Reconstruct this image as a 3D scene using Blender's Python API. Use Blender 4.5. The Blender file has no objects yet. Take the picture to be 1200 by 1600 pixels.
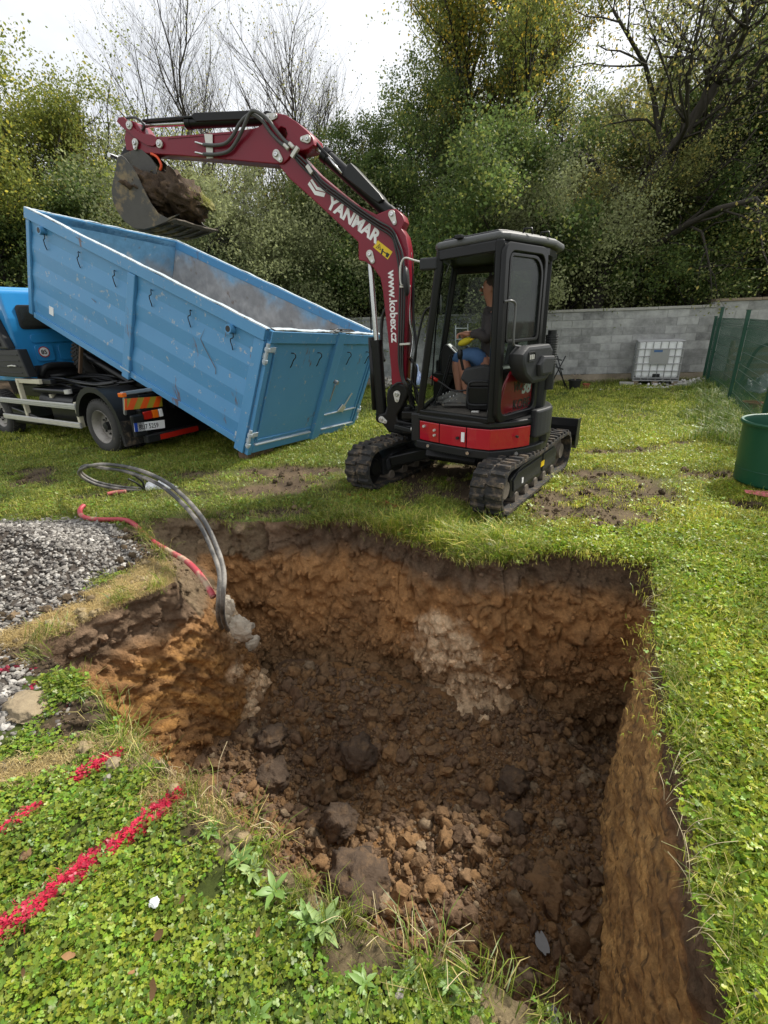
import bpy, bmesh, math, random
import numpy as np
from mathutils import Vector, Matrix
R_ = math.radians
SC = bpy.context.scene
COL = SC.collection
random.seed(7)
RNG = np.random.default_rng(11)

# ------------------------------------------------------------------ camera, sky, sun, exposure
FPX = 742.0; CAMH = 1.65
PITCH = math.atan(295 / FPX); ROLL = R_(1.95)
F_ = Vector((0, math.cos(PITCH), -math.sin(PITCH)))
_r0 = Vector((1, 0, 0)); _u0 = Vector((0, math.sin(PITCH), math.cos(PITCH)))
RT = _r0 * math.cos(ROLL) - _u0 * math.sin(ROLL)
UP = _u0 * math.cos(ROLL) + _r0 * math.sin(ROLL)
CAM = Vector((0, 0, CAMH))
cd = bpy.data.cameras.new('camera'); cam = bpy.data.objects.new('camera', cd); COL.objects.link(cam)
cam.matrix_world = Matrix(((RT.x, UP.x, -F_.x, 0), (RT.y, UP.y, -F_.y, 0), (RT.z, UP.z, -F_.z, CAMH), (0, 0, 0, 1)))
cd.sensor_fit = 'HORIZONTAL'; cd.sensor_width = 36; cd.lens = FPX / 1200 * 36
cd.clip_start = .05; cd.clip_end = 600
SC.camera = cam

SUN_EL, SUN_AZ = R_(47), R_(56)      # azimuth of the sun measured from +Y towards +X
SUN_STRENGTH = 3.3; SKY_STRENGTH = .10
SC.view_settings.view_transform = 'Standard'; SC.view_settings.look = 'None'
SC.view_settings.gamma = 1; SC.view_settings.use_curve_mapping = False
SC.view_settings.exposure = 1.0
w = bpy.data.worlds.new('World'); SC.world = w; w.use_nodes = True
nt = w.node_tree; bg = nt.nodes['Background']; bg.inputs['Strength'].default_value = SKY_STRENGTH
sky = nt.nodes.new('ShaderNodeTexSky'); sky.sky_type = 'NISHITA'; sky.sun_disc = False
sky.sun_elevation = SUN_EL; sky.sun_rotation = SUN_AZ
tc = nt.nodes.new('ShaderNodeTexCoord'); mp = nt.nodes.new('ShaderNodeMapping'); mp.inputs['Scale'].default_value = (1, 1, 2.6)
nz = nt.nodes.new('ShaderNodeTexNoise'); nz.inputs['Scale'].default_value = 2.2; nz.inputs['Detail'].default_value = 7; nz.inputs['Roughness'].default_value = .55
cr = nt.nodes.new('ShaderNodeValToRGB')
cr.color_ramp.elements[0].position = .35; cr.color_ramp.elements[0].color = (4.6, 4.75, 5.0, 1)
cr.color_ramp.elements[1].position = .68; cr.color_ramp.elements[1].color = (6.6, 6.65, 6.7, 1)
mx = nt.nodes.new('ShaderNodeMix'); mx.data_type = 'RGBA'; mx.inputs[0].default_value = .94
L = nt.links.new
L(tc.outputs['Generated'], mp.inputs['Vector']); L(mp.outputs[0], nz.inputs['Vector']); L(nz.outputs[0], cr.inputs[0])
L(sky.outputs[0], mx.inputs[6]); L(cr.outputs[0], mx.inputs[7]); L(mx.outputs[2], bg.inputs['Color'])
sd = bpy.data.lights.new('sun', 'SUN'); sd.energy = SUN_STRENGTH; sd.angle = R_(6); sd.color = (1, .95, .86)
sun = bpy.data.objects.new('sun', sd); COL.objects.link(sun)
_sv = Vector((math.sin(SUN_AZ) * math.cos(SUN_EL), math.cos(SUN_AZ) * math.cos(SUN_EL), math.sin(SUN_EL)))
sun.rotation_euler = _sv.to_track_quat('Z', 'Y').to_euler()

# ------------------------------------------------------------------ measuring helpers (photo pixel -> point in the place)
def ray(x, y): return F_ + RT * ((x - 600) / FPX) + UP * ((800 - y) / FPX)
def gp(x, y, z=0.): d = ray(x, y); return CAM + d * ((z - CAMH) / d.z)
def onplane(x, y, p, n): d = ray(x, y); return CAM + d * ((p - CAM).dot(n) / d.dot(n))
def atY(x, y, Y): d = ray(x, y); return CAM + d * (Y / d.y)

# ------------------------------------------------------------------ noise
def _h(ix, iy, iz, s):
    n = (ix * 374761393 + iy * 668265263 + iz * 2147483647 + s * 1274126177) & 0xffffffff
    n = ((n ^ (n >> 13)) * 1274126177) & 0xffffffff
    n = (n ^ (n >> 16)) & 0xffffffff
    return n / 4294967295.0
def vnoise(P, s=0):
    P = np.asarray(P, float); i = np.floor(P).astype(np.int64); f = P - i; f = f * f * (3 - 2 * f)
    r = 0
    for dx in (0, 1):
        for dy in (0, 1):
            for dz in (0, 1):
                wgt = (f[:, 0] if dx else 1 - f[:, 0]) * (f[:, 1] if dy else 1 - f[:, 1]) * (f[:, 2] if dz else 1 - f[:, 2])
                r = r + wgt * _h(i[:, 0] + dx, i[:, 1] + dy, i[:, 2] + dz, s)
    return r * 2 - 1
def fbm(P, sc, oct=4, s=0, rough=.5):
    P = np.asarray(P, float) * sc; a = 1; t = 0; r = 0
    for k in range(oct):
        r = r + a * vnoise(P + k * 17.3, s + k); t += a; a *= rough; P = P * 2.03
    return r / t
def sstep(a, b, x): t = np.clip((x - a) / (b - a), 0, 1); return t * t * (3 - 2 * t)

# ------------------------------------------------------------------ tags and objects
def tag(o, label=None, cat=None, group=None, kind=None):
    if label: o['label'] = label
    if cat: o['category'] = cat
    if group: o['group'] = group
    if kind: o['kind'] = kind
    return o
def empty(name, loc, label, cat, group=None):
    o = bpy.data.objects.new(name, None); COL.objects.link(o); o.location = loc; o.empty_display_size = .2
    return tag(o, label, cat, group)
def rootloc(o):
    while o.parent: o = o.parent
    return Vector(o.location)
def link(name, me, mt, parent=None, smooth=False, bevel=0, seg=2, loc=None):
    o = bpy.data.objects.new(name, me); COL.objects.link(o)
    if mt is not None:
        me.materials.clear()
        for m_ in (mt if isinstance(mt, (list, tuple)) else [mt]): me.materials.append(m_)
    if parent is not None: o.parent = parent
    if loc is not None: o.location = loc
    if smooth: me.shade_smooth()
    if bevel:
        b = o.modifiers.new('bevel', 'BEVEL'); b.width = bevel; b.segments = seg; b.limit_method = 'ANGLE'; b.angle_limit = R_(35); b.harden_normals = False
    return o
def copy_tree(o, parent=None):
    c = o.copy(); COL.objects.link(c); c.parent = parent
    for ch in list(o.children): copy_tree(ch, c)
    return c

class MB:
    """collects shapes into one mesh; M maps local coordinates into the world"""
    def __init__(s, M=None): s.v = []; s.f = []; s.M = M or Matrix.Identity(4)
    def add(s, vs, fs):
        k = len(s.v); s.v += [s.M @ Vector(p) for p in vs]; s.f += [[i + k for i in f] for f in fs]; return s
    def box(s, a, b):
        x0, y0, z0 = a; x1, y1, z1 = b
        return s.add([(x0, y0, z0), (x1, y0, z0), (x1, y1, z0), (x0, y1, z0), (x0, y0, z1), (x1, y0, z1), (x1, y1, z1), (x0, y1, z1)],
                     [(0, 3, 2, 1), (4, 5, 6, 7), (0, 1, 5, 4), (1, 2, 6, 5), (2, 3, 7, 6), (3, 0, 4, 7)])
    def cbox(s, c, sz): return s.box([c[i] - sz[i] / 2 for i in range(3)], [c[i] + sz[i] / 2 for i in range(3)])
    def beam(s, p, q, wd, ht, up=(0, 0, 1)):
        p = Vector(p); q = Vector(q); d = (q - p).normalized(); up = Vector(up)
        sdv = d.cross(up)
        if sdv.length < 1e-4: sdv = d.cross(Vector((1, 0, 0)))
        sdv.normalize(); u = sdv.cross(d).normalized()
        a = sdv * wd / 2; b = u * ht / 2
        vs = [p - a - b, p + a - b, p + a + b, p - a + b, q - a - b, q + a - b, q + a + b, q - a + b]
        return s.add(vs, [(0, 3, 2, 1), (4, 5, 6, 7), (0, 1, 5, 4), (1, 2, 6, 5), (2, 3, 7, 6), (3, 0, 4, 7)])
    def cyl(s, p, q, r, n=16, r2=None):
        p = Vector(p); q = Vector(q); r2 = r if r2 is None else r2
        d = (q - p).normalized(); a = d.orthogonal().normalized(); b = d.cross(a)
        vs = []
        for k in range(n):
            t = 2 * math.pi * k / n; e = a * math.cos(t) + b * math.sin(t)
            vs += [p + e * r, q + e * r2]
        fs = [(2 * k, 2 * ((k + 1) % n), 2 * ((k + 1) % n) + 1, 2 * k + 1) for k in range(n)]
        fs += [tuple(range(2 * n - 2, -1, -2)), tuple(range(1, 2 * n, 2))]
        return s.add(vs, fs)
    def tube(s, pts, r, n=8, closed=False, radii=None):
        pts = [Vector(p) for p in pts]; m = len(pts); vs = []; prev = None
        for i, p in enumerate(pts):
            if closed: d = pts[(i + 1) % m] - pts[i - 1]
            else: d = pts[min(i + 1, m - 1)] - pts[max(i - 1, 0)]
            d.normalize()
            if prev is None: a = d.orthogonal().normalized()
            else:
                a = prev - d * prev.dot(d)
                a = a.normalized() if a.length > 1e-5 else d.orthogonal().normalized()
            prev = a; b = d.cross(a); rr = radii[i] if radii else r
            for k in range(n):
                t = 2 * math.pi * k / n; vs.append(p + (a * math.cos(t) + b * math.sin(t)) * rr)
        fs = []
        for i in range(m if closed else m - 1):
            j = (i + 1) % m
            for k in range(n):
                k2 = (k + 1) % n; fs.append((i * n + k, i * n + k2, j * n + k2, j * n + k))
        if not closed: fs += [tuple(range(n - 1, -1, -1)), tuple(range((m - 1) * n, m * n))]
        return s.add(vs, fs)
    def prism(s, outline, d):
        o = [Vector(p) for p in outline]; d = Vector(d); n = len(o)
        return s.add(o + [p + d for p in o], [tuple(range(n - 1, -1, -1)), tuple(range(n, 2 * n))] + [(k, (k + 1) % n, (k + 1) % n + n, k + n) for k in range(n)])
    def lathe(s, prof, c, ax, n=32):
        """prof: (radius, distance along axis)"""
        c = Vector(c); ax = Vector(ax).normalized(); a = ax.orthogonal().normalized(); b = ax.cross(a); vs = []; m = len(prof)
        for k in range(n):
            t = 2 * math.pi * k / n; e = a * math.cos(t) + b * math.sin(t)
            vs += [c + e * r + ax * h for r, h in prof]
        fs = [(k * m + i, ((k + 1) % n) * m + i, ((k + 1) % n) * m + i + 1, k * m + i + 1) for k in range(n) for i in range(m - 1)]
        return s.add(vs, fs)
    def build(s, name, mt, parent=None, smooth=False, bevel=0, seg=2, auto=None):
        base = rootloc(parent) if parent is not None else Vector((0, 0, 0))
        me = bpy.data.meshes.new(name)
        me.from_pydata([tuple(p - base) for p in s.v], [], s.f); me.validate(); me.update()
        bm = bmesh.new(); bm.from_mesh(me); bmesh.ops.recalc_face_normals(bm, faces=bm.faces); bm.to_mesh(me); bm.free()
        if auto:
            me.shade_smooth(); me.set_sharp_from_angle(angle=R_(auto))
        return link(name, me, mt, parent, smooth, bevel, seg)
def smooth_path(pts, n=8):
    pts = [Vector(p) for p in pts]; out = []
    for i in range(len(pts) - 1):
        p0 = pts[max(i - 1, 0)]; p1 = pts[i]; p2 = pts[i + 1]; p3 = pts[min(i + 2, len(pts) - 1)]
        for k in range(n):
            t = k / n
            out.append(.5 * ((2 * p1) + (p2 - p0) * t + (2 * p0 - 5 * p1 + 4 * p2 - p3) * t * t + (3 * p1 - p0 - 3 * p2 + p3) * t ** 3))
    return out + [pts[-1]]
def frame(o, x, y, z):
    return Matrix(((x[0], y[0], z[0], o[0]), (x[1], y[1], z[1], o[1]), (x[2], y[2], z[2], o[2]), (0, 0, 0, 1)))
def plate(name, outer, holes, th, M, mt, parent, bevel=.004):
    """flat extruded plate with holes; outlines in the local xy of M, thickness th centred on local z=0"""
    cu = bpy.data.curves.new(name, 'CURVE'); cu.dimensions = '2D'; cu.fill_mode = 'BOTH'; cu.extrude = max(th / 2 - bevel, .0005); cu.bevel_depth = bevel; cu.bevel_resolution = 1; cu.offset = -bevel
    for ol in [outer] + list(holes):
        sp = cu.splines.new('POLY'); sp.points.add(len(ol) - 1)
        for i, p in enumerate(ol): sp.points[i].co = (p[0], p[1], 0, 1)
        sp.use_cyclic_u = True
    tmp = bpy.data.objects.new(name + '_tmp', cu); me0 = tmp.to_mesh(); me = me0.copy(); me.name = name; tmp.to_mesh_clear()
    base = rootloc(parent) if parent is not None else Vector((0, 0, 0))
    me.transform(Matrix.Translation(-base) @ M); me.shade_smooth(); me.set_sharp_from_angle(angle=R_(40))
    bpy.data.objects.remove(tmp); bpy.data.curves.remove(cu)
    return link(name, me, mt, parent)
def text(name, body, M, size, mt, parent, offset=0, extrude=.0012, shear=0, align='LEFT', sx=1):
    cu = bpy.data.curves.new(name, 'FONT'); cu.body = body; cu.size = size; cu.extrude = extrude; cu.offset = offset; cu.shear = shear; cu.align_x = align; cu.resolution_u = 3
    tmp = bpy.data.objects.new(name + '_tmp', cu); COL.objects.link(tmp)
    me0 = tmp.to_mesh(); me = me0.copy(); me.name = name; tmp.to_mesh_clear()
    base = rootloc(parent) if parent is not None else Vector((0, 0, 0))
    me.transform(Matrix.Translation(-base) @ M @ Matrix.Diagonal((sx, 1, 1, 1)))
    bpy.data.objects.remove(tmp); bpy.data.curves.remove(cu)
    return link(name, me, mt, parent)
def np_mesh(name, V, Fq, attr=None):
    """mesh from numpy arrays; Fq (n,k) of equal polygons; attr: dict name -> (domain, per element RGB)"""
    me = bpy.data.meshes.new(name); V = np.asarray(V, np.float32); Fq = np.asarray(Fq, np.int32); k = Fq.shape[1]
    me.vertices.add(len(V)); me.vertices.foreach_set('co', V.ravel())
    me.loops.add(Fq.size); me.loops.foreach_set('vertex_index', Fq.ravel())
    me.polygons.add(len(Fq)); me.polygons.foreach_set('loop_start', np.arange(0, Fq.size, k, dtype=np.int32))
    me.update(calc_edges=True)
    for an, (dom, A) in (attr or {}).items():
        a = me.color_attributes.new(an, 'FLOAT_COLOR', 'POINT'); A = np.asarray(A, np.float32)
        a.data.foreach_set('color', np.concatenate([A, np.ones((len(A), 1), np.float32)], 1).ravel())
    return me

# ------------------------------------------------------------------ materials
def nodes(name):
    m = bpy.data.materials.new(name); m.use_nodes = True; t = m.node_tree; return m, t, t.nodes['Principled BSDF'], t.links.new
def N(t, typ, **kw):
    n = t.nodes.new(typ)
    for k, v in kw.items():
        if k in n.inputs: n.inputs[k].default_value = v
        else: setattr(n, k, v)
    return n
def rgb(c): return (c[0], c[1], c[2], 1)
def pm(name, c, c2=None, sc=6., rough=.5, metal=0., bump=0., bsc=60., spec=.5, dirt=None, dsc=3., dpos=.58, coat=0., dwid=.12):
    """painted / plain surface: two colour variation, optional dirt blotches, fine bump"""
    m, t, b, l = nodes(name)
    b.inputs['Roughness'].default_value = rough; b.inputs['Metallic'].default_value = metal
    b.inputs['Specular IOR Level'].default_value = spec; b.inputs['Coat Weight'].default_value = coat
    g = N(t, 'ShaderNodeNewGeometry')
    n1 = N(t, 'ShaderNodeTexNoise', Scale=sc, Detail=6., Roughness=.6); l(g.outputs['Position'], n1.inputs['Vector'])
    c2 = c2 or [x * .8 for x in c]
    r = N(t, 'ShaderNodeMix', data_type='RGBA'); l(n1.outputs[0], r.inputs[0]); r.inputs[6].default_value = rgb(c2); r.inputs[7].default_value = rgb(c); out = r.outputs[2]
    if dirt:
        n2 = N(t, 'ShaderNodeTexNoise', Scale=dsc, Detail=9., Roughness=.7); l(g.outputs['Position'], n2.inputs['Vector'])
        rp = N(t, 'ShaderNodeMapRange'); rp.inputs[1].default_value = dpos; rp.inputs[2].default_value = dpos + dwid; l(n2.outputs[0], rp.inputs[0])
        q = N(t, 'ShaderNodeMix', data_type='RGBA'); l(rp.outputs[0], q.inputs[0]); l(out, q.inputs[6]); q.inputs[7].default_value = rgb(dirt); out = q.outputs[2]
        rr = N(t, 'ShaderNodeMapRange'); l(rp.outputs[0], rr.inputs[0]); rr.inputs[3].default_value = rough; rr.inputs[4].default_value = .85; l(rr.outputs[0], b.inputs['Roughness'])
    l(out, b.inputs['Base Color'])
    if bump:
        n3 = N(t, 'ShaderNodeTexNoise', Scale=bsc, Detail=4.); l(g.outputs['Position'], n3.inputs['Vector'])
        bp = N(t, 'ShaderNodeBump', Strength=bump, Distance=.01); l(n3.outputs[0], bp.inputs['Height']); l(bp.outputs[0], b.inputs['Normal'])
    return m
def vcol(name, rough=.9, bump=.6, bsc=90., spec=.3, var=.35, transl=0., inst=None, bdist=.01, vsc=40.):
    """colour from the mesh attribute 'Col', broken up by noise"""
    m, t, b, l = nodes(name)
    b.inputs['Roughness'].default_value = rough; b.inputs['Specular IOR Level'].default_value = spec
    a = N(t, 'ShaderNodeAttribute', attribute_name='Col'); g = N(t, 'ShaderNodeNewGeometry')
    n1 = N(t, 'ShaderNodeTexNoise', Scale=vsc, Detail=6., Roughness=.65); l(g.outputs['Position'], n1.inputs['Vector'])
    mr = N(t, 'ShaderNodeMapRange'); mr.inputs[1].default_value = .25; mr.inputs[2].default_value = .75; mr.inputs[3].default_value = 1 - var; mr.inputs[4].default_value = 1 + var; l(n1.outputs[0], mr.inputs[0])
    v = N(t, 'ShaderNodeVectorMath', operation='SCALE'); l(a.outputs['Color'], v.inputs[0]); l(mr.outputs[0], v.inputs['Scale']); out = v.outputs[0]
    if inst:
        ia = N(t, 'ShaderNodeAttribute', attribute_name='paint'); ia.attribute_type = 'INSTANCER'
        q = N(t, 'ShaderNodeMix', data_type='RGBA'); l(ia.outputs['Fac'], q.inputs[0]); l(out, q.inputs[6]); q.inputs[7].default_value = rgb(inst); out = q.outputs[2]
        tn = N(t, 'ShaderNodeAttribute', attribute_name='tint'); tn.attribute_type = 'INSTANCER'
        q2 = N(t, 'ShaderNodeMix', data_type='RGBA', blend_type='MULTIPLY'); q2.inputs[0].default_value = 1; l(out, q2.inputs[6]); l(tn.outputs['Color'], q2.inputs[7]); out = q2.outputs[2]
    l(out, b.inputs['Base Color'])
    if bump:
        n3 = N(t, 'ShaderNodeTexNoise', Scale=bsc, Detail=8., Roughness=.7); l(g.outputs['Position'], n3.inputs['Vector'])
        bp = N(t, 'ShaderNodeBump', Strength=bump, Distance=bdist); l(n3.outputs[0], bp.inputs['Height']); l(bp.outputs[0], b.inputs['Normal'])
    if transl:
        tr = N(t, 'ShaderNodeBsdfTranslucent'); l(out, tr.inputs['Color']); ms = N(t, 'ShaderNodeMixShader', Fac=transl)
        l(b.outputs[0], ms.inputs[1]); l(tr.outputs[0], ms.inputs[2]); l(ms.outputs[0], t.nodes['Material Output'].inputs[0])
    return m
def glass(name, tint, alpha_t, rough=.03):
    m, t, b, l = nodes(name); b.inputs['Base Color'].default_value = rgb(tint); b.inputs['Roughness'].default_value = rough; b.inputs['Specular IOR Level'].default_value = .6
    tr = N(t, 'ShaderNodeBsdfTransparent'); tr.inputs[0].default_value = (.82, .86, .84, 1); ms = N(t, 'ShaderNodeMixShader', Fac=alpha_t)
    l(b.outputs[0], ms.inputs[1]); l(tr.outputs[0], ms.inputs[2]); l(ms.outputs[0], t.nodes['Material Output'].inputs[0]); return m

M = {}
M['red'] = pm('boom_red_paint', (.215, .004, .020), (.17, .003, .016), 3, .34, 0, 0, spec=.35, coat=.12, dirt=(.13, .04, .035), dsc=9, dpos=.68, dwid=.3)
M['red2'] = pm('panel_red_paint', (.40, .008, .022), (.34, .007, .02), 3, .2, coat=.5)
M['black'] = pm('black_paint', (.006, .006, .0065), (.010, .010, .010), 9, .30, spec=.25, dirt=(.024, .021, .017), dsc=7, dpos=.62, dwid=.35)
M['dark'] = pm('dark_grey_paint', (.017, .0175, .018), (.012, .0125, .013), 9, .4, spec=.3, dirt=(.07, .063, .053), dsc=8, dpos=.62, dwid=.3)
M['plastic'] = pm('grey_plastic', (.030, .031, .033), (.024, .025, .027), 12, .5, spec=.3, bump=.15, bsc=300)
M['rubber'] = pm('rubber', (.030, .029, .028), (.018, .018, .018), 14, .7, bump=.4, bsc=80, spec=.25, dirt=(.16, .12, .08), dsc=11, dpos=.49, dwid=.2)
M['mudmetal'] = pm('muddy_metal', (.16, .13, .10), (.09, .075, .06), 12, .75, .1, .5, 50)
M['steel'] = pm('bright_steel', (.6, .6, .6), (.5, .5, .5), 30, .25, .9)
M['zinc'] = pm('zinc_plate', (.62, .61, .56), (.5, .49, .45), 20, .45, .35)
M['hose'] = pm('grey_hose', (.09, .09, .088), (.06, .06, .06), 20, .55, bump=.2, bsc=200)
M['bhose'] = pm('black_hose', (.014, .014, .015), (.02, .02, .02), 20, .4)
M['white'] = pm('white_print', (.8, .8, .8), (.78, .78, .78), 9, .5)
M['yellow'] = pm('yellow_print', (.75, .52, .01), (.7, .48, .01), 9, .45)
M['inkblack'] = pm('black_print', (.01, .01, .01), (.012, .012, .012), 9, .5)
M['glass'] = glass('cab_glass', (.05, .06, .055), .86)
M['dglass'] = glass('tinted_door_glass', (.035, .04, .038), .62, .04)
M['bluetruck'] = pm('truck_blue_paint', (.03, .25, .56), (.027, .23, .52), 4, .22, coat=.6)
M['tyre'] = pm('tyre', (.045, .042, .038), (.03, .03, .028), 12, .8, bump=.3, bsc=90, dirt=(.14, .12, .09), dsc=9, dpos=.56, dwid=.3)
M['rim'] = pm('wheel_rim', (.34, .32, .29), (.22, .2, .18), 9, .5, .4, dirt=(.12, .09, .06), dsc=14, dpos=.55, dwid=.2)
M['alu'] = pm('aluminium_rail', (.62, .62, .60), (.5, .49, .46), 12, .4, .5)
M['cream'] = pm('cream_paint', (.62, .58, .43), (.52, .48, .36), 9, .5)
M['orange'] = pm('orange_reflector', (.75, .10, .01), (.7, .09, .01), 9, .35)
M['olive'] = pm('yellow_reflector', (.38, .30, .03), (.34, .27, .03), 9, .35)
M['clear'] = glass('clear_glass', (.05, .06, .055), .93)
M['lampred'] = pm('red_lamp_glass', (.36, .015, .01), (.45, .02, .01), 9, .15)
M['amber'] = pm('amber_lamp_glass', (.8, .16, .01), (.75, .15, .01), 9, .15)
M['green'] = pm('green_fence_paint', (.008, .06, .035), (.006, .05, .03), 9, .35)
M['binmat'] = pm('green_bin_plastic', (.008, .085, .045), (.006, .07, .036), 5, .42, dirt=(.05, .09, .06), dsc=6, dpos=.66, dwid=.3)
M['ibc'] = pm('white_tank_plastic', (.88, .89, .88), (.82, .83, .82), 4, .5)
M['galv'] = pm('galvanised_bar', (.38, .38, .37), (.3, .3, .3), 14, .45, .6)
M['wood'] = pm('weathered_wood', (.30, .24, .17), (.17, .13, .09), 16, .85, bump=.5, bsc=60)
M['terra'] = pm('terracotta', (.33, .10, .05), (.27, .08, .04), 9, .8)
M['rock'] = pm('grey_stone', (.32, .29, .25), (.18, .16, .13), 18, .9, bump=.8, bsc=40)
M['pale'] = pm('pale_stone', (.30, .24, .15), (.16, .12, .075), 22, .95, bump=.8, bsc=50)
M['clod'] = pm('dark_clod', (.080, .052, .032), (.042, .027, .017), 14, .95, bump=1., bsc=45, dirt=(.13, .078, .038), dsc=11, dpos=.5, dwid=.2)
M['clodo'] = pm('orange_clod', (.19, .108, .048), (.105, .06, .028), 14, .95, bump=1., bsc=45, dirt=(.055, .035, .022), dsc=11, dpos=.55, dwid=.15)
# ================================================================== GROUND AND PIT
# rim point, point at 0.4 m depth, point at the bottom (1.6 m), roughness class (0 machine-cut, 1 rough)
CTL = [((1.97, 3.00), (1.90, 2.94), (1.84, 2.90), .3), ((1.64, 2.37), (1.60, 2.38), (1.47, 2.36), .15), ((1.28, 1.62), (1.25, 1.63), (1.14, 1.60), .12),
       ((1.07, 1.14), (1.04, 1.15), (.96, 1.18), .12), ((.94, .85), (.92, .86), (.85, .92), .12), ((.86, .62), (.83, .64), (.74, .68), .2), ((.72, .42), (.70, .44), (.62, .50), .3),
       ((.52, .47), (.50, .50), (.50, .56), .5), ((.38, .61), (.39, .64), (.42, .68), .5), ((.23, .71), (.24, .75), (.28, .8), .5), ((-.04, .80), (-.03, .85), (.02, .92), .5),
       ((-.42, 1.06), (-.40, 1.1), (-.36, 1.16), .5), ((-.87, 1.37), (-.85, 1.42), (-.8, 1.47), .5), ((-1.2, 1.63), (-1.18, 1.67), (-1.1, 1.73), .5),
       ((-1.55, 1.93), (-1.52, 1.95), (-1.38, 2.0), .5), ((-1.98, 2.24), (-1.90, 2.24), (-1.5, 2.25), .22), ((-1.90, 2.40), (-1.79, 2.42), (-1.42, 2.22), .22),
       ((-1.70, 2.68), (-1.60, 2.68), (-1.30, 2.72), .2), ((-1.50, 2.95), (-1.38, 2.93), (-1.16, 2.92), .22), ((-1.74, 3.36), (-1.30, 3.14), (-1.06, 3.1), .3),
       ((-2.12, 3.86), (-1.28, 3.36), (-1.0, 3.3), .5), ((-2.28, 4.20), (-1.50, 3.72), (-.98, 3.45), .9), ((-1.86, 4.16), (-1.58, 3.96), (-.95, 3.5), .9),
       ((-1.30, 4.06), (-1.22, 3.90), (-.9, 3.52), 1), ((-.88, 4.04), (-.88, 3.88), (-.82, 3.48), 1), ((-.36, 4.04), (-.36, 3.90), (-.40, 3.42), 1), ((.0, 3.84), (-.02, 3.72), (-.08, 3.3), 1),
       ((.21, 3.60), (.16, 3.56), (.06, 3.22), 1), ((.61, 3.20), (.60, 3.13), (.6, 3.02), 1), ((.93, 3.18), (.92, 3.10), (.85, 3.0), 1), ((1.23, 3.29), (1.2, 3.2), (1.1, 3.0), 1), ((1.62, 3.18), (1.56, 3.10), (1.42, 2.98), .8)]
PD = 1.6; SB = np.array([2.35, 2.25, 2.15])
def resample(ctl, step):
    a = np.array([list(c[0]) + list(c[1]) + list(c[2]) + [c[3]] for c in ctl]); n = len(a); out = []
    for i in range(n):
        p0, p1, p2, p3 = a[i - 1], a[i], a[(i + 1) % n], a[(i + 2) % n]
        d = np.linalg.norm(p2[:2] - p1[:2]); m = max(2, int(d / step))
        for k in range(m):
            t = k / m; lin = p1 * (1 - t) + p2 * t
            cr = .5 * ((2 * p1) + (p2 - p0) * t + (2 * p0 - 5 * p1 + 4 * p2 - p3) * t * t + (3 * p1 - p0 - 3 * p2 + p3) * t ** 3)
            out.append(lin * .5 + cr * .5)
    return np.array(out)
RG = resample(CTL, .014); NT = len(RG)
def v3(x, y, z=0.): return np.stack([x, y, np.zeros_like(x) + z], 1)
CEN = np.array([.2, 2.2])
def ground_z(x, y):
    q = v3(x, y); near = np.exp(-((x) ** 2 + (y - 3) ** 2) / 60)
    return fbm(q, .5, 2, 5) * .03 + fbm(q, 5, 3, 9) * .012 * (.3 + near) + np.maximum(0, (np.hypot(x, y) - 40)) * .0
RIM = RG[:, :2].copy()
_d = (RIM - CEN); _l = np.linalg.norm(_d, axis=1, keepdims=True)
RIM += np.clip(RG[:, 6:7] * 1.6, .18, 1) * _d / _l * (fbm(v3(RIM[:, 0], RIM[:, 1]), 3.2, 4, 21, .6)[:, None] * .085 + fbm(v3(RIM[:, 0], RIM[:, 1]), 16, 2, 22)[:, None] * .02)
RIMZ = ground_z(RIM[:, 0], RIM[:, 1])
dirs = (RIM - CEN) / np.linalg.norm(RIM - CEN, axis=1, keepdims=True)
ang = np.unwrap(np.arctan2(dirs[:, 1], dirs[:, 0]))
_rimr = np.linalg.norm(RIM - CEN, axis=1); _o = np.argsort(np.mod(ang, 2 * math.pi)); _ax = np.mod(ang, 2 * math.pi)[_o]; _ay = _rimr[_o]
def rim_ratio(x, y): return np.hypot(x - CEN[0], y - CEN[1]) / np.interp(np.mod(np.arctan2(y - CEN[1], x - CEN[0]), 2 * math.pi), _ax, _ay)
# ---- masks on the ground: (x, y, rx, ry, angle, strength)
def blob(x, y, c, r, ang=0, s=1., seed=3):
    ca, sa = math.cos(ang), math.sin(ang); dx, dy = x - c[0], y - c[1]
    u = (dx * ca + dy * sa) / r[0]; v = (-dx * sa + dy * ca) / r[1]
    return s * sstep(1.15, .55, np.sqrt(u * u + v * v) + fbm(v3(x, y), 3.5, 4, seed) * .55)
def segd(x, y, a, b):
    ax, ay = a; bx, by = b; dx, dy = bx - ax, by - ay; t = np.clip(((x - ax) * dx + (y - ay) * dy) / (dx * dx + dy * dy), 0, 1)
    return np.hypot(x - ax - t * dx, y - ay - t * dy)
def G2(x, y): p = gp(x, y); return (p.x, p.y)
PAINT = [(G2(-40, 1478), G2(60, 1410), .028), (G2(60, 1410), G2(180, 1320), .028), (G2(180, 1320), G2(275, 1242), .024), (G2(-30, 1320), G2(60, 1262), .022), (G2(120, 1215), G2(185, 1178), .022)]
FAINT = [(G2(545, 772), G2(640, 795), .05), (G2(640, 800), G2(745, 838), .045), (G2(1036, 872), G2(1050, 884), .05), (G2(600, 795), G2(615, 800), .03)]
def paintmask(x, y):
    m = np.zeros_like(x)
    for a, b, wd in PAINT:
        m = np.maximum(m, sstep(1.0, .75, segd(x, y, a, b) / wd + fbm(v3(x, y), 30, 2, 44) * .35))
    for a, b, wd in FAINT:
        m = np.maximum(m, .5 * sstep(1.0, .3, segd(x, y, a, b) / wd + fbm(v3(x, y), 20, 3, 45) * .9))
    return m
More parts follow.
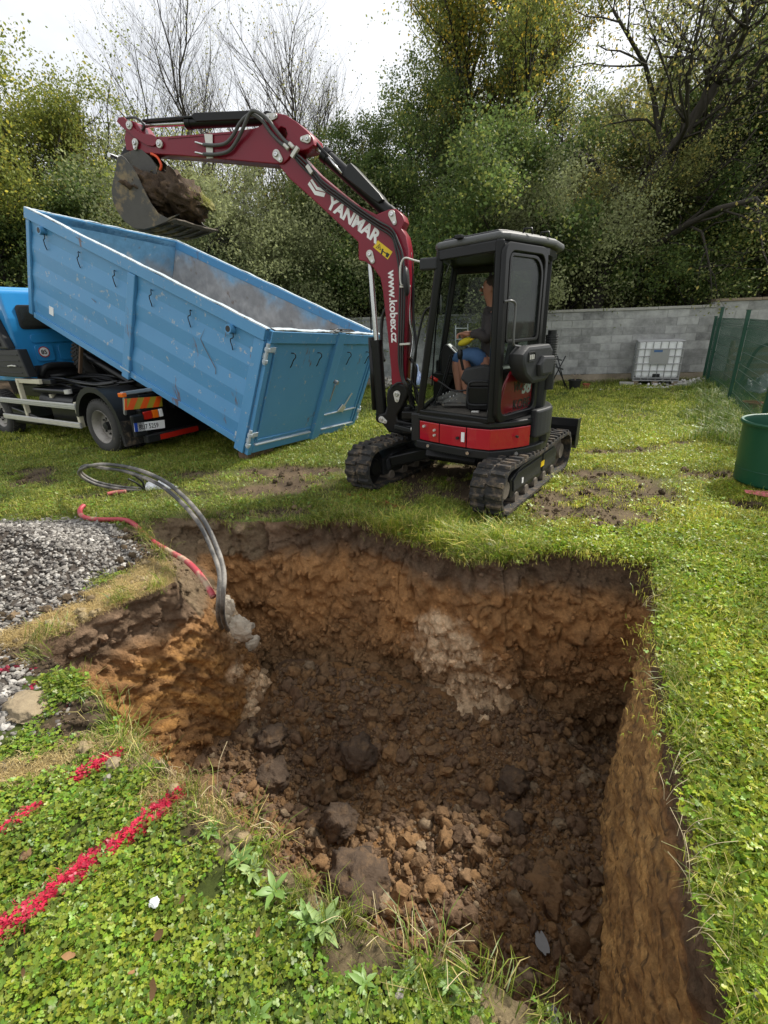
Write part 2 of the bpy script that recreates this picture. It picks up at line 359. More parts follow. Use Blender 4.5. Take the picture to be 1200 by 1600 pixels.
def baremask(x, y):
    b = blob(x, y, G2(965, 780), (1.35, .72), .9, .78)
    b = np.maximum(b, blob(x, y, G2(870, 790), (.6, .4), .8, .8, 4))
    b = np.maximum(b, blob(x, y, G2(690, 750), (1.2, .75), -.6, .85, 5))
    b = np.maximum(b, blob(x, y, G2(420, 765), (.75, .35), .1, .9, 6))
    b = np.maximum(b, blob(x, y, G2(420, 800), (.8, .16), .05, .9, 16))
    b = np.maximum(b, blob(x, y, G2(200, 840), (.42, .34), .4, 1, 7))
    b = np.maximum(b, blob(x, y, G2(150, 775), (.25, .12), .2, .9, 8))
    for q, r in (((1110, 738), .28), ((990, 650), .3), ((1010, 700), .25), ((880, 640), .25), ((450, 740), .5), ((60, 740), .4), ((620, 740), .5), ((1150, 787), .19), ((930, 705), .26), ((40, 755), .3), ((150, 700), .35), ((300, 745), .3), ((880, 690), .2), ((910, 740), .3), ((1060, 690), .2)):
        b = np.maximum(b, blob(x, y, G2(*q), (r * 1.5, r * .75), .1, 1.1, 10))
    b = np.maximum(b, blob(x, y, G2(110, 1180), (.42, .10), .35, .95, 11))      # strawy strip beside the paint line
    b = np.maximum(b, blob(x, y, G2(130, 1120), (.22, .20), .4, 1, 12))
    b = np.maximum(b, blob(x, y, G2(60, 1240), (.24, .07), .45, .7, 13))
    b = np.maximum(b, blob(x, y, G2(230, 900), (.42, .20), .9, 1, 14))
    b = np.maximum(b, blob(x, y, G2(110, 985), (.20, .10), 1.0, .9, 15))
    b = np.maximum(b, .45 * sstep(.15, .6, fbm(v3(x, y), .9, 4, 31)) * sstep(3.4, 5, y))
    # worn strip between pit and container
    b = np.maximum(b, .5 * blob(x, y, (-1.3, 5.1), (1.9, .7), .1, 1, 17))
    lg = (x < -1.25) * (y < 3.9) * (y > 2.0) * sstep(1.36, 1.22, rim_ratio(x, y) + fbm(v3(x, y), 5, 3, 18) * .10); b = np.maximum(b, lg)
    b = np.maximum(b, (y < 1.6) * (x < .6) * (x > -1.3) * .9 * sstep(1.22, 1.02, rim_ratio(x, y) + fbm(v3(x, y), 6, 4, 20) * .22))
    b = np.maximum(b, sstep(14.6, 15.2, y) * .9)
    return np.clip(b, 0, 1)
def strawmask(x, y):
    s = blob(x, y, G2(110, 1180), (.46, .10), .35, 1, 11)
    s = np.maximum(s, (y < 1.6) * (x < .6) * (x > -1.3) * .8 * sstep(1.12, 1.0, rim_ratio(x, y) + fbm(v3(x, y), 7, 4, 23) * .18))
    s = np.maximum(s, blob(x, y, G2(215, 905), (.34, .13), .95, 1, 14))
    s = np.maximum(s, (x < -1.3) * (y < 3.3) * (y > 2.25) * sstep(1.22, 1.12, rim_ratio(x, y) + fbm(v3(x, y), 4, 4, 19) * .22))
    return np.clip(s, 0, 1)
# ---- lawn sheet: rings growing outward from the rim of the pit to the horizon
ks = [0]; st = .018
while ks[-1] < 17: ks.append(ks[-1] + st); st *= 1.065 if ks[-1] < 1.2 else (1.03 if ks[-1] < 12 else 1.3)
ks += [20, 28, 45, 80, 150, 300]
dirs = (RIM - CEN) / np.linalg.norm(RIM - CEN, axis=1, keepdims=True)
ang = np.unwrap(np.arctan2(dirs[:, 1], dirs[:, 0]))
V = []; C = []
angE = np.linspace(ang[0], ang[0] + (2 * math.pi if ang[-1] > ang[0] else -2 * math.pi), NT, endpoint=False)
for k in ks:
    tt = min(1, k / 3.) ; a2 = ang * (1 - tt) + angE * tt
    base = np.linalg.norm(RIM - CEN, axis=1); base2 = base * (1 - tt) + 1.9 * tt
    V.append(np.stack([CEN[0] + np.cos(a2) * (base2 + k), CEN[1] + np.sin(a2) * (base2 + k)], 1))
V = np.concatenate(V); X, Y = V[:, 0], V[:, 1]
Z = ground_z(X, Y); bm_ = baremask(X, Y); Z = Z - bm_ * .012 * (1 + fbm(v3(X, Y), 9, 3, 61)) * (np.hypot(X - .2, Y - 2.2) > 0) + bm_ * fbm(v3(X, Y), 26, 3, 62) * .012
# track ruts in the mud patch on the right
cx, cy = G2(960, 775); rut = blob(X, Y, (cx, cy), (1.35, .72), .9, 1, 3); Z = Z + rut * .014 * np.sin((X * math.cos(.95) + Y * math.sin(.95)) * 2 * math.pi / .085 + fbm(v3(X, Y), 3, 2, 63) * 3)
Z[:NT] = RIMZ
g1 = np.array([.050, .075, .014]); g2 = np.array([.085, .105, .022]); br = np.array([.115, .082, .050]); dk = np.array([.060, .042, .027]); stw = np.array([.40, .31, .17]); red = np.array([.42, .02, .045])
def mixc(a, b, t): return a * (1 - t[:, None]) + b * t[:, None]
nn = fbm(v3(X, Y), 1.4, 4, 71) * .5 + .5; n2 = fbm(v3(X, Y), 6, 3, 72) * .5 + .5
c = mixc(g1, g2, nn); c = mixc(c, mixc(dk, br, sstep(.3, .7, n2)), np.clip(bm_ * 1.2, 0, 1)); c = mixc(c, stw, strawmask(X, Y) * .85)
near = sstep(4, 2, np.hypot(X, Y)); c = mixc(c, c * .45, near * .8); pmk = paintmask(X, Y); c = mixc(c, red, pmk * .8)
nK = len(ks); i = np.arange(NT); j = (i + 1) % NT
Fq = np.concatenate([np.stack([k * NT + i, k * NT + j, (k + 1) * NT + j, (k + 1) * NT + i], 1) for k in range(nK - 1)])
if ang[-1] > ang[0]: Fq = Fq[:, ::-1]
M['lawn'] = vcol('lawn_soil', .95, .7, 60, .2, .3)
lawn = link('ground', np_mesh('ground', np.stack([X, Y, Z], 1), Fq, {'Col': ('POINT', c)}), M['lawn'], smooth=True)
tag(lawn, 'flat green lawn with muddy patches around the square pit', kind='structure')

# ---- pit walls
NV = 112
vs = np.linspace(0, 1, NV)
top = RIM; mid = RG[:, 2:4]; bot = RG[:, 4:6]; rgh = RG[:, 6]
W3 = []
for v in vs:
    if v < .27: t = v / .27; xy = top * (1 - t) + mid * t; z = RIMZ * (1 - t) - .4 * t
    else: t = (v - .27) / .73; xy = mid * (1 - t) + bot * t; z = np.full(NT, -.4 - 1.3 * t)
    W3.append(np.stack([xy[:, 0], xy[:, 1], z], 1))
W3 = np.array(W3)                                       # (NV, NT, 3)
nrm2 = np.roll(bot, -6, 0) - np.roll(bot, 6, 0); nrm2 /= np.linalg.norm(nrm2, axis=1, keepdims=True) + 1e-9
inw = np.stack([-nrm2[:, 1], nrm2[:, 0]], 1)
if ((CEN - bot) * inw).sum() < 0: inw = -inw
P = W3.reshape(-1, 3); IN = np.tile(inw, (NV, 1)); RR = np.tile(rgh, NV); VV = np.repeat(vs, NT)
lump = np.abs(fbm(P, 3.0, 4, 81, .55)); fine = fbm(P, 14, 4, 82, .6); cr_ = fbm(P * [1, 1, .35], 5, 3, 83)
crack = -np.exp(-(cr_ / .035) ** 2) * .05
d = (lump * .24 - .05 + fine * .055 + crack) * RR
# blocky slabs in the topsoil band
d += RR * .05 * np.round(fbm(P * [1, 1, .5], 4, 2, 84) * 2.2) / 2.2 * sstep(-.75, -.35, P[:, 2])
d += sstep(.5, .1, RR) * (P[:, 0] < 0) * .045 * fine + .012 * fbm((P @ np.array([[.6, 0, .8], [0, 1, 0], [-.8, 0, .6]])) * [1.5, 1, 8], 2.5, 4, 86) + (RR < .4) * (P[:, 0] < 0) * sstep(-.5, -.3, P[:, 2]) * fbm(P, 9, 4, 87) * .06
d += (1 - RR) * (.006 * fbm(P * [1, 1, 6], 2.2, 3, 85) + .030 * fine + .05 * np.minimum(0, fbm(P * [1, 1.8, 2.2], 11, 4, 88, .65)) + .012 * fbm(P * [1, 2, 2], 22, 2, 89))           # smeared, horizontal scrape marks
d *= sstep(0, .05, VV)
# the back lip overhangs a little: undercut below the turf
d -= .05 * RR * sstep(.02, .10, VV) * sstep(.30, .12, VV)
P2 = P.copy(); P2[:, :2] += IN * d[:, None]; P2[:, 2] += fine * .02 * RR * sstep(0, .1, VV)
zz = P2[:, 2] + fbm(P, 2.2, 3, 91) * .10
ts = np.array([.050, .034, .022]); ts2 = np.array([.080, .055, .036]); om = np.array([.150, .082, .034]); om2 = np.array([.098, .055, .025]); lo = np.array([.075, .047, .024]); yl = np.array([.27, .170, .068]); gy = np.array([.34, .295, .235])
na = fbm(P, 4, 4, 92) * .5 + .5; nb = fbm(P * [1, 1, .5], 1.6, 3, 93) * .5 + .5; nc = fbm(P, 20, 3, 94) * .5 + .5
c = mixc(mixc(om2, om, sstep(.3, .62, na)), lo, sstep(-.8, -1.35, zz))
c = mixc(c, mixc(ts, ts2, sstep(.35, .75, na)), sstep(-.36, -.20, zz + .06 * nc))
px_, py_ = P[:, 0], P[:, 1]
rightw = sstep(.3, .16, RR) * (px_ > .5); nst = fbm(P * np.array([1, 1.5, 2.4]), 2.8, 6, 95, .75) * .5 + .5
c = mixc(c, mixc(np.array([.125, .075, .033]), yl, sstep(.35, .68, nst)), rightw * sstep(-.32, -.42, zz))
c = mixc(c, ts * .8, rightw * sstep(.56, .66, fbm(P * np.array([1, 1.6, 3.]), 13, 4, 96, .65) * .5 + .5) * .85)
leftw = (px_ < -.9) * sstep(.72, .5, RR); c = mixc(c, mixc(np.array([.080, .044, .019]), np.array([.165, .090, .030]), sstep(.36, .66, fbm((P @ np.array([[.6, 0, .8], [0, 1, 0], [-.8, 0, .6]])) * [1.2, 1, 7], 3, 5, 97, .65) * .5 + .5)), leftw * sstep(-.35, -.48, zz))
def near3(p, q, r): return np.sqrt((((P - np.array(p)) / np.array(r)) ** 2).sum(1))
def wallpt(x, y, t=.5):   # where the photo pixel meets the wall sheet
    d0 = ray(x, y); dd = np.array(d0); o = np.array(CAM); r = P2 - o; s = r @ dd / (dd @ dd); e = np.linalg.norm(r - s[:, None] * dd, axis=1) + (s < .5) * 9; k = np.argsort(e)[:30]; return P2[k[np.argmin(np.linalg.norm(P2[k] - o, axis=1))]]
for (q, r, s_) in (((690, 1015), (.40, .3, .26), .95), ((715, 1090), (.44, .3, .30), .75), ((355, 930), (.12, .12, .16), 1), ((366, 975), (.15, .15, .22), 1), ((405, 1095), (.09, .3, .30), .8), ((395, 1005), (.10, .2, .14), .8), ((372, 1050), (.04, .2, .10), .9)):
    wp = wallpt(*q); e = near3(wp, None, r) + fbm(P, 7, 5, 98, .7) * .9; c = mixc(c, gy * np.array([.86, .77, .65]) * (.5 + .9 * nc[:, None]), sstep(1.15, .5, e) * s_ * sstep(.25, .6, fbm(P, 26, 3, 99) * .5 + .62))
c = mixc(c, mixc(ts, np.array([.10, .08, .05]), nc), sstep(.9, 1.0, RR * 0 + (px_ < -1.15) * (P[:, 1] > 3.0) * sstep(-.5, -.3, zz)) * .8)
i = np.arange(NT); j = (i + 1) % NT
Fw = np.concatenate([np.stack([k * NT + i, (k + 1) * NT + i, (k + 1) * NT + j, k * NT + j], 1) for k in range(NV - 1)])
M['soil'] = vcol('pit_soil', .93, 1., 55, .25, .4, bdist=.02)
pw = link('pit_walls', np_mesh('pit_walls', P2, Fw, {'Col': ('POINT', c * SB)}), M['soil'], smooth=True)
tag(pw, 'layered brown earth walls of the open pit', kind='structure')
WALLP = P2; WALLC = c
# ---- pit floor
gx, gy_ = np.arange(-1.75, 2.15, .022), np.arange(.25, 3.85, .022)
GX, GY = [a.ravel() for a in np.meshgrid(gx, gy_)]
def poly_in(x, y, poly):
    ins = np.zeros(len(x), bool); n = len(poly); jj = n - 1
    for a in range(n):
        xi, yi = poly[a]; xj, yj = poly[jj]
        cond = ((yi > y) != (yj > y)) & (x < (xj - xi) * (y - yi) / (yj - yi + 1e-12) + xi); ins ^= cond; jj = a
    return ins
def floor_z(x, y):
    q = v3(x, y); z = -1.60 + fbm(q, 1.3, 3, 101) * .10 + fbm(q, 5, 4, 102, .6) * .06
    z += .42 * sstep(2.35, 3.35, y + .12 * x) * sstep(1.5, .9, np.abs(x - .2)) + .30 * sstep(-.55, -1.35, x) * sstep(1.4, 2.2, y)
    z -= .10 * np.exp(-((x - .75) ** 2 + (y - 1.35) ** 2) / .12)
    return z
FZ = floor_z(GX, GY)
nn = fbm(v3(GX, GY), 3, 4, 103) * .5 + .5; nx = len(gx); ny = len(gy_)
fc = mixc(np.array([.045, .029, .018]), np.array([.085, .047, .02]), sstep(.3, .7, nn))
ii, jj = np.meshgrid(np.arange(nx - 1), np.arange(ny - 1)); a = (jj * nx + ii).ravel()
bpoly = CEN + (bot - CEN) * 1.07
keep = poly_in(GX[a], GY[a], bpoly[::4]); a = a[keep]
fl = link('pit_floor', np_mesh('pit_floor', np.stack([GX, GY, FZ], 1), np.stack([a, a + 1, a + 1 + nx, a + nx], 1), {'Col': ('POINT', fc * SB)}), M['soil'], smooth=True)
tag(fl, 'loose brown earth at the bottom of the pit', kind='structure')

# ================================================================== instanced stuff (soil crumbs, gravel, grass)
PROTO = bpy.data.collections.new('prototypes')
def protos(prefix, meshes, mt):
    c_ = bpy.data.collections.new(prefix)
    for k, me in enumerate(meshes):
        o = bpy.data.objects.new('%s_%02d' % (prefix, k), me); me.materials.clear(); me.materials.append(mt); c_.objects.link(o)
    return c_
def scatter(name, coll, pts, rots, scl, idx, attrs, label, cat=None):
    me = bpy.data.meshes.new(name); n = len(pts)
    me.vertices.add(n); me.vertices.foreach_set('co', np.asarray(pts, np.float32).ravel())
    def at(nm, ty, arr, key):
        q = me.attributes.new(nm, ty, 'POINT'); q.data.foreach_set(key, np.ascontiguousarray(arr).ravel())
    at('rot', 'FLOAT_VECTOR', np.asarray(rots, np.float32), 'vector'); at('scl', 'FLOAT_VECTOR', np.asarray(scl, np.float32), 'vector'); at('idx', 'INT', np.asarray(idx, np.int32), 'value')
    for k, a_ in attrs.items():
        a_ = np.asarray(a_, np.float32)
        if a_.ndim == 1: at(k, 'FLOAT', a_, 'value')
        else: at(k, 'FLOAT_VECTOR', a_, 'vector')
    o = link(name, me, None)
    ng = bpy.data.node_groups.new(name, 'GeometryNodeTree'); ng.interface.new_socket('Geometry', in_out='INPUT', socket_type='NodeSocketGeometry'); ng.interface.new_socket('Geometry', in_out='OUTPUT', socket_type='NodeSocketGeometry')
    gi = ng.nodes.new('NodeGroupInput'); go = ng.nodes.new('NodeGroupOutput'); ip = ng.nodes.new('GeometryNodeInstanceOnPoints'); ci = ng.nodes.new('GeometryNodeCollectionInfo')
    mp_ = ng.nodes.new('GeometryNodeMeshToPoints')
    ci.inputs['Collection'].default_value = coll; ci.inputs['Separate Children'].default_value = True; ci.inputs['Reset Children'].default_value = True
    def na_(nm, ty):
        q = ng.nodes.new('GeometryNodeInputNamedAttribute'); q.data_type = ty; q.inputs['Name'].default_value = nm; return [s_ for s_ in q.outputs if s_.enabled and s_.name == 'Attribute'][0]
    K = ng.links.new; K(gi.outputs[0], ip.inputs['Points']); K(ci.outputs[0], ip.inputs['Instance']); ip.inputs['Pick Instance'].default_value = True
    K(na_('idx', 'INT'), ip.inputs['Instance Index']); K(na_('rot', 'FLOAT_VECTOR'), ip.inputs['Rotation']); K(na_('scl', 'FLOAT_VECTOR'), ip.inputs['Scale']); K(ip.outputs[0], go.inputs[0])
    md = o.modifiers.new('scatter', 'NODES'); md.node_group = ng
    return tag(o, label, cat, kind='stuff')
def lump_mesh(name, seed, sub=2, amp=.35, flat=1., blocky=.3, cols=None, fq=1.1):
    bm = bmesh.new(); bmesh.ops.create_icosphere(bm, subdivisions=sub, radius=1)
    A = np.array([v.co[:] for v in bm.verts]); n = fbm(A + seed * 7.7, fq, 3, seed, .6)
    cell = np.round(A * 1.6 + fbm(A + seed, 1.5, 1, seed)[:, None]) / 1.6
    A = A * (1 + n[:, None] * amp * 1.6); A = A * (1 - blocky) + cell * blocky; A[:, 2] *= flat; A *= (1 + fbm(A + seed * 3.1, 5., 3, seed + 50, .6) * .22)[:, None]
    for v, p in zip(bm.verts, A): v.co = p
    me = bpy.data.meshes.new(name); bm.to_mesh(me); bm.free()
    if sub > 2 or (sub > 1 and seed % 3 == 0): me.shade_smooth()
    if cols is not None:
        at_ = me.color_attributes.new('Col', 'FLOAT_COLOR', 'POINT'); at_.data.foreach_set('color', np.tile(np.array(list(cols) + [1], np.float32), len(me.vertices)))
    return me
M['crumb'] = vcol('soil_crumb', .93, .9, 70, .3, .45, inst=(.1, .1, .1), bdist=.012)
cp = protos('soil_crumb', [lump_mesh('soil_crumb_%d' % k, k + 1, 3 if k < 6 else 2, .50, .80, .25 + .12 * (k % 4), (1, 1, 1), 2.6) for k in range(12)], M['crumb'])
# crumbs over the pit floor and heaped against the foot of the walls
n = 44000
x = RNG.uniform(-1.6, 2.0, n); y = RNG.uniform(.4, 3.7, n); ok = poly_in(x, y, (CEN + (bot - CEN) * 1.02)[::4]); x, y = x[ok], y[ok]; n = len(x)
s = np.clip(.0085 * RNG.pareto(2.3, n) + .006, .006, .055); s *= np.where(RNG.random(n) < .5, .8, 1.15)
z = floor_z(x, y) + s * RNG.uniform(-.25, .35, n)
tone = RNG.random(n)[:, None]; nz_ = (fbm(v3(x, y), 2.2, 3, 113) * .5 + .5)[:, None]
cA = np.array([.070, .044, .026]); cB = np.array([.115, .066, .030]); cC = np.array([.085, .052, .027]); cD = np.array([.11, .08, .05])
tint = np.where(tone < .35, cA, np.where(tone < .62, cC, np.where(tone < .93, cB * .85, cD))) * (1.45 + .95 * nz_)
scatter('soil_crumbs', cp, np.stack([x, y, z], 1), RNG.uniform(0, 6.28, (n, 3)), s[:, None] * RNG.uniform(.6, 1.35, (n, 3)), RNG.integers(0, 12, n), {'paint': np.zeros(n), 'tint': tint}, 'loose crumbs and clods of brown soil covering the pit bottom')
# crumbs clinging to the rough walls
wi = RNG.integers(0, len(WALLP), 26000); ok = ((np.tile(rgh, NV)[wi] > .35) | ((WALLP[wi, 0] < -.5) & (RNG.random(len(wi)) < .25))) & (WALLP[wi, 2] < -.12) & (WALLP[wi, 2] > -1.62); wi = wi[ok]; n = len(wi)
keepn = RNG.random(n) < np.where(WALLP[wi, 2] < -.8, 1, .45); wi = wi[keepn]; n = len(wi)
s = np.clip(.006 * RNG.pareto(2.3, n) + .005, .005, .04) * np.where(WALLP[wi, 2] < -.9, 1.25, .8); tint = SB * WALLC[wi] * RNG.uniform(.75, 1.3, (n, 1))
scatter('wall_crumbs', cp, WALLP[wi], RNG.uniform(0, 6.28, (n, 3)), s[:, None] * RNG.uniform(.6, 1.35, (n, 3)), RNG.integers(0, 12, n), {'paint': np.zeros(n), 'tint': tint}, 'crumbs of earth clinging to the rough pit walls')
# crumbs on the bare patches of the lawn
n = 60000; x = RNG.uniform(-5, 4.5, n); y = RNG.uniform(.6, 8, n); b_ = baremask(x, y); out = ~poly_in(x, y, RIM[::4]); ok = out & (RNG.random(n) < b_ ** 2 * np.where(y < 4.5, .75, .18)); x, y = x[ok], y[ok]; n = len(x)
s = np.clip(.006 * RNG.pareto(2.2, n) + .005, .005, .032); tint = np.array([.12, .085, .05]) * RNG.uniform(.5, 1.5, (n, 1)); sm = strawmask(x, y); tint = mixc(tint, stw * .8, sm * .8)
scatter('ground_crumbs', cp, np.stack([x, y, ground_z(x, y) + s * .2], 1), RNG.uniform(0, 6.28, (n, 3)), s[:, None] * RNG.uniform(.7, 1.3, (n, 3)), RNG.integers(0, 12, n), {'paint': paintmask(x, y) * 0, 'tint': tint}, 'crumbs of soil strewn over the bare patches of the lawn')

# ---- gravel heap
HC = (-3.0, 2.55); HR = 1.62
def heap_r(x, y):
    r = np.hypot(x - HC[0], (y - HC[1]) * .84) / HR + fbm(v3(x, y), 1.6, 3, 121) * .10
    return np.maximum(r, 1.0 + (1.09 + .10 * sstep(2.1, 2.5, y) + .16 * fbm(v3(x, y), 2.6, 4, 123) - rim_ratio(x, y)) * 1.3)
def heap_z(x, y):
    r = heap_r(x, y)
    return .50 * sstep(0, 1.25, np.clip(1 - r, 0, 1)) * 1.35 + fbm(v3(x, y), 7, 2, 122) * .008 + ground_z(x, y) - .02
hx, hy = np.meshgrid(np.arange(-4.9, -1.2, .04), np.arange(.9, 4.6, .04)); HX, HY = hx.ravel(), hy.ravel(); hz = heap_z(HX, HY)
nyy, nxx = hx.shape; ii, jj = np.meshgrid(np.arange(nxx - 1), np.arange(nyy - 1)); a = (jj * nxx + ii).ravel()
rr_ = heap_r(HX, HY)
a = a[(rr_[a] < 1.0) & ~poly_in(HX[a] + .02, HY[a] + .02, (CEN + (RIM - CEN) * 1.03)[::4])]
hp = link('gravel_bed', np_mesh('gravel_bed', np.stack([HX, HY, hz], 1), np.stack([a, a + 1, a + 1 + nxx, a + nxx], 1), {'Col': ('POINT', np.tile([.06, .05, .042], (len(HX), 1)))}), M['lawn'], smooth=True)
tag(hp, 'dark bed under the grey gravel heap left of the pit', kind='stuff')
M['gravel'] = vcol('gravel_stone', .75, .4, 120, .35, .3, inst=(.72, .03, .12))
gpz = protos('gravel_stone', [lump_mesh('gravel_stone_%d' % k, 40 + k, 2 if k < 5 else 1, .25, .62, .45, (1, 1, 1)) for k in range(10)], M['gravel'])
n = 56000; x = RNG.uniform(-4.9, -1.2, n); y = RNG.uniform(.9, 4.6, n); r = heap_r(x, y)
ok = (RNG.random(n) < np.where(r < .97, 1, np.exp(-(r - .97) * 26))) & ~poly_in(x, y, (CEN + (RIM - CEN) * 1.04)[::4]) & (r < 1.2); x, y, r = x[ok], y[ok], r[ok]; n = len(x)
s = RNG.uniform(.008, .0125, n) * RNG.choice([.85, 1.1, 1.55], n, p=[.4, .4, .2]); tn_ = RNG.random((n, 1)); tint = np.where(tn_ < .3, [.09, .08, .072], np.where(tn_ < .75, [.20, .185, .165], [.36, .34, .31])) * RNG.uniform(.8, 1.15, (n, 1))
gpaint = np.zeros(n)
for q in ((62, 917 + 125), (20, 1047), (58, 1068), (8, 1058), (78, 1086), (92, 1098)):
    gq = G2(*q); gpaint = np.maximum(gpaint, (np.hypot(x - gq[0], y - gq[1]) < .04 * RNG.uniform(.5, 1.3, n)) * 1.)
scatter('gravel_stones', gpz, np.stack([x, y, heap_z(x, y) + s * RNG.uniform(.1, .9, n)], 1), RNG.uniform(-.7, .7, (n, 3)) * [1, 1, 9], s[:, None] * RNG.uniform(.75, 1.3, (n, 3)), RNG.integers(0, 10, n), {'paint': gpaint, 'tint': tint}, 'grey crushed gravel heaped beside the pit, a few stones sprayed red')

# ---- grass and clover
def blade_patch(name, size, nb, hmin, hmax, wd, seed, lean=.5, cols=((.15, .215, .045), (.29, .335, .095), (.44, .42, .20)), pcol=(.5, .42, .08), clover=0, cr=(.006, .011), flow=None):
    r = np.random.default_rng(seed); V = []; F4 = []; Cc = []; k = 0
    for _ in range(nb):
        x0, y0 = r.normal(0, size * .36, 2) if size < .3 else r.uniform(-size / 2, size / 2, 2); h = r.uniform(hmin, hmax); a = r.uniform(0, 6.28) if flow is None else flow + r.normal(0, .5); ln = r.uniform(.15, 1) * lean * h; w_ = wd * r.uniform(.6, 1.3)
        dx, dy = math.cos(a), math.sin(a); sx, sy = -dy * w_, dx * w_
        pts = [(x0, y0, -.004, 1), (x0 + dx * ln * .35, y0 + dy * ln * .35, h * .62, .85), (x0 + dx * ln, y0 + dy * ln, h * (1 - .25 * lean), .25)]
        col = np.array(cols[r.choice(3, p=pcol)]) * r.uniform(.7, 1.25)
        for (px, py, pz, f) in pts: V += [(px - sx * f, py - sy * f, pz), (px + sx * f, py + sy * f, pz)]; Cc += [col * (.75 + .5 * pz / hmax)] * 2
        F4 += [(k, k + 1, k + 3, k + 2), (k + 2, k + 3, k + 5, k + 4)]; k += 6
    for _ in range(clover):
        x0, y0 = r.uniform(-size / 2, size / 2, 2); h = r.uniform(hmin * .35, hmax * .75); a0 = r.uniform(0, 6.28); rad = r.uniform(*cr); tl = r.normal(0, .35, 2)
        col = np.array([.105, .195, .032]) * r.uniform(.6, 1.5) * np.array([r.uniform(.8, 1.5), 1, r.uniform(.8, 1.3)])
        for q in range(3):
            a = a0 + q * 2.094; cx_, cy_ = x0 + math.cos(a) * rad * .95, y0 + math.sin(a) * rad * .95
            ring = [(-1, 0, 0), (-.35, .8, .12), (.55, .75, .2), (.95, 0, .1), (.55, -.75, .2), (-.35, -.8, .12)]
            ids = []
            for (u, v_, zz_) in ring:
                px = cx_ + (u * math.cos(a) - v_ * math.sin(a)) * rad; py = cy_ + (u * math.sin(a) + v_ * math.cos(a)) * rad
                V.append((px, py, h + zz_ * rad + (px - x0) * tl[0] + (py - y0) * tl[1])); Cc.append(col); ids.append(k); k += 1
            F4 += [(ids[0], ids[1], ids[2], ids[3]), (ids[0], ids[3], ids[4], ids[5])]
    return np_mesh(name, V, F4, {'Col': ('POINT', np.array(Cc))})
M['leaf'] = vcol('grass_blade', .42, 0, 60, .5, .15, transl=.42, inst=(.62, .02, .075))
clv = protos('clover_turf', [blade_patch('clover_turf_%d' % k, .10, 16, .012, .035, .0011, 200 + k, .9, clover=36, cr=(.0038, .0068)) for k in range(8)], M['leaf'])
grs = protos('grass_turf', [blade_patch('grass_turf_%d' % k, .22, 190, .018, .05, .0016, 300 + k, 1.0, clover=22, cr=(.005, .008)) for k in range(6)], M['leaf'])
far = protos('far_turf', [blade_patch('far_turf_%d' % k, .5, 260, .02, .055, .0042, 400 + k, 1.0) for k in range(6)], M['leaf'])
tuf = protos('grass_tuft', [blade_patch('grass_tuft_%d' % k, .11, 46, .05, .15, .0016, 500 + k, 1.1, cols=((.10, .17, .02), (.21, .27, .04), (.48, .42, .20)), pcol=(.4, .4, .2)) for k in range(6)], M['leaf'])
tiny = protos('tiny_turf', [blade_patch('tiny_turf_%d' % k, .030, 16, .008, .024, .0013, 600 + k, .9, clover=7, cr=(.0026, .0048)) for k in range(6)], M['leaf'])
RIMP = RIM[::4]
def put(name, coll, x, y, nproto, smin, smax, dens, label, tintf=None, zoff=0, painted=False, ids=None, hz=1., tilt=.12):
    ins = poly_in(x, y, RIMP); rr2 = heap_r(x, y)
    ok = ~ins & (rr2 > .97) & (RNG.random(len(x)) < dens); x, y = x[ok], y[ok]; n = len(x)
    s = RNG.uniform(smin, smax, n); rot = RNG.normal(0, tilt, (n, 3)); rot[:, 2] = RNG.uniform(0, 6.28, n)
    nA = (fbm(v3(x, y), 1.1, 3, 131) * .5 + .5)[:, None]; nB = (fbm(v3(x, y), 4.5, 3, 132) * .5 + .5)[:, None]
    tint = np.array([.85, .9, .75]) * (1 - nA) + np.array([1.35, 1.18, .9]) * nA; tint = tint * (.7 + .6 * nB) * RNG.uniform(.85, 1.15, (n, 1))
    if tintf is not None: tint = tint * tintf(x, y)
    pk = np.clip(paintmask(x, y) * 1.35 + RNG.normal(-.10, .25, n), 0, .97) * (RNG.random(n) > .14) if painted else np.zeros(n)
    if painted: tint = np.where(pk[:, None] > 0, RNG.uniform(.6, 1.25, (n, 1)), tint)
    return scatter(name, coll, np.stack([x, y, ground_z(x, y) - .002 + zoff], 1), rot, np.stack([s, s, s * RNG.uniform(.7, 1.2, n) * hz], 1), RNG.integers(0, nproto, n), {'paint': pk, 'tint': tint}, label)
def dens_at(x, y, base=1.): return np.clip(base * (1 - baremask(x, y) * 1.05) * (1 - (paintmask(x, y) > .3)), 0, 1)
n = 6400; x = RNG.uniform(-2.6, 1.0, n); y = RNG.uniform(.25, 2.4, n); left = (x < .55) & (y < 2.4)
put('clover_lawn', clv, x[left], y[left], 8, .68, 1.05, dens_at(x[left], y[left]), 'dense clover and short grass in the near left foreground', tintf=lambda x, y: np.array([[1.22, 1.20, .82]]))
n = 8200; x = RNG.uniform(.55, 3.2, n); y = RNG.uniform(.3, 3.6, n)
put('grass_edge', clv, x, y, 8, .85, 1.2, dens_at(x, y), 'sunlit grass and clover along the right edge of the pit', tintf=lambda x, y: np.array([[1.85, 1.62, 1.0]]), hz=1.5)  # bright sunlit look of this side is put into the tint
n = 9000; x = RNG.uniform(-6, 6, n); y = RNG.uniform(1.2, 7.6, n); ok = ~((y < 2.4) & (x < .8)) & (np.abs(x) < y * 1.05 + 1); x, y = x[ok], y[ok]
put('mid_lawn', grs, x, y, 6, .8, 1.25, dens_at(x, y, 1.) * np.where(baremask(x, y) > .2, .6, 1), 'short uneven lawn between the pit and the machines', tintf=lambda x, y: np.where(x[:, None] > 1.2, np.array([[1.75, 1.6, 1.0]]), np.array([[1.25, 1.18, .95]])))  # right part tinted brighter: strong light there is painted into the grass colour
